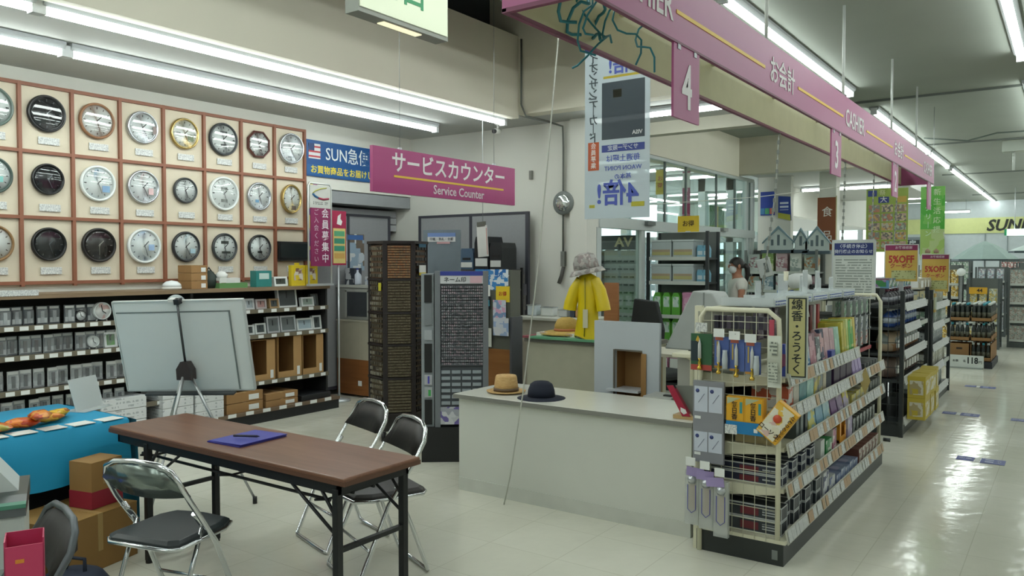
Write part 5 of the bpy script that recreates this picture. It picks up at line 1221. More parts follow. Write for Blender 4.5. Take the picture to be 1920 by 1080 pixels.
# ---------------------------------------------------------------- goods hung on the mesh end
YF = GOY + YE - .012
def hang(name, label, cat, x0, x1, z0, z1, mat, group=None, d=.012, y=0):
    """something flat hung on the end mesh, given by its world extents; returns the thing at its lower middle"""
    t = thing(name, label, cat, ((x0 + x1) / 2, YF - y, z0), 0, group)
    w = (x1 - x0) / 2
    obj('backing', box(-w, w, -d, 0, 0, z1 - z0), mat, t)
    return t, w, z1 - z0, d
CANDB = C('#c9cccb', .3); GOLDM = C('#c8a848', .25, .8, grain=0)
def candle(t, x, z0, h, d):
    obj('gold_stand', MB().lathe([(.012, 0), (.014, .012), (.006, .02), (.011, .035), (.005, .05), (.01, .062)], 12, Matrix.Translation((x, -d - .012, z0))), GOLDM, t)
    obj('candle', MB().lathe([(.0095, 0), (.009, h * .7), (.004, h * .85), (.0, h)], 12, Matrix.Translation((x, -d - .012, z0 + .062))), CANDB, t)
t, w, h, d = hang('candle_pack', 'green candle pack with a white candle on gold stand', 'pack', -1.72, -1.6, 1.01, 1.21, C('#2f5a3c', .4), y=.02)
obj('red_foot', box(-w, w, -d - .001, -d, 0, .03), C('#a8433a', .4), t); obj('flame_print', MB().lathe([(.0, 0), (.014, .012), (.008, .03), (0, .045)], 8, Matrix.Translation((-.02, -d, .145)) @ Matrix.Diagonal((1, .1, 1, 1))), C('#d0a83a', .4), t)
obj('dark_field', box(-w, -w + .05, -d - .0012, -d, .05, .16), C('#223038', .4), t); candle(t, -.005, .005, .11, d)
obj('header_card', box(-.035, .03, -d - .001, 0, h + .01, h + .06), TAG, t)
for k, x in enumerate((-1.545, -1.46, -1.375)):
    t, w, h, d = hang('candle_pack', ('blue candle pack next to the green one, candle pair on gold stand', 'blue candle pack in the middle of the hung row', 'blue candle pack beside the hanging paper label')[k], 'pack', x - .04, x + .04, 1.03 - .01 * k, 1.2 - .01 * k, C('#4e63a0', .35), y=.02)
    obj('orange_foot', box(-w, w * .3, -d - .001, -d, 0, .012), C('#b9863a', .4), t); obj('red_corner', box(-w * .9, w * .2, -d - .001, -d, h - .02, h), C('#a85a48', .4), t)
    obj('gold_line', box(-w * .7, -w * .5, -d - .0011, -d, h * .35, h * .85), C('#b49a50', .4), t)
    candle(t, .0 if k else -.012, -.03, .12, d)
    if k != 1: obj('lamp_body', MB().lathe([(.014, 0), (.016, .05), (.012, .09), (.013, .1)], 12, Matrix.Translation((.024, -d - .015, .0))), C('#b6bec4', .3), t)
    obj('header_card', box(-.035, .025, -d - .03, -d - .028, h + .0, h + .045), PAPER, t)
    obj('hook', MB().tube([(0, .01, h + .03), (0, -d - .03, h + .03)], .003, 5), STEEL, t)
tag(obj('coral_tag_pack', box(-.012, .012, -.012, 0, 0, .09), C('#b5485a', .4), None, (-1.285, YF, 1.21)), 'slim coral pack hanging at the mesh corner', 'pack')
for k in range(9):
    tag(obj('dark_hanging_case', box(-.012, .012, -.03, 0, 0, .07), C(('#2c2a38', '#3a3444', '#4d4552')[k % 3], .4), None, (-1.6 + k * .035, GOY + YE + .05, 1.24)), 'small dark case hanging inside the mesh top', 'case', 'dark cases behind the mesh top')
for k, (z0, z1) in enumerate(((.70, .95), (.50, .70))):
    t, w, h, d = hang('card_pack', ('upper', 'lower')[k] + ' grey hanging pack holding two white printed cards', 'pack', -1.71, -1.535, z0, z1, C('#85868c', .45), d=.02)
    for s in (-1, 1):
        c = obj('white_card', box(s * w * .47 - .038, s * w * .47 + .038, -d - .002, -d, h - .17 + .03 * k, h - .03 + .0 * k), C('#bfc5d2', .4), t)
        obj('blue_seal', MB().lathe([(.011, 0), (.011, .001)], 14, Matrix.Translation((s * w * .47 - .02, -d - .002, h - .055 + .0 * k)) @ Matrix.Rotation(R(90), 4, 'X')), C('#34407a', .4), t)
        obj('pen_line', MB().tube([(s * w * .47 + .02, -d - .003, h - .07), (s * w * .47 - .015, -d - .003, h - .12)], .0015, 4), C('#7a8298', .4), t)
    obj('price_dot', box(-w + .01, -w + .045, -d - .002, -d, .04, .055), PAPER, t)
t, w, h, d = hang('orange_box_pair', 'orange twin incense boxes with blue lower band', 'box', -1.51, -1.31, .69, .885, C('#d09a1c', .4), d=.05)
obj('blue_band', box(-w - .001, w + .001, -d - .002, 0, 0, .065), C('#1a76ac', .4), t)
for s in (-1, 1):
    obj('panel', box(s * w * .5 - .044, s * w * .5 + .044, -d - .003, -d, .07, h - .004), C('#d8a224', .4), t)
    text('毎\n日\n香' if s > 0 else '毎\n日\n香', .034, '#2a2014', t, (s * w * .5 - .004, -d - .0045, .12), FY, .012, line=.95)
    obj('teal_tab', box(s * w * .5 + .024, s * w * .5 + .038, -d - .0045, -d - .003, .11, .17), C('#3f8f8c', .4), t)
    obj('grey_corner', MB().prism([(s * w * .5 - .044, h - .004), (s * w * .5 + .03, h - .004), (s * w * .5 - .044, h - .04)], -d - .0045, -d - .003), C('#a9b08f', .4), t)
obj('price_label', box(-w - .005, -w + .06, -d - .005, -d - .003, -.005, .045), TAG, t)
obj('white_mark', box(w - .05, w - .03, -d - .004, -d - .002, .015, .035), PAPER, t)
dm = thing('diamond_candle_box', 'yellow candle box set as a tilted diamond at the mesh corner', 'box', (-1.232, 4.12, .775))
Md = Matrix.Rotation(R(36), 4, 'Y')
obj('body', MB().cbox(0, 0, 0, .125, .05, .2, Md), C('#d9a226', .4), dm, bev=.003)
obj('cream_panel', MB().cbox(-.008, -.026, .0, .1, .003, .185, Md), printed(('#d8d2ba', '#dab04a', '#cfb0a8', '#dcd8c8', '#d8d2ba'), 26), dm)
obj('red_sun', MB().lathe([(.022, 0), (.022, .002)], 20, Md @ Matrix.Translation((-.01, -.028, .02)) @ Matrix.Rotation(R(90), 4, 'X')), C('#c2492a', .4), dm)
text('けむりの少ない', .024, '#3a2416', dm, tuple(Md @ Vector((.046, -.029, 0))), (R(90), R(36 + 90), 0), .012)
text('ローソク', .03, '#3a2416', dm, tuple(Md @ Vector((-.008, -.029, -.06))), (R(90), R(36), 0), .012)
for k, (x, z) in enumerate(((-1.7, .155), (-1.61, .15), (-1.52, .13))):
    t = thing('bottle_brush_pack', ('clear hanging pack with violet label nearest the white counter', 'clear hanging pack with violet label, middle of three', 'clear hanging pack with violet label closest to the incense boxes')[k], 'pack', (x + .0, YF - .03 - .02 * k, z), 0, 'violet labelled packs on the mesh end')
    obj('clear_sleeve', box(-.04, .04, -.025, .0, 0, .3), clear('#c9cdca', .55, .15), t)
    obj('inner_tan', box(-.017, .017, -.02, -.012, .08, .22), C('#a98c66', .5), t)
    obj('inner_white', box(-.028, .028, -.011, -.004, .01, .25), C('#bfc0b8', .4), t)
    obj('blue_outline', MB().tube([(-.023, -.027, .22), (-.023, -.027, .085), (0, -.027, .065), (.023, -.027, .085), (.023, -.027, .22)], .0022, 5), C('#4a4a9a', .4), t)
    obj('violet_label', MB().box(-.05, .05, -.03, -.027, .27, .32, Matrix.Rotation(R(4 - 5 * k), 4, 'Y')), C('#9a8ab8', .4), t)
    obj('silver_head', MB().lathe([(.02, .23), (.028, .25), (.02, .27)], 10, Matrix.Translation((0, -.02, 0))), C('#b4b8ba', .25, .6), t)
    obj('white_tag', box(-.03, .025, -.04, -.037, .33, .375), PAPER, t)
    obj('hook', MB().tube([(0, .03, .35), (0, -.036, .35)], .003, 5), STEEL, t)
ls = thing('hanging_paper_label', 'long curled white paper label hanging at the mesh corner', 'label', (-1.262, 4.14, .95))
m = MB(); vs = []; fs = []
for i in range(8):
    z = .27 * (1 - i / 7); yb = -.012 * math.sin(i * .9)
    vs += [(-.036 + .004 * math.sin(i), yb, z), (.034 + .004 * math.sin(i), yb - .004, z), (-.036 + .004 * math.sin(i), yb + .002, z), (.034 + .004 * math.sin(i), yb - .002, z)]
for i in range(7):
    a = 4 * i; b = a + 4; fs += [(a, a + 1, b + 1, b), (a + 2, b + 2, b + 3, a + 3), (a, b, b + 2, a + 2), (a + 1, a + 3, b + 3, b + 1)]
m.add(vs, fs); obj('paper_strip', m, C('#c6cabd', .5), ls)
obj('printed_block', box(-.024, .022, -.02, -.018, .03, .13), fineprint('#b9beb0', '#7a8078', 60, 2, .5), ls); obj('printed_block', box(-.02, .02, -.02, -.018, .17, .24), fineprint('#b9beb0', '#6a7068', 50, 2, .5), ls)
ins = thing('incense_sign', 'narrow cream sign with dark border reading incense and candles', 'sign', (-1.185, 4.27, .985), R(12))
obj('white_board', box(-.055, .055, -.004, .004, 0, .44), C('#c3cac4', .4), ins)
obj('dark_border', MB().box(-.047, -.04, -.006, -.004, .01, .43).box(.04, .047, -.006, -.004, .01, .43).box(-.04, .04, -.006, -.004, .01, .017).box(-.04, .04, -.006, -.004, .423, .43), C('#2c3434', .5), ins)
obj('cream_field', box(-.04, .04, -.0055, -.004, .017, .423), C('#c6c088', .5), ins)
for ch, z in zip('線香・ろうそく', (.39, .33, .275, .225, .165, .105, .05)): text(ch, .058, '#272b2b', ins, (0, -.0065, z), FY, .015)
obj('sign_clip', box(-.02, .02, .004, .06, .2, .23), clear('#dfe6e6', .4), ins)
fd = thing('far_diamond_tag', 'thin yellow diamond tag sticking out along the shelf rails', 'tag', (-1.19, 5.99, .765))
obj('tag_plate', MB().prism([(-.035, 0), (.0, -.1), (.035, 0), (.0, .1)], -.004, .004, Matrix.Rotation(R(8), 4, 'Z')), C('#c2ae72', .5), fd)
obj('tag_arm', MB().tube([(-.04, .0, 0), (0, .0, 0)], .004, 5), ALU, fd)
for k in range(2): pkt('inner_grey_box', ('grey-beige box seen through the end mesh above orange boxes', 'tan box seen through the end mesh under the diamond box')[k], 'box', -1.2, (.992, .622)[k], .12, (.3, .2)[k], (.1, .08)[k], C(('#8f9088', '#a5966a')[k], .5), None, x=(.0, .15)[k])
# ---------------------------------------------------------------- cashier banner over the registers
cbn = thing('cashier_banner', 'long purple box banner hung over the registers with white lettering', 'banner', (-1.34, 0, 2.5))
PB = C('#a3517f', .4, grain=.02); PD = C('#6f2a4c', .45); INB = C('#b9b596', .6)
obj('front_board', box(-.016, 0, 2.34, 10.3, .0, .272), PB, cbn)
obj('front_lining', box(-.02, -.016, 2.36, 10.28, .004, .27), INB, cbn)
obj('rear_board', box(-.36, -.344, 2.34, 10.3, .0, .272), PB, cbn)
obj('rear_lining', box(-.344, -.34, 2.36, 10.28, .012, .27), INB, cbn)
obj('end_board', box(-.344, -.016, 2.34, 2.356, 0, .272), PB, cbn); obj('end_board', box(-.344, -.016, 10.284, 10.3, 0, .272), PB, cbn)
obj('lower_edge', MB().box(-.018, .001, 2.34, 10.3, -.004, .006).box(-.361, -.34, 2.34, 10.3, -.004, .012).box(-.34, -.018, 2.338, 2.36, -.004, .012), PD, cbn)
for k in range(7): obj('cross_brace', box(-.34, -.02, 3.2 + k * 1.1, 3.23 + k * 1.1, .2, .23), INB, cbn)
LET = '#d9d4d6'
for s, y0, y1, sz in (('CASHIER', 2.45, 3.0, .16), ('お会計', 4.24, 4.74, .155), ('CASHIER', 5.95, 6.6, .17), ('お会計', 7.82, 8.3, .155), ('CASHIER', 9.5, 10.18, .17)):
    text(s, sz, LET, cbn, (.002, (y0 + y1) / 2, .122), FX, .014, sx=1.0 if s[0] != 'C' else .92)
for y0, y1 in ((3.05, 4.18), (4.79, 5.9), (6.66, 7.74), (8.36, 9.44)): obj('yellow_rule', box(0, .003, y0, y1, .112, .128), YELLOW, cbn)
for y in (2.9, 4.7, 6.6, 8.6, 10.1):
    obj('hanging_rod', MB().tube([(-.16, y, .23), (-.16, y, 1.1)], .011, 6), C('#b4b8b4', .4), cbn)
for n_, w_, y in (('4', 'four, closest to the exit light box', 3.17), ('3', 'three, in front of the brown food sign', 5.74), ('2', 'two, over the leaflet poster', 7.93), ('1', 'one, at the banner end', 10.0)):
    fl = thing('lane_flag', 'purple lane flag showing a white ' + w_, 'flag', (-1.348, y, 2.195), 0, 'lane number flags')
    obj('flag_panel', box(-.005, .005, -.135, .135, 0, .302), PB, fl)
    text(n_, .26, '#e3dfe2', fl, (.0065, 0, .13), FX, .02, sx=.8)
    obj('flag_clip', box(-.008, .008, -.1, -.07, .28, .305), STEEL, fl); obj('flag_clip', box(-.008, .008, .07, .1, .28, .305), STEEL, fl)
# teal cords caught in the banner frame, white rope, register chains
tc_ = MB(); rnd = random.Random(11)
for k in range(9):
    x, y, ph = -1.66 + rnd.uniform(0, .2), 2.6 + k * .055, rnd.uniform(0, 6)
    pts = [(x + .05 * math.sin(ph + j * .7), y + .06 * math.sin(ph * 2 + j * .55), 2.76 - j * (.02 + .004 * (k % 3)) + .02 * math.sin(j * 1.3 + ph)) for j in range(14)]
    tc_.tube(pts, .0045 if k % 3 else .007, 5)
tag(obj('tangled_twine', tc_, C('#1f6f7c', .5)), 'tangle of teal cord caught in the cashier banner frame', 'cord')
def cord(label, pts, r, mat, name='cord'):
    return tag(obj(name, MB().tube(pts, r, 6), mat), label, 'cord')
ROPE = C('#c7c8bd', .5)
cord('white rope running from ceiling level down to the floor before white counter', [(-2.6, 4.2, 3.6), (-2.62, 4.2, 3.0), (-2.7, 4.22, 2.35), (-2.78, 4.22, 1.6), (-2.9, 4.22, .75), (-3.0, 4.22, .2), (-3.05, 4.22, .0)], .005, C('#b4b6ac', .5), 'hanging_rope')
CHN = C('#9b9f98', .5)
def chain(label, pts):
    t = thing('register_chain', label, 'chain', (0, 0, 0), 0, 'chains hanging by the registers')
    obj('cord_line', MB().tube(pts, .005, 5), CHN, t)
    m = MB()
    for a, b in zip(pts, pts[1:]):
        A_, B_ = Vector(a), Vector(b); n = max(2, int((B_ - A_).length / .06))
        for i in range(n):
            p = A_.lerp(B_, i / n); m.cbox(p.x, p.y, p.z, .016, .016, .028)
    obj('bead', m, C('#7c807a', .5), t)['kind'] = 'stuff'
chain('beaded chain hanging between number 4 and number 3 flags', [(-1.69, 5.6, 2.5), (-1.71, 5.6, 2.1), (-1.76, 5.6, 1.7), (-1.8, 5.6, 1.36)])
chain('beaded chain hanging just beyond the number 3 flag', [(-1.69, 7.55, 2.5), (-1.7, 7.55, 2.0), (-1.72, 7.55, 1.45)])
chain('beaded chain hanging before the green leaflet poster', [(-1.69, 8.8, 2.5), (-1.7, 8.8, 2.1), (-1.71, 8.8, 1.4)])
chain('beaded chain hanging between the two green posters', [(-1.69, 10.1, 2.5), (-1.7, 10.1, 2.1), (-1.74, 10.1, 1.4)])
cord('thin white line stretched level behind the registers', [(-4.42, 8.9, 2.3), (-3.0, 9.2, 2.36), (-1.69, 9.6, 2.5)], .004, ROPE, 'stretched_line')

# ---------------------------------------------------------------- exit light box and card poster
ex = thing('exit_light_box', 'lit cream exit sign box with green figures hanging from ceiling', 'exit sign', (-3.0, 3.2, 2.9))
obj('case', box(-.1, -.005, -.31, .4, -.015, .36), C('#8a8e86', .5), ex)
obj('lit_face', box(-.005, .002, -.3, .39, .01, .355), glow('#d3dcc2', .16), ex)
obj('lower_lamp', box(-.08, -.03, -.1, .2, -.02, -.014), glow('#f1ecc8', .6), ex)
text('非常口', .2, '#2b8f5a', ex, (.004, -.1, .175), FX, .012, deep=.001)
for y in (-.2, .3): obj('hanging_rod', MB().tube([(-.06, y, .36), (-.06, y, 1.7)], .008, 6), STEEL, ex)
cp_ = thing('card_poster', 'tall hanging card poster seen reversed from behind with dark card picture', 'poster', (-2.37, 4.5, 1.88))
def thin_paper(h, see):
    key = ('paper', h, see)
    if key not in MATS:
        m, N, L, p = new_mat('thin_paper_' + h.strip('#'))
        p.inputs['Base Color'].default_value = rgb(h); p.inputs['Roughness'].default_value = .3
        tr = N.new('ShaderNodeBsdfTransparent'); tl_ = N.new('ShaderNodeBsdfTranslucent'); m1 = N.new('ShaderNodeMixShader'); m2 = N.new('ShaderNodeMixShader')
        tl_.inputs[0].default_value = rgb(h); m1.inputs[0].default_value = .35; m2.inputs[0].default_value = see
        L.new(p.outputs[0], m1.inputs[1]); L.new(tl_.outputs[0], m1.inputs[2]); L.new(m1.outputs[0], m2.inputs[1]); L.new(tr.outputs[0], m2.inputs[2]); L.new(m2.outputs[0], N['Material Output'].inputs[0])
        MATS[key] = m
    return MATS[key]
TP = thin_paper('#c9d4da', .12)
obj('sheet', box(-.235, .225, -.001, .001, 0, 1.14), TP, cp_)
def pr(x0, x1, z0, z1, h): return obj('printed_field', box(x0, x1, -.0022, -.001, z0, z1), thin_paper(h, .12), cp_)
pr(-.235, .225, 1.07, 1.14, '#4a58a4'); pr(-.11, .19, .5, .86, '#4a5660'); pr(-.21, -.13, .31, .49, '#d8663a'); pr(-.11, .19, .42, .465, '#4454a4'); pr(-.1, .19, .885, .9, '#d8c23a')
pr(.1, .19, .07, .1, '#d8cf4a'); pr(-.2, -.16, .07, .09, '#d8cf4a'); pr(-.03, .03, .76, .81, '#a8a488')
for s, z, sz, h, x, b in (('2倍!', .955, .12, '#3f4fa4', .04, .02), ('いつでも', 1.03, .035, '#5a6470', .05, 0), ('サンデー限定', .442, .036, '#c4ccda', .04, .01), ('毎週土曜は', .375, .048, '#4a5aa8', .04, .01), ('基本の', .26, .04, '#4a5aa8', .04, .01), ('4倍!', .15, .17, '#3f4fa4', -.0, .02), ('お買い物はこちら', 1.105, .035, '#aab4d8', .0, 0)):
    text(s, sz, h, cp_, (x, -.003, z), FB, b)
text('WAON POINT', .04, '#4a5aa8', cp_, (.04, -.003, .315), FB, .005)
text('VISA', .035, '#c9cdd0', cp_, (.14, -.003, .53), FB, .02)
for k, ch in enumerate('イオンサンデーカード'): text(ch if ch != 'ー' else '｜', .072, '#2f3a40', cp_, (-.172, -.003, 1.02 - k * .056), FB, .012)
for k, ch in enumerate('会員募集'): text(ch, .04, '#e6d8d0', cp_, (-.17, -.003, .465 - k * .042), FB, .01)
for x in (-.2, .2): obj('hanging_line', MB().tube([(x, 0, 1.14), (x, 0, 1.72)], .002, 4), C('#4a8f96', .5), cp_)

# ---------------------------------------------------------------- entrance glass and lobby
GLS = glass('#eef6f4', 1.8)
MUL = C('#6d7674', .5)
FRW = C('#b9c1c0', .4, grain=.02)
dr = bpy.data.objects.new('window_1', None); COL.objects.link(dr); dr['kind'] = 'structure'
def fbar(y0, y1, z0, z1, w=.05, m=None): obj('window_frame', box(-4.45 - w / 2, -4.45 + w / 2, y0, y1, z0, z1), m or FRW, dr)
fbar(7.95, 13.3, 2.0, 2.13, .1); fbar(7.95, 13.3, 2.93, 2.99, .06); fbar(7.95, 8.4, 3.14, 3.2, .06)
UP = [7.95, 9.79, 10.49, 11.64, 12.44, 13.15]; LO = [7.95, 9.08, 11.6, 13.1]
for y in UP: fbar(y - .012, y + .012, 2.13, 2.95, .03, MUL)
for y in LO: fbar(y - .05, y + .05, 0, 2.0, .08)
for y in (12.95, 13.25): fbar(y - .04, y + .04, 0, 2.95, .08)
for a, b in zip(UP, UP[1:]): obj('pane', box(-4.454, -4.446, a + .012, b - .012, 2.13, 2.93), GLS, dr)
for a, b in zip(LO, LO[1:]): obj('pane', box(-4.454, -4.446, a + .05, b - .05, .05, 2.0), GLS, dr)
obj('sensor_box', MB().cbox(-4.38, 9.2, 2.09, .06, .22, .05), C('#5f6665', .5), dr)
obj('sensor_box', MB().cbox(-4.38, 11.8, 2.1, .06, .2, .05), C('#8a8f8c', .5), dr)
# lobby end wall with daylight windows
lw = MB(); lw.box(-11, -4.6, 14.5, 14.7, 2.95, 3.2); lw.box(-11, -4.6, 14.5, 14.7, 1.98, 2.1)
for x in (-11, -9.3, -8.55, -7.55, -6.75, -5.9, -5.35, -4.75): lw.box(x, x + .14, 14.5, 14.7, 0, 3.2)
struct('wall_lobby', lw, FRW)
struct('wall_lobby_side', box(-11.2, -11, 7.9, 14.7, 0, 3.2), WHITEW)
lp = bpy.data.objects.new('window_2', None); COL.objects.link(lp); lp['kind'] = 'structure'
for a, b in zip((-10.86, -9.16, -8.41, -7.41, -6.61, -5.76, -5.21), (-9.3, -8.55, -7.55, -6.75, -5.9, -5.35, -4.75)):
    obj('pane', box(a, b, 14.58, 14.59, 2.1, 2.95), GLS, lp)
    obj('lower_pane', box(a, b, 14.58, 14.59, 0, 1.98), GLS, lp)
scn = MB()
for i in range(22):
    scn.box(-10.9 + i * .3, -10.75 + i * .3, 15.6, 15.75, 0, 2.0)
for j in range(9): scn.box(-10.9, -4.4, 15.6, 15.75, j * .25, j * .25 + .12)
o = struct('breeze_block_screen', scn, C('#5d6a66', .8)); o['label'] = 'perforated block screen outside the lobby windows'
struct('ground_outside', box(-20, -4.4, 14.7, 26, -.12, -.02), C('#8f928c', .8))
# things standing in the lobby
rk = thing('eyewear_rack', 'grey pegboard rack with dark header standing behind entrance glass', 'display rack', (-5.0, 9.55, 0))
obj('pegboard', box(-.22, .25, 0, .03, .1, 1.76), C('#a5adab', .5), rk)
obj('header', box(-.34, .25, -.02, .05, 1.77, 1.96), C('#232a26', .5), rk)
text('AV', .17, '#b3a77c', rk, (.08, -.022, 1.865), FY, .03, sx=1.2)
m = MB()
for i in range(5):
    for j in range(14): m.cbox(-.16 + i * .09, -.012, .25 + j * .105, .05, .02, .02)
obj('peg', m, C('#5d6664', .5), rk)['kind'] = 'stuff'
obj('side_column', box(-.33, -.24, -.04, .06, .1, 1.74), C('#1d2426', .4), rk)
for j in range(12):
    sg_ = thing('sunglasses', 'dark sunglasses hung on the side column of eyewear rack', 'sunglasses', (-5.2 - .06 * (j % 2), 9.49, .5 + j * .1), 0, 'sunglasses on the eyewear rack')
    obj('lens', MB().cbox(-.032, 0, 0, .05, .008, .04), C('#15191b', .1), sg_); obj('lens', MB().cbox(.032, 0, 0, .05, .008, .04), C('#15191b', .1), sg_)
    obj('frame', MB().cbox(0, 0, .012, .13, .01, .008).cbox(-.063, .06, .01, .006, .12, .008).cbox(.063, .06, .01, .006, .12, .008), C('#0f1213', .3), sg_)
obj('base', box(-.34, .26, -.12, .15, 0, .1), C('#2c3231', .5), rk)
def drop_banner(label, x, y, z0, z1, w, mat, txt=None, ink='#e8e2e6'):
    t = thing('drop_banner', label, 'banner', (x, y, z0))
    obj('cloth', box(-w / 2, w / 2, -.004, .004, 0, z1 - z0), mat, t)
    obj('top_bar', MB().tube([(-w / 2 - .01, 0, z1 - z0), (w / 2 + .01, 0, z1 - z0)], .01, 6), ALU, t)
    obj('hanging_line', MB().tube([(0, 0, z1 - z0), (0, 0, 3.2 - z0)], .003, 4), STEEL, t)
    if txt:
        for k, ch in enumerate(txt): text(ch, w * .6, ink, t, (0, -.006, (z1 - z0) * .62 - k * w * .75), FY, .01)
    return t
b1 = drop_banner('narrow crimson drop banner with white head inside lobby glass', -4.7, 9.6, 2.25, 2.9, .11, C('#a83a68', .5), 'カード')
obj('white_head', box(-.055, .055, -.006, -.004, .42, .62), PAPER, b1)
b2 = drop_banner('narrow yellow drop banner between two crimson ones', -4.75, 10.3, 2.55, 2.9, .13, C('#cdb62c', .5), 'お得', '#a8382a')
b3 = drop_banner('narrow crimson drop banner farther along lobby glass', -4.7, 11.1, 2.2, 2.95, .12, C('#a0386a', .5), 'カード')
obj('white_head', box(-.06, .06, -.006, -.004, .5, .72), PAPER, b3)
gb_ = thing('green_gift_poster', 'square green poster with gold ribbon hung on lobby glass', 'poster', (-4.55, 11.95, 2.14))
obj('sheet', box(-.004, .004, -.3, .3, 0, .33), C('#23713a', .5), gb_)
obj('gold_ribbon', box(.004, .006, -.04, .04, 0, .33), C('#c9b345', .4), gb_)
for s in (-1, 1): obj('pale_curve', MB().tube([(.007, s * .28, .02), (.007, s * .12, .16), (.007, s * .28, .31)], .01, 5), C('#7fb48a', .5), gb_)
# plastic box shelf in front of the glass
def rack(name, label, x0, x1, y0, y1, z1, levels, mat, base=.1, back='y1'):
    t = thing(name, label, 'shelf', ((x0 + x1) / 2, (y0 + y1) / 2, 0)); w, d = (x1 - x0) / 2, (y1 - y0) / 2
    for sx in (-1, 1):
        for sy in (-1, 1): obj('post', box(sx * w - .018, sx * w + .018, sy * d - .018, sy * d + .018, 0, z1), mat, t)
    for z in levels:
        obj('shelf_board', box(-w, w, -d, d, z - .025, z), mat, t)
        obj('price_rail', (box(-w, w, -d - .012, -d, z - .035, z + .01) if back == 'y1' else box(w, w + .012, -d, d, z - .035, z + .01)), C('#b4b9b2', .5), t)
    obj('back_panel', box(-w, w, d - .01, d, base, z1) if back == 'y1' else box(-w, -w + .01, -d, d, base, z1), C('#5d6360', .6), t)
    obj('base_plinth', box(-w, w, -d, d, 0, base), mat, t)
    return t
rack('storage_box_shelf', 'dark steel shelf of plastic boxes and detergent beside entrance glass', -4.4, -3.62, 9.2, 9.55, 1.98, (.2, .62, .94, 1.36, 1.66), C('#23292b', .5))
for k, (z, y) in enumerate(((1.66, 0), (1.36, 0))):
    for j, x in enumerate((-4.23, -3.94)):
        t = thing('plastic_storage_box', '%s storage box with striped drawer goods, %s of %s shelf' % (('clear', 'cloudy')[j], ('first', 'second')[j], ('top', 'second')[k]), 'storage box', (x, 9.38, z + .001))
        obj('box_shell', box(-.135, .135, -.17, .17, 0, .2), C('#a4aeae', .3), t, bev=.008)
        obj('stripe', box(-.12, .12, -.173, -.17, .03, .07), C('#a6a06a', .5), t); obj('stripe', box(-.12, .12, -.173, -.17, .07, .1), C('#9a8a72', .5), t)
        obj('lid', box(-.14, .14, -.175, .175, .2, .22), C('#b9c2c1', .3), t)
    for j in range(2):
        t = thing('blue_detergent_pack', 'sky blue refill pack at the end of %s storage shelf, %s of two' % (('top', 'second')[k], ('first', 'second')[j]), 'pack', (-3.75 + j * .08, 9.32, z + .001))
        obj('pouch', MB().prism([(-.04, 0), (.04, 0), (.042, .1), (.02, .15), (-.03, .15), (-.042, .1)], -.03, .03), C('#6fa8c0', .35), t); obj('label', box(-.03, .03, -.032, -.03, .03, .08), C('#c4d4d8', .4), t)
ysign = thing('yellow_price_poster', 'yellow price poster standing on the storage box shelf', 'poster', (-3.95, 9.4, 1.981))
obj('sheet', box(-.14, .14, -.004, .004, 0, .2), C('#d3b52e', .5), ysign); text('お得', .08, '#4a3a1c', ysign, (0, -.006, .1), FY, .015); obj('stand', box(-.03, .03, -.02, .02, 0, .01), ALU, ysign)
for r_ in range(2):
    for k in range(3):
        t = thing('green_detergent', 'green and white detergent pouch in the detergent rows', 'pack', (-4.31 + k * .125, 9.33, (.94, .62)[r_] + .001), 0, 'green detergent pouches')
        obj('pouch', MB().prism([(-.055, 0), (.055, 0), (.057, .22), (.03, .28), (-.03, .28), (-.057, .22)], -.05, .05), C('#5fa83c', .4), t)
        obj('white_label', box(-.04, .04, -.053, -.05, .1, .23), printed(('#c3d6cc', '#8fbf9a', '#d3dcd4'), 30), t)
    for k in range(2):
        t = thing('pink_diaper_pack', 'pink wrapped diaper pack in the lower rows of the storage shelf', 'pack', (-3.88 + k * .19, 9.36, (.94, .62)[r_] + .001), 0, 'pink diaper packs')
        obj('wrap', box(-.09, .09, -.1, .12, 0, .29), printed(('#c284a4', '#b8789a', '#cd9ab4'), 14), t, bev=.015)
        obj('print', box(-.06, .06, -.104, -.1, .05, .16), printed(('#d0b0c0', '#b8789a', '#c9c4c6'), 20), t)
for k in range(3):
    t = thing('pink_tissue_pack', 'rose tissue pack on the lowest level of the storage shelf', 'pack', (-4.25 + k * .24, 9.38, .201), 0, 'rose tissue packs')
    obj('wrap', bxy(.23, .28, .3), printed(('#b77f98', '#c9a0b0', '#a76a86'), 9), t, bev=.012); obj('print', box(-.1, .1, -.153, -.15, .08, .2), PAPER, t)
for k, (nm, cc) in enumerate((('white pump bottle with dark cap', '#c4c9c6'), ('pale pump bottle', '#b9c0bc'), ('mint green soft bottle', '#a8c9b4'))):
    t = thing('pump_bottle', nm + ' on the register counter near storage shelf', 'bottle', (-3.32 + k * .12, 8.3, .96))
    obj('bottle', MB().lathe([(.035, 0), (.04, .02), (.04, .14), (.015, .17), (.015, .19)], 14), C(cc, .3), t); obj('pump', MB().tube([(0, 0, .19), (0, 0, .23), (-.04, 0, .23)], .008, 6), C('#3a3f40', .5), t)
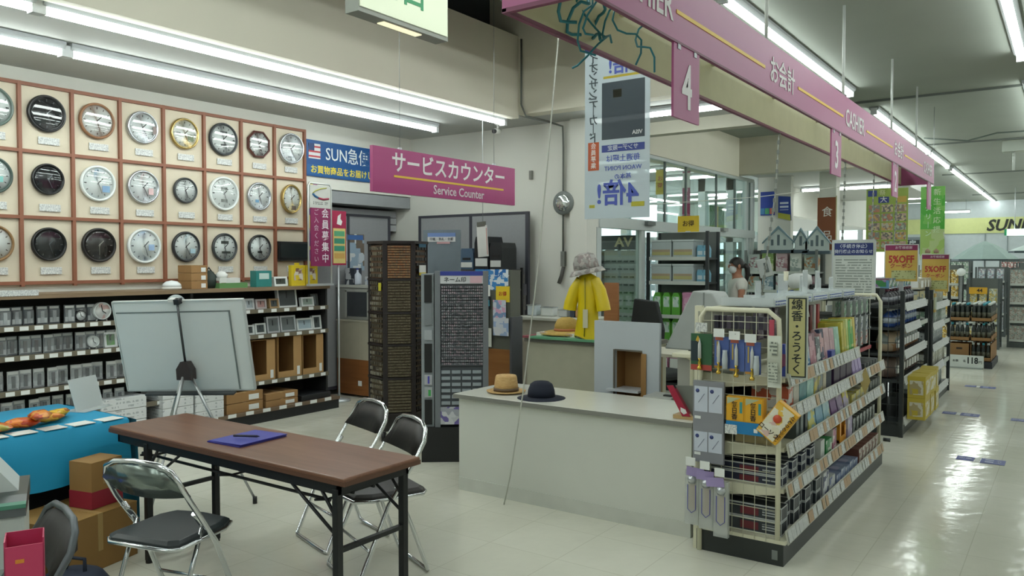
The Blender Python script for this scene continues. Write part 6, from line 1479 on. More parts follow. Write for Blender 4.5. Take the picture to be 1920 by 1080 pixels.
# registers behind the gondolas
def register(y, label, y2):
    t = thing('checkout_counter', label, 'checkout', (-2.3, y, 0))
    obj('counter_body', box(-1.1, .3, -.3, .3, 0, .92), C('#a9aaa2', .5), t); obj('worktop', box(-1.12, .32, -.32, .32, .92, .96), C('#c3c5bd', .35), t, bev=.005)
    obj('belt', box(-.9, .0, -.2, .2, .96, .965), C('#4b5052', .5), t)
    return t
register(8.25, 'pale checkout counter reaching towards the storage box shelf', 0)
register(10.95, 'pale checkout counter beyond the masked worker', 0)
fan_ = thing('white_pole_display', 'white register pole with tilted screens behind incense gondola', 'register', (-2.42, 8.3, .96))
obj('pole', MB().tube([(0, 0, 0), (0, 0, .55)], .025, 10), IVORY, fan_)
obj('tilted_screen', MB().cbox(-.06, 0, .62, .14, .03, .2, Matrix.Rotation(R(-15), 4, 'Y')), C('#aab0ad', .4), fan_, bev=.008)
obj('screen_glass', MB().cbox(-.04, -.017, .62, .04, .004, .1, Matrix.Rotation(R(-15), 4, 'Y')), C('#59605f', .3), fan_)
obj('printer_head', MB().lathe([(.1, 0), (.12, .05), (.11, .13), (.05, .15), (0, .15)], 16, Matrix.Translation((.14, 0, .38))), C('#c3c8c5', .4), fan_)
obj('arm', MB().tube([(0, 0, .36), (.14, 0, .4)], .02, 8), IVORY, fan_)
obj('register_body', box(-.1, .3, -.15, .15, 0, .2), C('#b4b9b6', .4), fan_, bev=.01)
pt = thing('black_plant_pot', 'black plant pot with brown soil on the checkout counter', 'pot', (-2.1, 8.35, 1.17))
obj('pot', MB().lathe([(.07, 0), (.1, .18), (.115, .19), (.115, .21), (.1, .21), (.095, .18)], 18), BLACK, pt); obj('soil', MB().lathe([(.0, .185), (.095, .18)], 14), C('#6b4a3a', .8), pt)
obj('stand', box(-.1, .1, -.1, .1, -.21, 0), C('#c0c4c1', .5), pt)
for k in range(9):
    t = thing('green_seedling', 'small bright green potted seedling on the checkout counter', 'plant', (-3.0 + .065 * k, 8.1 + .02 * (k % 3), .961), R(40 * k), 'green seedlings on the checkout counter')
    obj('pot', MB().lathe([(.022, 0), (.028, .05)], 10), C('#5d4a3c', .6), t)
    m = MB()
    for j in range(7):
        a = 2 * PI * j / 7; m.add([(0, 0, .05), (.035 * math.cos(a) - .012 * math.sin(a), .035 * math.sin(a) + .012 * math.cos(a), .12), (.05 * math.cos(a), .05 * math.sin(a), .19), (.035 * math.cos(a) + .012 * math.sin(a), .035 * math.sin(a) - .012 * math.cos(a), .12)], [(0, 1, 2, 3)])
    obj('leaf', m, C('#4f8f4a', .5), t)
tag(obj('blue_bin', MB().lathe([(.09, 0), (.11, .26), (.1, .26), (.085, .03)], 16), C('#2a5aa8', .4), None, (-3.2, 10.95, .961)), 'cobalt blue bucket on the checkout beyond the worker', 'bucket')

# ---------------------------------------------------------------- masked shop worker at the register
def skinned(name, verts, edges, radii, mat, parent, sub=2):
    me = bpy.data.meshes.new(name); me.from_pydata(verts, edges, []); me.update(); me.materials.append(mat)
    o = bpy.data.objects.new(name, me); COL.objects.link(o); o.parent = parent
    sk = o.modifiers.new('skin', 'SKIN'); sk.use_smooth_shade = True
    lay = me.skin_vertices[0].data if me.skin_vertices else None
    if lay is None:
        me.attributes  # the modifier adds the layer with its first use
    for i, r in enumerate(radii):
        d = me.skin_vertices[0].data[i]; d.radius = (r, r) if not isinstance(r, tuple) else r; d.use_root = (i == 0)
    s = o.modifiers.new('smooth', 'SUBSURF'); s.levels = sub; s.render_levels = sub
    return o
wk = thing('person', 'masked worker in white short-sleeved top and dark trousers with ponytail', 'person', (-3.46, 9.8, 0), R(-54.7))
SKIN = C('#a9765c', .55, grain=.03)
V = [(0, 0, .9), (0, .005, 1.02), (0, -.005, 1.2), (0, .01, 1.36), (0, .0, 1.43), (0, -.015, 1.49), (0, -.02, 1.56), (0, -.015, 1.62)]
E_ = [(i, i + 1) for i in range(7)]
Rr = [(.13, .1), (.115, .085), (.135, .095), (.1, .07), (.048, .05), (.062, .075), (.075, .09), (.06, .075)]
def limb(start, pts, rs):
    p = start
    for q, r in zip(pts, rs):
        V.append(q); Rr.append((r, r)); E_.append((p, len(V) - 1)); p = len(V) - 1
    return p
for s in (-1, 1):
    limb(0, [(s * .09, 0, .82), (s * .1, -.01, .47), (s * .1, .01, .1), (s * .1, .0, .06), (s * .1, -.13, .035)], [.085, .055, .038, .04, .032])
    fwd = -.0 if s > 0 else -.06
    limb(3, [(s * .15, .01, 1.35), (s * .185, .0, 1.22), (s * .2, -.02 + fwd * .3, 1.07), (s * .17, -.14 + fwd, .96), (s * .15, -.2 + fwd, .925)], [.055, .044, .036, .028, .025])
obj_body = skinned('body', V, E_, Rr, SKIN, wk)
for s in (-1, 1):        # hands: palm and five fingers
    fwd = -.0 if s > 0 else -.06
    bx_, by_, bz_ = s * .148, -.215 + fwd, .915
    hv = [(bx_, by_ + .02, bz_ + .01), (bx_, by_ - .03, bz_ - .015), (bx_, by_ - .055, bz_ - .028)]; he = [(0, 1), (1, 2)]; hr = [(.024, .016), (.032, .015), (.03, .013)]
    for k, (dx, ln) in enumerate(((-.026, .052), (-.009, .062), (.009, .058), (.025, .045))):
        i0 = len(hv)
        hv += [(bx_ + dx, by_ - .06, bz_ - .03), (bx_ + dx * 1.1, by_ - .06 - ln * .55, bz_ - .042), (bx_ + dx * 1.1, by_ - .06 - ln * .85, bz_ - .068)]
        he += [(2, i0), (i0, i0 + 1), (i0 + 1, i0 + 2)]; hr += [(.0085, .0085), (.008, .008), (.007, .007)]
    i0 = len(hv); hv += [(bx_ - s * .034, by_ - .02, bz_ - .02), (bx_ - s * .048, by_ - .045, bz_ - .035)]; he += [(1, i0), (i0, i0 + 1)]; hr += [(.01, .01), (.008, .008)]
    skinned('hand', hv, he, hr, SKIN, wk, 1)
SHIRT = C('#d6d6cc', .8, grain=.03)
tv = [(0, .0, .93), (0, .005, 1.02), (0, -.008, 1.2), (0, .012, 1.36), (0, .005, 1.405)]; te = [(0, 1), (1, 2), (2, 3), (3, 4)]; tr_ = [(.165, .13), (.145, .11), (.16, .12), (.115, .085), (.065, .065)]
for s in (-1, 1):
    i0 = len(tv); tv += [(s * .155, .01, 1.35), (s * .19, .0, 1.23)]; te += [(3, i0), (i0, i0 + 1)]; tr_ += [(.075, .072), (.064, .062)]
skinned('shirt', tv, te, tr_, SHIRT, wk)
pv = [(0, 0, .97), (0, 0, .88)]; pe = [(0, 1)]; prr = [(.145, .115), (.16, .125)]
for s in (-1, 1):
    i0 = len(pv); pv += [(s * .095, 0, .8), (s * .1, -.01, .47), (s * .1, .01, .1)]; pe += [(1, i0), (i0, i0 + 1), (i0 + 1, i0 + 2)]; prr += [(.1, .1), (.072, .075), (.06, .062)]
skinned('trousers', pv, pe, prr, C('#1c2028', .8), wk)
for s in (-1, 1): skinned('shoe', [(s * .1, .04, .04), (s * .1, -.06, .045), (s * .1, -.15, .03)], [(0, 1), (1, 2)], [(.045, .04), (.05, .045), (.045, .03)], C('#2a2a2c', .5), wk, 1)
HAIR = C('#17130f', .5, grain=.1)
def ell(cx, cy, cz, rx, ry, rz_, n=16, k=10, cut=None):
    m = MB(); prof = [(math.sin(PI * i / k), -math.cos(PI * i / k)) for i in range(k + 1)]
    prof = [(max(r, 1e-6), z) for r, z in prof]
    return m.lathe(prof, n, Matrix.Translation((cx, cy, cz)) @ Matrix.Diagonal((rx, ry, rz_, 1)))
hm = MB(); vs = []; fs = []
for i in range(9):      # hair cap: covers crown and back, open over the face
    th = PI * .62 * i / 8
    for j in range(20):
        a = 2 * PI * j / 20; fr_ = max(0, -math.sin(a)); t2 = th * (1 - .42 * fr_)
        vs.append((.083 * math.sin(t2) * math.cos(a), -.01 + .1 * math.sin(t2) * math.sin(a), 1.565 + .105 * math.cos(t2)))
for i in range(8):
    for j in range(20): fs.append((i * 20 + j, (i + 1) * 20 + j, (i + 1) * 20 + (j + 1) % 20, i * 20 + (j + 1) % 20))
hm.add(vs, fs, True); obj('hair', hm, HAIR, wk)
obj('ponytail', MB().tube([(0, .08, 1.57), (0, .125, 1.53), (0, .13, 1.45), (0, .11, 1.36), (0, .105, 1.33)], [.03, .036, .032, .02, .006], 10), HAIR, wk)
obj('face_mask', MB().lathe([(.05, -.05), (.066, -.02), (.068, .015), (.058, .04)], 20, Matrix.Translation((0, -.05, 1.515)) @ Matrix.Diagonal((.95, .85, 1, 1))), C('#dcdedd', .7), wk)
for s in (-1, 1):
    obj('mask_loop', MB().tube([(s * .06, -.06, 1.53), (s * .076, -.01, 1.55), (s * .077, .01, 1.54)], .003, 5), C('#d8dada', .6), wk)
    e = obj('eye', ell(s * .03, -.095, 1.575, .012, .008, .008, 10, 6), C('#d5d0cb', .3), wk); obj('pupil', ell(s * .03, -.101, 1.575, .006, .004, .006, 8, 5), BLACK, e)
    obj('eyebrow', MB().tube([(s * .045, -.092, 1.598), (s * .018, -.102, 1.6)], .0035, 5), HAIR, wk)
    obj('ear', ell(s * .077, .0, 1.55, .01, .02, .03, 8, 6), SKIN, wk)
obj('nose', ell(0, -.108, 1.55, .012, .014, .022, 8, 6), SKIN, wk)

# ---------------------------------------------------------------- goods wall far behind the registers
hw = rack('household_shelf', 'tall shelf of household goods under the house-shaped toppers', -4.4, -3.28, 12.85, 13.3, 1.8, (.15, .5, .85, 1.15, 1.45), C('#6d7270', .5))
rnd = random.Random(5)
HUES = [('#a9b0ac', '#c2c6c2', '#8f6a72'), ('#7f9a5a', '#a8b46a', '#c3c8a8'), ('#b49a9e', '#c9bfc0', '#9a6f78'), ('#c2c4bd', '#9aa59f', '#d0d2cc'), ('#8d9a92', '#b7bcae', '#a2744e'), ('#9aa9b0', '#c4cacc', '#6d8796')]
HN = ('grey and white', 'green leafy', 'pinkish', 'plain whitish', 'sage and brown', 'grey-blue')
for k, z in enumerate((.5, .85, 1.15, 1.45)):
    for j in range(5):
        w = .2; x = -4.28 + j * .222; h = (.3, .25, .25, .3)[k] - .03 * rnd.random(); c = (j + k * 2) % 6
        t = thing('household_pack', '%s household pack, %s from the glass on %s level of household shelf' % (HN[c], ('first', 'second', 'third', 'fourth', 'fifth')[j], ('lowest', 'second', 'third', 'top')[k]), 'pack', (x, 13.03, z + .001))
        obj('pack_body', bxy(w - .02, .25, h), printed(HUES[c], 14), t); obj('front_label', box(-.06, .06, -.127, -.125, h * .3, h * .7), printed(HUES[c][::-1], 30), t)
for k, (x, w, hgt, z) in enumerate(((-3.9, .46, .34, 1.86), (-3.55, .2, .3, 1.86), (-3.3, .36, .34, 1.84))):
    t = thing('house_topper', ('large house-shaped white topper with grey roof', 'small house-shaped topper between the larger ones', 'house-shaped white topper next to the brown pillar')[k] + ' on the shelf', 'display topper', (x, 12.95, z - .06))
    obj('gable', MB().prism([(-w / 2, 0), (w / 2, 0), (w / 2, hgt * .4), (0, hgt), (-w / 2, hgt * .4)], -.01, .01), C('#b8c2bf', .5), t)
    obj('roof_edge', MB().prism([(-w / 2 - .03, hgt * .36), (0, hgt + .05), (w / 2 + .03, hgt * .36), (w / 2 + .03, hgt * .42 - .04 + .0), (0, hgt), (-w / 2 - .03, hgt * .42 - .04)], -.03, .02), C('#6f8790', .5), t)
    for wx in ((-.1, 0, .1) if w > .3 else (0,)): obj('window', box(wx * w / .46 - .02, wx * w / .46 + .02, -.013, -.01, hgt * .22, hgt * (.5 if wx else .72)), C('#56646a', .4), t)
    obj('base_ledge', box(-w / 2 - .03, w / 2 + .03, -.08, .02, -.05, 0), C('#46545e', .5), t)
struct('wall_market', MB().box(-4.45, -3.9, 13.6, 13.75, 1.75, 3.05), WHITEW)
lb = thing('blue_market_banner', 'blue picture banner in two pieces on white wall past the glass', 'banner', (-4.4, 13.58, 2.3))
obj('first_panel', box(.0, .24, -.01, 0, .1, .5), C('#24409a', .5), lb)
for k, cc in enumerate(('#3f7fae', '#4a9a6a', '#c26a5a')): obj('picture', box(.0 + k * .08, .07 + k * .08, -.014, -.01, .12, .22), C(cc, .5), lb)
obj('second_panel', MB().prism([(.3, .05), (.52, .0), (.5, .4), (.3, .42)], -.01, 0), C('#1c3a8a', .5), lb)
obj('yellow_band', MB().prism([(.3, .05), (.51, .0), (.5, .1), (.3, .14)], -.014, -.01), C('#a8a83a', .5), lb)
obj('pale_letters', box(.33, .47, -.014, -.01, .18, .34), fineprint('#24409a', '#c9d2e0', 16, 2, .7), lb)
br_ = MB(); br_.box(-3.38, -3.12, 13.35, 13.6, 0, 3.05)
struct('pillar_food', br_, WHITEW)
fs_ = thing('food_sign', 'brown vertical sign with two white characters on the pillar', 'sign', (-3.25, 13.34, 1.8))
obj('sign_board', box(-.15, .13, -.01, .005, 0, .84), C('#7a4322', .5), fs_)
text('食', .17, '#d9d6cf', fs_, (0, -.013, .6), FY, .004); text('品', .17, '#d9d6cf', fs_, (0, -.013, .22), FY, .004)
obj('pillar_trim', box(.13, .145, -.006, .005, -.1, .86), C('#b9b38c', .5), fs_)
# market backdrop with bright daylight window to the side
struct('wall_market_back', MB().box(-12, -5.2, 26, 26.2, 0, 1.0).box(-12, -5.2, 26, 26.2, 2.6, 3.6), WHITEW)
mp = bpy.data.objects.new('window_3', None); COL.objects.link(mp); mp['kind'] = 'structure'
for k in range(4): obj('pane', box(-11.8 + k * 1.62, -10.3 + k * 1.62, 26.09, 26.1, 1.0, 2.6), GLS, mp); obj('mullion', box(-10.3 + k * 1.62, -10.18 + k * 1.62, 26.02, 26.18, 1.0, 2.6), FRW, mp)
# notices and posters by the registers
wn = thing('white_notice_board', 'white notice board with navy header and lines of small print', 'notice', (-1.49, 6.99, 1.36), 0)
obj('board', box(-.165, .165, -.006, .006, -.06, .42), C('#c3c9c3', .5), wn)
obj('navy_header', box(-.15, .15, -.009, -.006, .3, .4), C('#1f2f6a', .5), wn)
obj('small_print', box(-.14, .14, -.009, -.006, -.02, .28), fineprint('#c3c9c3', '#8a928c', 45, 2, .55), wn)
obj('edge_frame', MB().box(-.17, -.163, -.008, .008, -.065, .425).box(.163, .17, -.008, .008, -.065, .425).box(-.17, .17, -.008, .008, .418, .428), ALU, wn)
text('〈手続き停止〉', .036, '#c9cfda', wn, (0, -.0095, .372), FY, .01); text('発行廃止のお知らせ', .033, '#c9cfda', wn, (0, -.0095, .328), FY, .01)
obj('stand_pole', MB().tube([(0, .015, -1.36), (0, .015, .3)], .012, 8), ALU, wn); obj('stand_foot', MB().lathe([(.12, -1.36), (.12, -1.345), (.02, -1.33)], 16), ALU, wn)
for k, (x, y, z, w, h) in enumerate(((-1.35, 8.34, 1.42, .28, .345), (-1.335, 10.5, 1.26, .28, .43))):
    t = thing('coupon_notice', ('orange sale notice with crimson header on nearer dark gondola', 'orange sale notice with crimson header, smaller and farther along the registers')[k], 'notice', (x, y, z))
    obj('sheet', box(-w / 2, w / 2, -.004, .004, 0, h), C('#c2a24a', .5), t); obj('crimson_header', box(-w / 2, w / 2, -.006, -.004, h - .05, h), C('#7f2450', .5), t)
    obj('frame', MB().box(-w / 2 - .008, -w / 2, -.007, .007, 0, h).box(w / 2, w / 2 + .008, -.007, .007, 0, h).box(-w / 2 - .008, w / 2 + .008, -.007, .007, h, h + .008), C('#c3c7c2', .4), t)
    text('お客様感謝', .03, '#d0b8c4', t, (.02, -.0065, h - .026), FY, .01); text('5%OFF', .095, '#a8302c', t, (0, -.006, h * .6), FY, .03, sx=.8); text('クーポン', .05, '#a84a3c', t, (0, -.006, h * .42), FY, .025)
    obj('green_field', box(-w * .3, w * .45, -.0055, -.004, h * .06, h * .3), fineprint('#a9ad7a', '#7a7a4a', 40, 2, .4), t)
    obj('stand_leg', box(-.02, .02, .004, .02, -.1, h * .7), ALU, t)
gp = thing('green_leaflet_poster', 'large yellow-green leaflet poster full of small product pictures', 'poster', (-2.04, 11.5, 1.76))
obj('sheet', box(-.26, .25, -.004, .004, -.02, .82), C('#93a84a', .5), gp)
for r_ in range(5):
    for c_ in range(3): obj('picture', box(-.23 + c_ * .16, -.09 + c_ * .16, -.007, -.004, .02 + r_ * .122, .12 + r_ * .122), printed((('#b3b09a', '#8c7a6a', '#c29a5a'), ('#a9b49a', '#b0785a', '#7f857a'), ('#c2b98a', '#6f6a64', '#b59a8a'))[(r_ + c_) % 3], 40), gp)
obj('navy_square', box(-.24, -.13, -.008, -.004, .72, .8), C('#24367a', .5), gp); obj('navy_square', box(-.11, .02, -.008, -.004, .63, .71), C('#2c3880', .5), gp); text('大', .09, '#d3d6d8', gp, (-.045, -.009, .67), FY, .01); text('祭', .08, '#cfd4a0', gp, (-.06, -.009, .76), FY, .01)
obj('orange_square', box(.12, .23, -.008, -.004, .63, .71), C('#c2a24a', .5), gp)
gp2 = thing('green_drop_poster', 'tall narrow bright green drop poster with pale lettering', 'poster', (-1.51, 11.55, 1.68))
obj('sheet', box(-.14, .14, -.004, .004, .35, .9), printed(('#4fae3a', '#63b84a', '#7cc25a'), 8), gp2); obj('lower_sheet', box(-.14, .14, -.004, .004, -.05, .35), printed(('#b4c98a', '#a3c46a', '#c3cfae'), 8), gp2)
for k, ch in enumerate('新生活応援'): text(ch, .09, '#c9e0b4', gp2, (.05, -.006, .82 - k * .12), FY, .01)
for k, ch in enumerate('グリーン'): text(ch if ch != 'ー' else '｜', .08, '#c9e0c4', gp2, (-.05, -.006, .62 - k * .11), FY, .01)
obj('portrait', MB().lathe([(.03, 0), (.032, .03), (.0, .06)], 10, Matrix.Translation((-.05, -.004, .04)) @ Matrix.Diagonal((1, .1, 1, 1))), C('#a98c7a', .6), gp2); obj('portrait', MB().lathe([(.03, 0), (.032, .03), (.0, .06)], 10, Matrix.Translation((.05, -.004, .04)) @ Matrix.Diagonal((1, .1, 1, 1))), C('#a98c7a', .6), gp2)
for p_, e_ in ((gp, 1.84), (gp2, 1.92)): obj('hanging_line', MB().tube([(0, 0, .8), (0, 0, e_)], .003, 4), STEEL, p_)
# ---------------------------------------------------------------- the next gondolas along the aisle
def side_rack(name, label, x0, x1, y0, y1, z1, levels, mat):
    t = rack(name, label, x0, x1, y0, y1, z1, levels, mat, .12, 'x0')
    w, d = (x1 - x0) / 2, (y1 - y0) / 2
    for k in range(5): obj('end_wire', MB().tube([(-w + (k + .5) * 2 * w / 5, -d, .1), (-w + (k + .5) * 2 * w / 5, -d, z1)], .003, 4), mat, t)
    for k in range(10): obj('end_wire', MB().tube([(-w, -d, .18 + k * (z1 - .2) / 10), (w, -d, .18 + k * (z1 - .2) / 10)], .003, 4), mat, t)
    for k, z in enumerate(levels):
        obj('rail_card', MB().box(0, .004, -d * .9, d * (.3 if k % 2 else .8), -.05, .03, Matrix.Translation((w + .01, 0, z)) @ Matrix.Rotation(R(-14), 4, 'Y')), TAG, t)
    return t
DKS = C('#24292a', .45)
side_rack('dark_gondola', 'dark steel gondola of bottles and bags beyond the incense gondola', -1.66, -1.27, 7.95, 9.42, 1.34, (.14, .52, .76, 1.0, 1.2), DKS)
side_rack('grey_gondola', 'dark gondola of silver packs just beyond the bottle gondola', -1.66, -1.27, 9.72, 11.25, 1.3, (.14, .42, .66, .9, 1.12), DKS)
AIS = 'goods on the dark gondola'
def row(name, cat, n, y0, pitch, x, z, w, d, h, mats, label, group, shape='box'):
    src = None
    for k in range(n):
        loc = (x, y0 + k * pitch, z + .001)
        if src is None:
            src = thing(name, label, cat, loc, 0, group)
            if shape == 'box': obj('body', box(-d, 0, -w / 2, w / 2, 0, h), mats[0], src); obj('front_label', box(0, .002, -w * .42, w * .42, h * .15, h * .8), mats[1], src); obj('end_label', box(-d * .88, -d * .12, -w / 2 - .0015, -w / 2, h * .15, h * .8), mats[1], src)
            elif shape == 'bottle':
                obj('bottle', MB().lathe([(w * .42, 0), (w * .45, h * .08), (w * .45, h * .62), (w * .2, h * .8), (w * .16, h * .88)], 12), mats[0], src)
                obj('cap', MB().lathe([(w * .19, h * .86), (w * .19, h), (0, h)], 10), mats[1], src)
                obj('label', MB().lathe([(w * .455, h * .2), (w * .455, h * .5)], 12), mats[2], src)
            elif shape == 'bag':
                m = MB(); nn = 8
                m.lathe([(w * .2, 0), (w * .48, h * .1), (w * .5, h * .5), (w * .4, h * .85), (w * .3, h)], 8, Matrix.Diagonal((d / w, 1, 1, 1)))
                obj('bag', m, mats[0], src); obj('label', box(d * .42, d * .5, -w * .3, w * .3, h * .25, h * .6), mats[1], src)
            CH[src.name] = kids(src)
        else: dup(src, loc, R(random.uniform(-5, 5)))
PB_ = printed
row('yellow_carton', 'box', 3, 8.3, .32, -1.1, .14, .3, .15, .2, (C('#b9a53a', .5), PB_(('#c9c6b4', '#b9a53a', '#a89a70'), 14)), 'yellow printed carton stacked low at the dark gondola foot', 'yellow cartons, lower layer')
row('yellow_carton', 'box', 3, 8.3, .32, -1.1, .342, .3, .15, .2, (C('#b9a53a', .5), PB_(('#c9c6b4', '#b9a53a', '#a89a70'), 14)), 'yellow printed carton in the upper layer at gondola foot', 'yellow cartons, upper layer')
row('brown_goods_bag', 'bag', 8, 8.1, .16, -1.42, .52, .15, .2, .2, (PB_(('#6b5a52', '#8f7f74', '#4c4440'), 12), PAPER), 'brown goods bag on lower level of the dark gondola', 'brown bags on the dark gondola', 'bag')
row('tan_goods_bag', 'bag', 8, 8.1, .16, -1.42, .76, .15, .2, .19, (PB_(('#a8805e', '#b9a68c', '#7f8a86', '#c3bfb0'), 12), PAPER), 'tan and grey goods bag on middle level of the dark gondola', 'tan bags on the dark gondola', 'bag')
row('blue_white_bottle', 'bottle', 9, 8.06, .15, -1.4, 1.0, .12, .12, .17, (C('#32508f', .3), PAPER, C('#b9c4d0', .4)), 'blue and white bottle on upper level of the dark gondola', 'blue bottles on the dark gondola', 'bottle')
row('dark_bottle', 'bottle', 9, 8.06, .15, -1.42, 1.2, .1, .1, .15, (C('#2c2a30', .3), C('#5d2a3a', .4), C('#8d8f96', .4)), 'dark bottle with pale label on top level of dark gondola', 'dark bottles on the dark gondola', 'bottle')
row('small_display_box', 'box', 6, 8.1, .2, -1.4, 1.36, .17, .2, .09, (PB_(('#a9b0b4', '#5f8cab', '#7a5a6a', '#c2c6c4'), 14), PB_(('#c2c8c6', '#3f7f4a', '#8f6aa0'), 18)), 'small coloured display box on top of the dark gondola', 'display boxes topping the dark gondola')
for k, z in enumerate((.14, .42, .66, .9, 1.12)):
    cm = (('#a7adaa', '#c3c8c4', '#7d8583'), ('#b3b39a', '#c9cbc2', '#8f8f86'), ('#9fa6a8', '#b9bfc0', '#6f7678'), ('#b4b9b4', '#7f9a86', '#cbcfcb'), ('#aab2b0', '#c9c29a', '#8b9490'))[k]
    row('silver_goods_pack', 'pack', 11, 9.8, .13, -1.33 + .03 * (k % 2), z, .115, .2, .16, (PB_(cm, 14), PB_(cm[::-1], 26)), 'silver-grey pack on the %s level of the farther gondola' % ('lowest', 'second', 'third', 'fourth', 'top')[k], 'silver packs, %s level' % ('lowest', 'second', 'third', 'fourth', 'top')[k])
row('cream_display_box', 'box', 5, 9.85, .24, -1.38, 1.301, .2, .22, .12, (PB_(('#aca58f', '#bdb9a8', '#8b8474'), 12), PAPER), 'cream display box on top of the farther gondola', 'cream boxes topping the farther gondola')
row('yellow_frame_card', 'card', 1, 9.5, .2, -1.2, 1.07, .14, .01, .2, (C('#a98a3c', .5), C('#a5b09a', .5)), 'dull yellow framed card sticking out between two gondolas', None)
tag(obj('gondola_pole', MB().tube([(-1.24, 9.55, 0), (-1.24, 9.55, 1.2)], .015, 8), DKS), 'thin dark post between the two dark gondolas', 'post')
# stack of drink cartons with a big price sign
ds = thing('drink_pallet', 'low dark pallet under the carton stack in the aisle', 'pallet', (-1.28, 14.35, 0))
obj('pallet_board', box(-.32, .3, -.5, .6, .06, .1), C('#2a2f36', .6), ds)
for k in range(3): obj('pallet_block', box(-.3 + k * .25, -.2 + k * .25, -.5, .6, 0, .06), C('#22262c', .6), ds)
BOT = {}
for r_ in range(3):
    for c_ in range(2):
        for d_ in range(3):
            if d_ and c_ == 0: continue
            t = thing('drink_carton', 'open brown carton of dark bottles, %s tier, %s column, %s of the stack' % (('bottom', 'middle', 'top')[r_], ('outer', 'aisle side')[c_], ('front', 'middle', 'rear')[d_]), 'carton', (-1.42 + c_ * .285, 14.05 + d_ * .36, .101 + r_ * .3))
            m = MB(); m.box(-.135, .135, -.17, .17, 0, .012); hw_ = .26 if r_ == 0 else .08; m.box(-.135, -.128, -.17, .17, 0, hw_); m.box(.128, .135, -.17, .17, 0, hw_); m.box(-.135, .135, .163, .17, 0, hw_)
            closed = r_ == 0 and c_ == 0
            m.box(-.135, .135, -.17, -.163, 0, .26 if closed else .06)
            obj('carton', m, C('#8d6a42', .8), t)
            if closed: obj('handle_slot', box(-.04, .04, -.172, -.17, .17, .2), C('#33271c', .7), t); continue
            for i in range(4):
                for j in range(1 if r_ < 2 else 4):
                    cc = 0 if (i + c_) % 3 else 1; key = (r_, cc)
                    loc = (-1.42 + c_ * .285 - .1 + i * .066, 14.05 + d_ * .36 - .125 + j * .08, .101 + r_ * .3 + .013)
                    if key not in BOT:
                        b = thing('drink_bottle', 'dark drink bottle with %s cap in the %s tier of the carton stack' % (('pale', 'teal')[cc], ('bottom', 'middle', 'top')[r_]), 'bottle', loc, 0, '%s capped bottles, %s tier' % (('pale', 'teal')[cc], ('bottom', 'middle', 'top')[r_]))
                        obj('bottle', MB().lathe([(.029, 0), (.031, .016), (.031, .176), (.02, .216), (.016, .236)], 8), C('#1d2420', .25), b)
                        obj('cap', MB().lathe([(.018, .236), (.018, .266), (0, .266)], 8), C('#2f8fa0' if cc else '#c3c9c4', .4), b)
                        obj('label', MB().lathe([(.0315, .06), (.0315, .13)], 8), C('#4a4a3c', .5), b)
                        BOT[key] = b; CH[b.name] = kids(b)
                    else: dup(BOT[key], loc)
psn = thing('price_sign', 'white price sign reading 118 yen on floor before carton stack', 'price sign', (-1.33, 13.72, .0))
obj('board', box(-.27, .25, -.004, .004, .02, .2), C('#cfd4d0', .5), psn); text('118', .13, '#1f2326', psn, (.1, -.006, .12), FY, .03, sx=.8); text('円', .05, '#1f2326', psn, (.205, -.006, .1), FY, .01); text('お茶', .04, '#3a3f42', psn, (-.12, -.006, .11), FY, .01); text('各', .04, '#3a3f42', psn, (-.0, -.006, .11), FY, .01)
obj('foot', box(-.25, .23, -.02, .03, 0, .02), C('#9ba19d', .5), psn)
# floor stickers
for k, (x, y, sc_) in enumerate(((-.76, 7.38, 1), (-1.12, 9.53, 1), (-1.13, 11.76, 1), (-.5, 9.5, 1))):
    nm = ('nearest blue distancing floor sticker beside the incense gondola aisle', 'blue distancing floor sticker beside the dark gondola', 'blue distancing floor sticker beside the farther gondola', 'blue distancing floor sticker out in the middle aisle')[k]
    t = thing('floor_sticker', nm, 'floor sticker', (x, y, .0015))
    obj('first_panel', box(0, .125, -.06, .09, 0, .001), C('#46508a', .5), t); obj('second_panel', box(.17, .34, -.08, .1, 0, .001), C('#46508a', .5), t)
    obj('footprint', box(.2, .26, -.04, .0, .001, .0016), C('#9aa2bc', .5), t); obj('footprint', box(.2, .26, .03, .07, .001, .0016), C('#9aa2bc', .5), t)
    text('距離', .05, '#aeb4c8', t, (.062, .02, .0016), FU, 0, deep=.0003); text('お並び', .03, '#aeb4c8', t, (.3, .01, .0016), (0, 0, R(90)), 0, deep=.0003)
    obj('white_gap', box(.13, .165, -.06, .09, 0, .0006), C('#c9ccc8', .5), t)

# ---------------------------------------------------------------- far displays along the aisle
rnd = random.Random(21)
def far_display(x0, x1, y0, y1, z1, pal, label, n, levels):
    t = rack('aisle_display', label, x0, x1, y0, y1, z1, levels, C('#4a5150', .5))
    return t
FAR = [
 (-2.45, -1.75, 17.0, 17.5, 1.55, 'beer-coloured', ('#c9a23a', '#d8d2b4', '#7f6a3a'), (.15, .6, .95, 1.2)),
 (-1.62, -1.12, 17.0, 17.6, 1.3, 'yellow and pale', ('#b9a24a', '#c3c6b4', '#8f9a8a'), (.15, .5, .85)),
 (-1.0, -.72, 17.6, 18.4, 1.5, 'white and pink', ('#b4b4ac', '#94867c', '#8d9a94'), (.15, .5, .85, 1.2)),
 (-1.75, -1.2, 20.0, 20.6, 1.5, 'pale blue and white', ('#9fb4bc', '#c9cccb', '#8a7f8a'), (.15, .5, .85, 1.2)),
 (-1.05, -.78, 21.0, 22.0, 1.6, 'mixed brown', ('#a08462', '#c2b59a', '#8f6f5a'), (.15, .5, .85, 1.2)),
 (-1.6, -.85, 24.5, 25.2, 1.7, 'mixed red and white', ('#b48a86', '#cfcfca', '#9a5f5a'), (.15, .6, 1.05, 1.35)),
 (-3.2, -2.3, 24.5, 25.2, 1.7, 'green and grey', ('#8fa088', '#b9beb4', '#6f8a7a'), (.15, .6, 1.05, 1.35)),
]
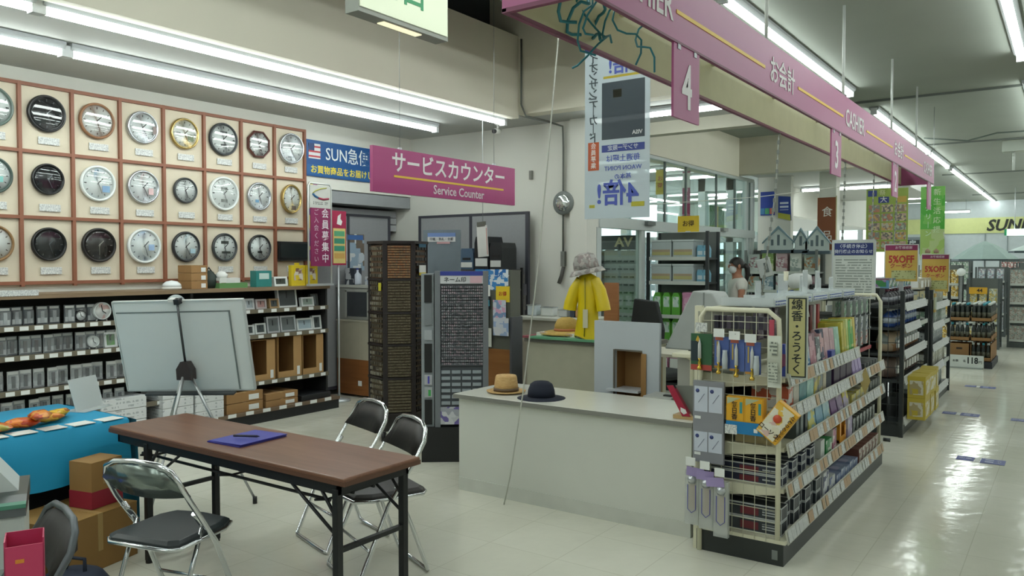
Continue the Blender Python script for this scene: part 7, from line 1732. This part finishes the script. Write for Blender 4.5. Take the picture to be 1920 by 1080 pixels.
for k, (x0, x1, y0, y1, z1, nm, pal, lv) in enumerate(FAR):
    far_display(x0, x1, y0, y1, z1, pal, 'aisle display shelf of %s goods, number %d walking down the aisle' % (nm, k + 1) if False else 'distant aisle display shelf holding %s goods' % nm, 0, lv)
    for z in lv:
        w = .13; n = max(2, int((x1 - x0 - .04) / w)); src = None
        for j in range(n):
            h = min(.26, z1 - z - .06 + .1); loc = (x0 + .02 + (j + .5) * (x1 - x0 - .04) / n, y0 + .1, z + .001)
            if src is None:
                src = thing('display_pack', '%s pack standing in a distant aisle display' % nm, 'pack', loc, 0, '%s packs in the distance' % nm)
                obj('body', box(-w * .45, w * .45, -.09, .18, 0, h), printed(pal, 40), src); obj('label', box(-w * .3, w * .3, -.092, -.09, h * .2, h * .6), printed(pal[::-1], 80), src); CH[src.name] = kids(src)
            else: dup(src, loc)
ysg = thing('yellow_tag_sign', 'small orange-yellow price sign on distant display', 'sign', (-1.42, 16.95, 1.02)); obj('board', box(-.17, .12, -.005, .0, 0, .12), C('#c99a22', .5), ysg); text('44', .09, '#2c2416', ysg, (.0, -.006, .06), FY, .03)
wf = thing('white_floor_fan', 'round white face of a fan standing in a distant display', 'fan', (-1.7, 16.7, 0)); obj('fan_face', MB().lathe([(.0, -.02), (.06, -.015), (.075, 0), (.06, .02), (0, .025)], 20, Matrix.Translation((0, 0, 1.42)) @ Matrix.Rotation(R(80), 4, 'X')), C('#cfd4d0', .4), wf); obj('pole', MB().tube([(0, .02, 0), (0, .02, 1.4)], .02, 8), C('#6a6f6c', .5), wf); obj('foot', MB().lathe([(.15, 0), (.14, .03), (.03, .05)], 16), GREYP, wf)
def parasol(x, y, z0, z1, r, label, mat):
    t = thing('display_parasol', label, 'parasol', (x, y, 0))
    obj('canopy', MB().lathe([(r, z0), (r * .66, z0 + (z1 - z0) * .42), (r * .33, z0 + (z1 - z0) * .78), (.02, z1)], 8, None, False), mat, t)
    obj('valance', MB().lathe([(r, z0 - .04), (r, z0)], 8, None, False), C('#39484a', .6), t)
    obj('pole', MB().tube([(0, 0, 0), (0, 0, z1)], .02, 8), ALU, t); obj('foot', MB().lathe([(.22, 0), (.2, .06), (.04, .08)], 16), GREYP, t)
parasol(-1.8, 22.6, 1.68, 2.12, .72, 'grey-green display parasol opened over the distant goods', C('#8fa39c', .7))
parasol(-.68, 18.9, 1.83, 1.98, .42, 'small pale parasol opened near the aisle end', C('#b4c2bc', .7))
# far wall with bicycle shop sign
fw = thing('bicycle_shop_sign', 'long pale yellow wall sign with black slanted lettering', 'sign', (-3.0, 30.0, 2.5))
obj('sign_band', box(-2.2, 7, -.05, 0, .05, .55), C('#c9cf8e', .5), fw)
text('SUNDAYBIKE', .5, '#22251f', fw, (2.05, -.06, .28), FY, .03, shear=.25, sx=.95)
struct('wall_bicycle', MB().box(-5.2, -1.9, 30.0, 30.2, 0, 2.55).box(-1.9, 4.2, 30.0, 30.2, 0, 2.55).box(-5.2, 4.2, 30.0, 30.2, 2.55, 3.6), C('#b9c2c4', .6))
for k in range(5): struct('trim_%d' % (20 + k), box(-2.4 + k * .62, -2.38 + k * .62, 29.97, 30, 1.0, 2.53), C('#7f8a8c', .5))
tag(obj('dark_doorway_panel', box(-4.0, -3.55, 29.9, 29.98, 1.8, 2.45), C('#5a605a', .6)), 'dark recessed panel under the yellow wall sign', 'panel')
ks = thing('workshop_sign', 'grey and black workshop sign beneath the yellow wall band', 'sign', (-4.6, 29.995, 1.98)); obj('board', box(-.55, .35, -.02, 0, -.1, .48), C('#7c8488', .5), ks); obj('black_strip', box(-.5, .3, -.03, -.02, .1, .38), C('#23282a', .5), ks); text('ス工房', .24, '#c3c9ca', ks, (-.15, -.035, .24), FY, .02)
obj('yellow_board', box(-.5, .2, -.02, 0, -.42, -.15), C('#c9a83a', .5), ks)
xs = thing('distant_exit_sign', 'small lit green and white exit sign hanging far down the aisle', 'exit sign', (-1.32, 25.0, 2.32)); obj('lit_face', box(-.22, .22, -.03, .03, 0, .17), glow('#e6fff4', 1.6), xs); obj('green_end', box(-.23, -.17, -.032, .032, 0, .17), C('#2f9a6a', .5), xs); obj('hanging_rod', MB().tube([(0, 0, .17), (0, 0, 1.28)], .01, 6), ALU, xs)
apc = thing('ceiling_unit', 'small white ceiling unit with dark cable far along the ceiling', 'ceiling unit', (-.85, 15.5, 3.42)); obj('case', box(-.16, .16, -.12, .12, 0, .18), C('#a9b0a6', .5), apc); obj('cable', MB().tube([(.16, 0, .1), (.32, 0, .02), (.34, 0, .14), (.34, 0, .18)], .015, 6), C('#4a4f4a', .5), apc); obj('drop_pole', MB().tube([(.0, 0, 0), (0, 0, -.3)], .02, 6), C('#c3c8c3', .4), apc)
cbl = cord('thin dark cable sagging across the main ceiling beyond the banner', [(-2.0, 14.2, 3.58), (-1.4, 14.3, 3.5), (-1.0, 14.2, 3.57), (.2, 14.2, 3.55), (1.5, 14.3, 3.58)], .012, C('#55605a', .5), 'ceiling_cable')
finish_texts()
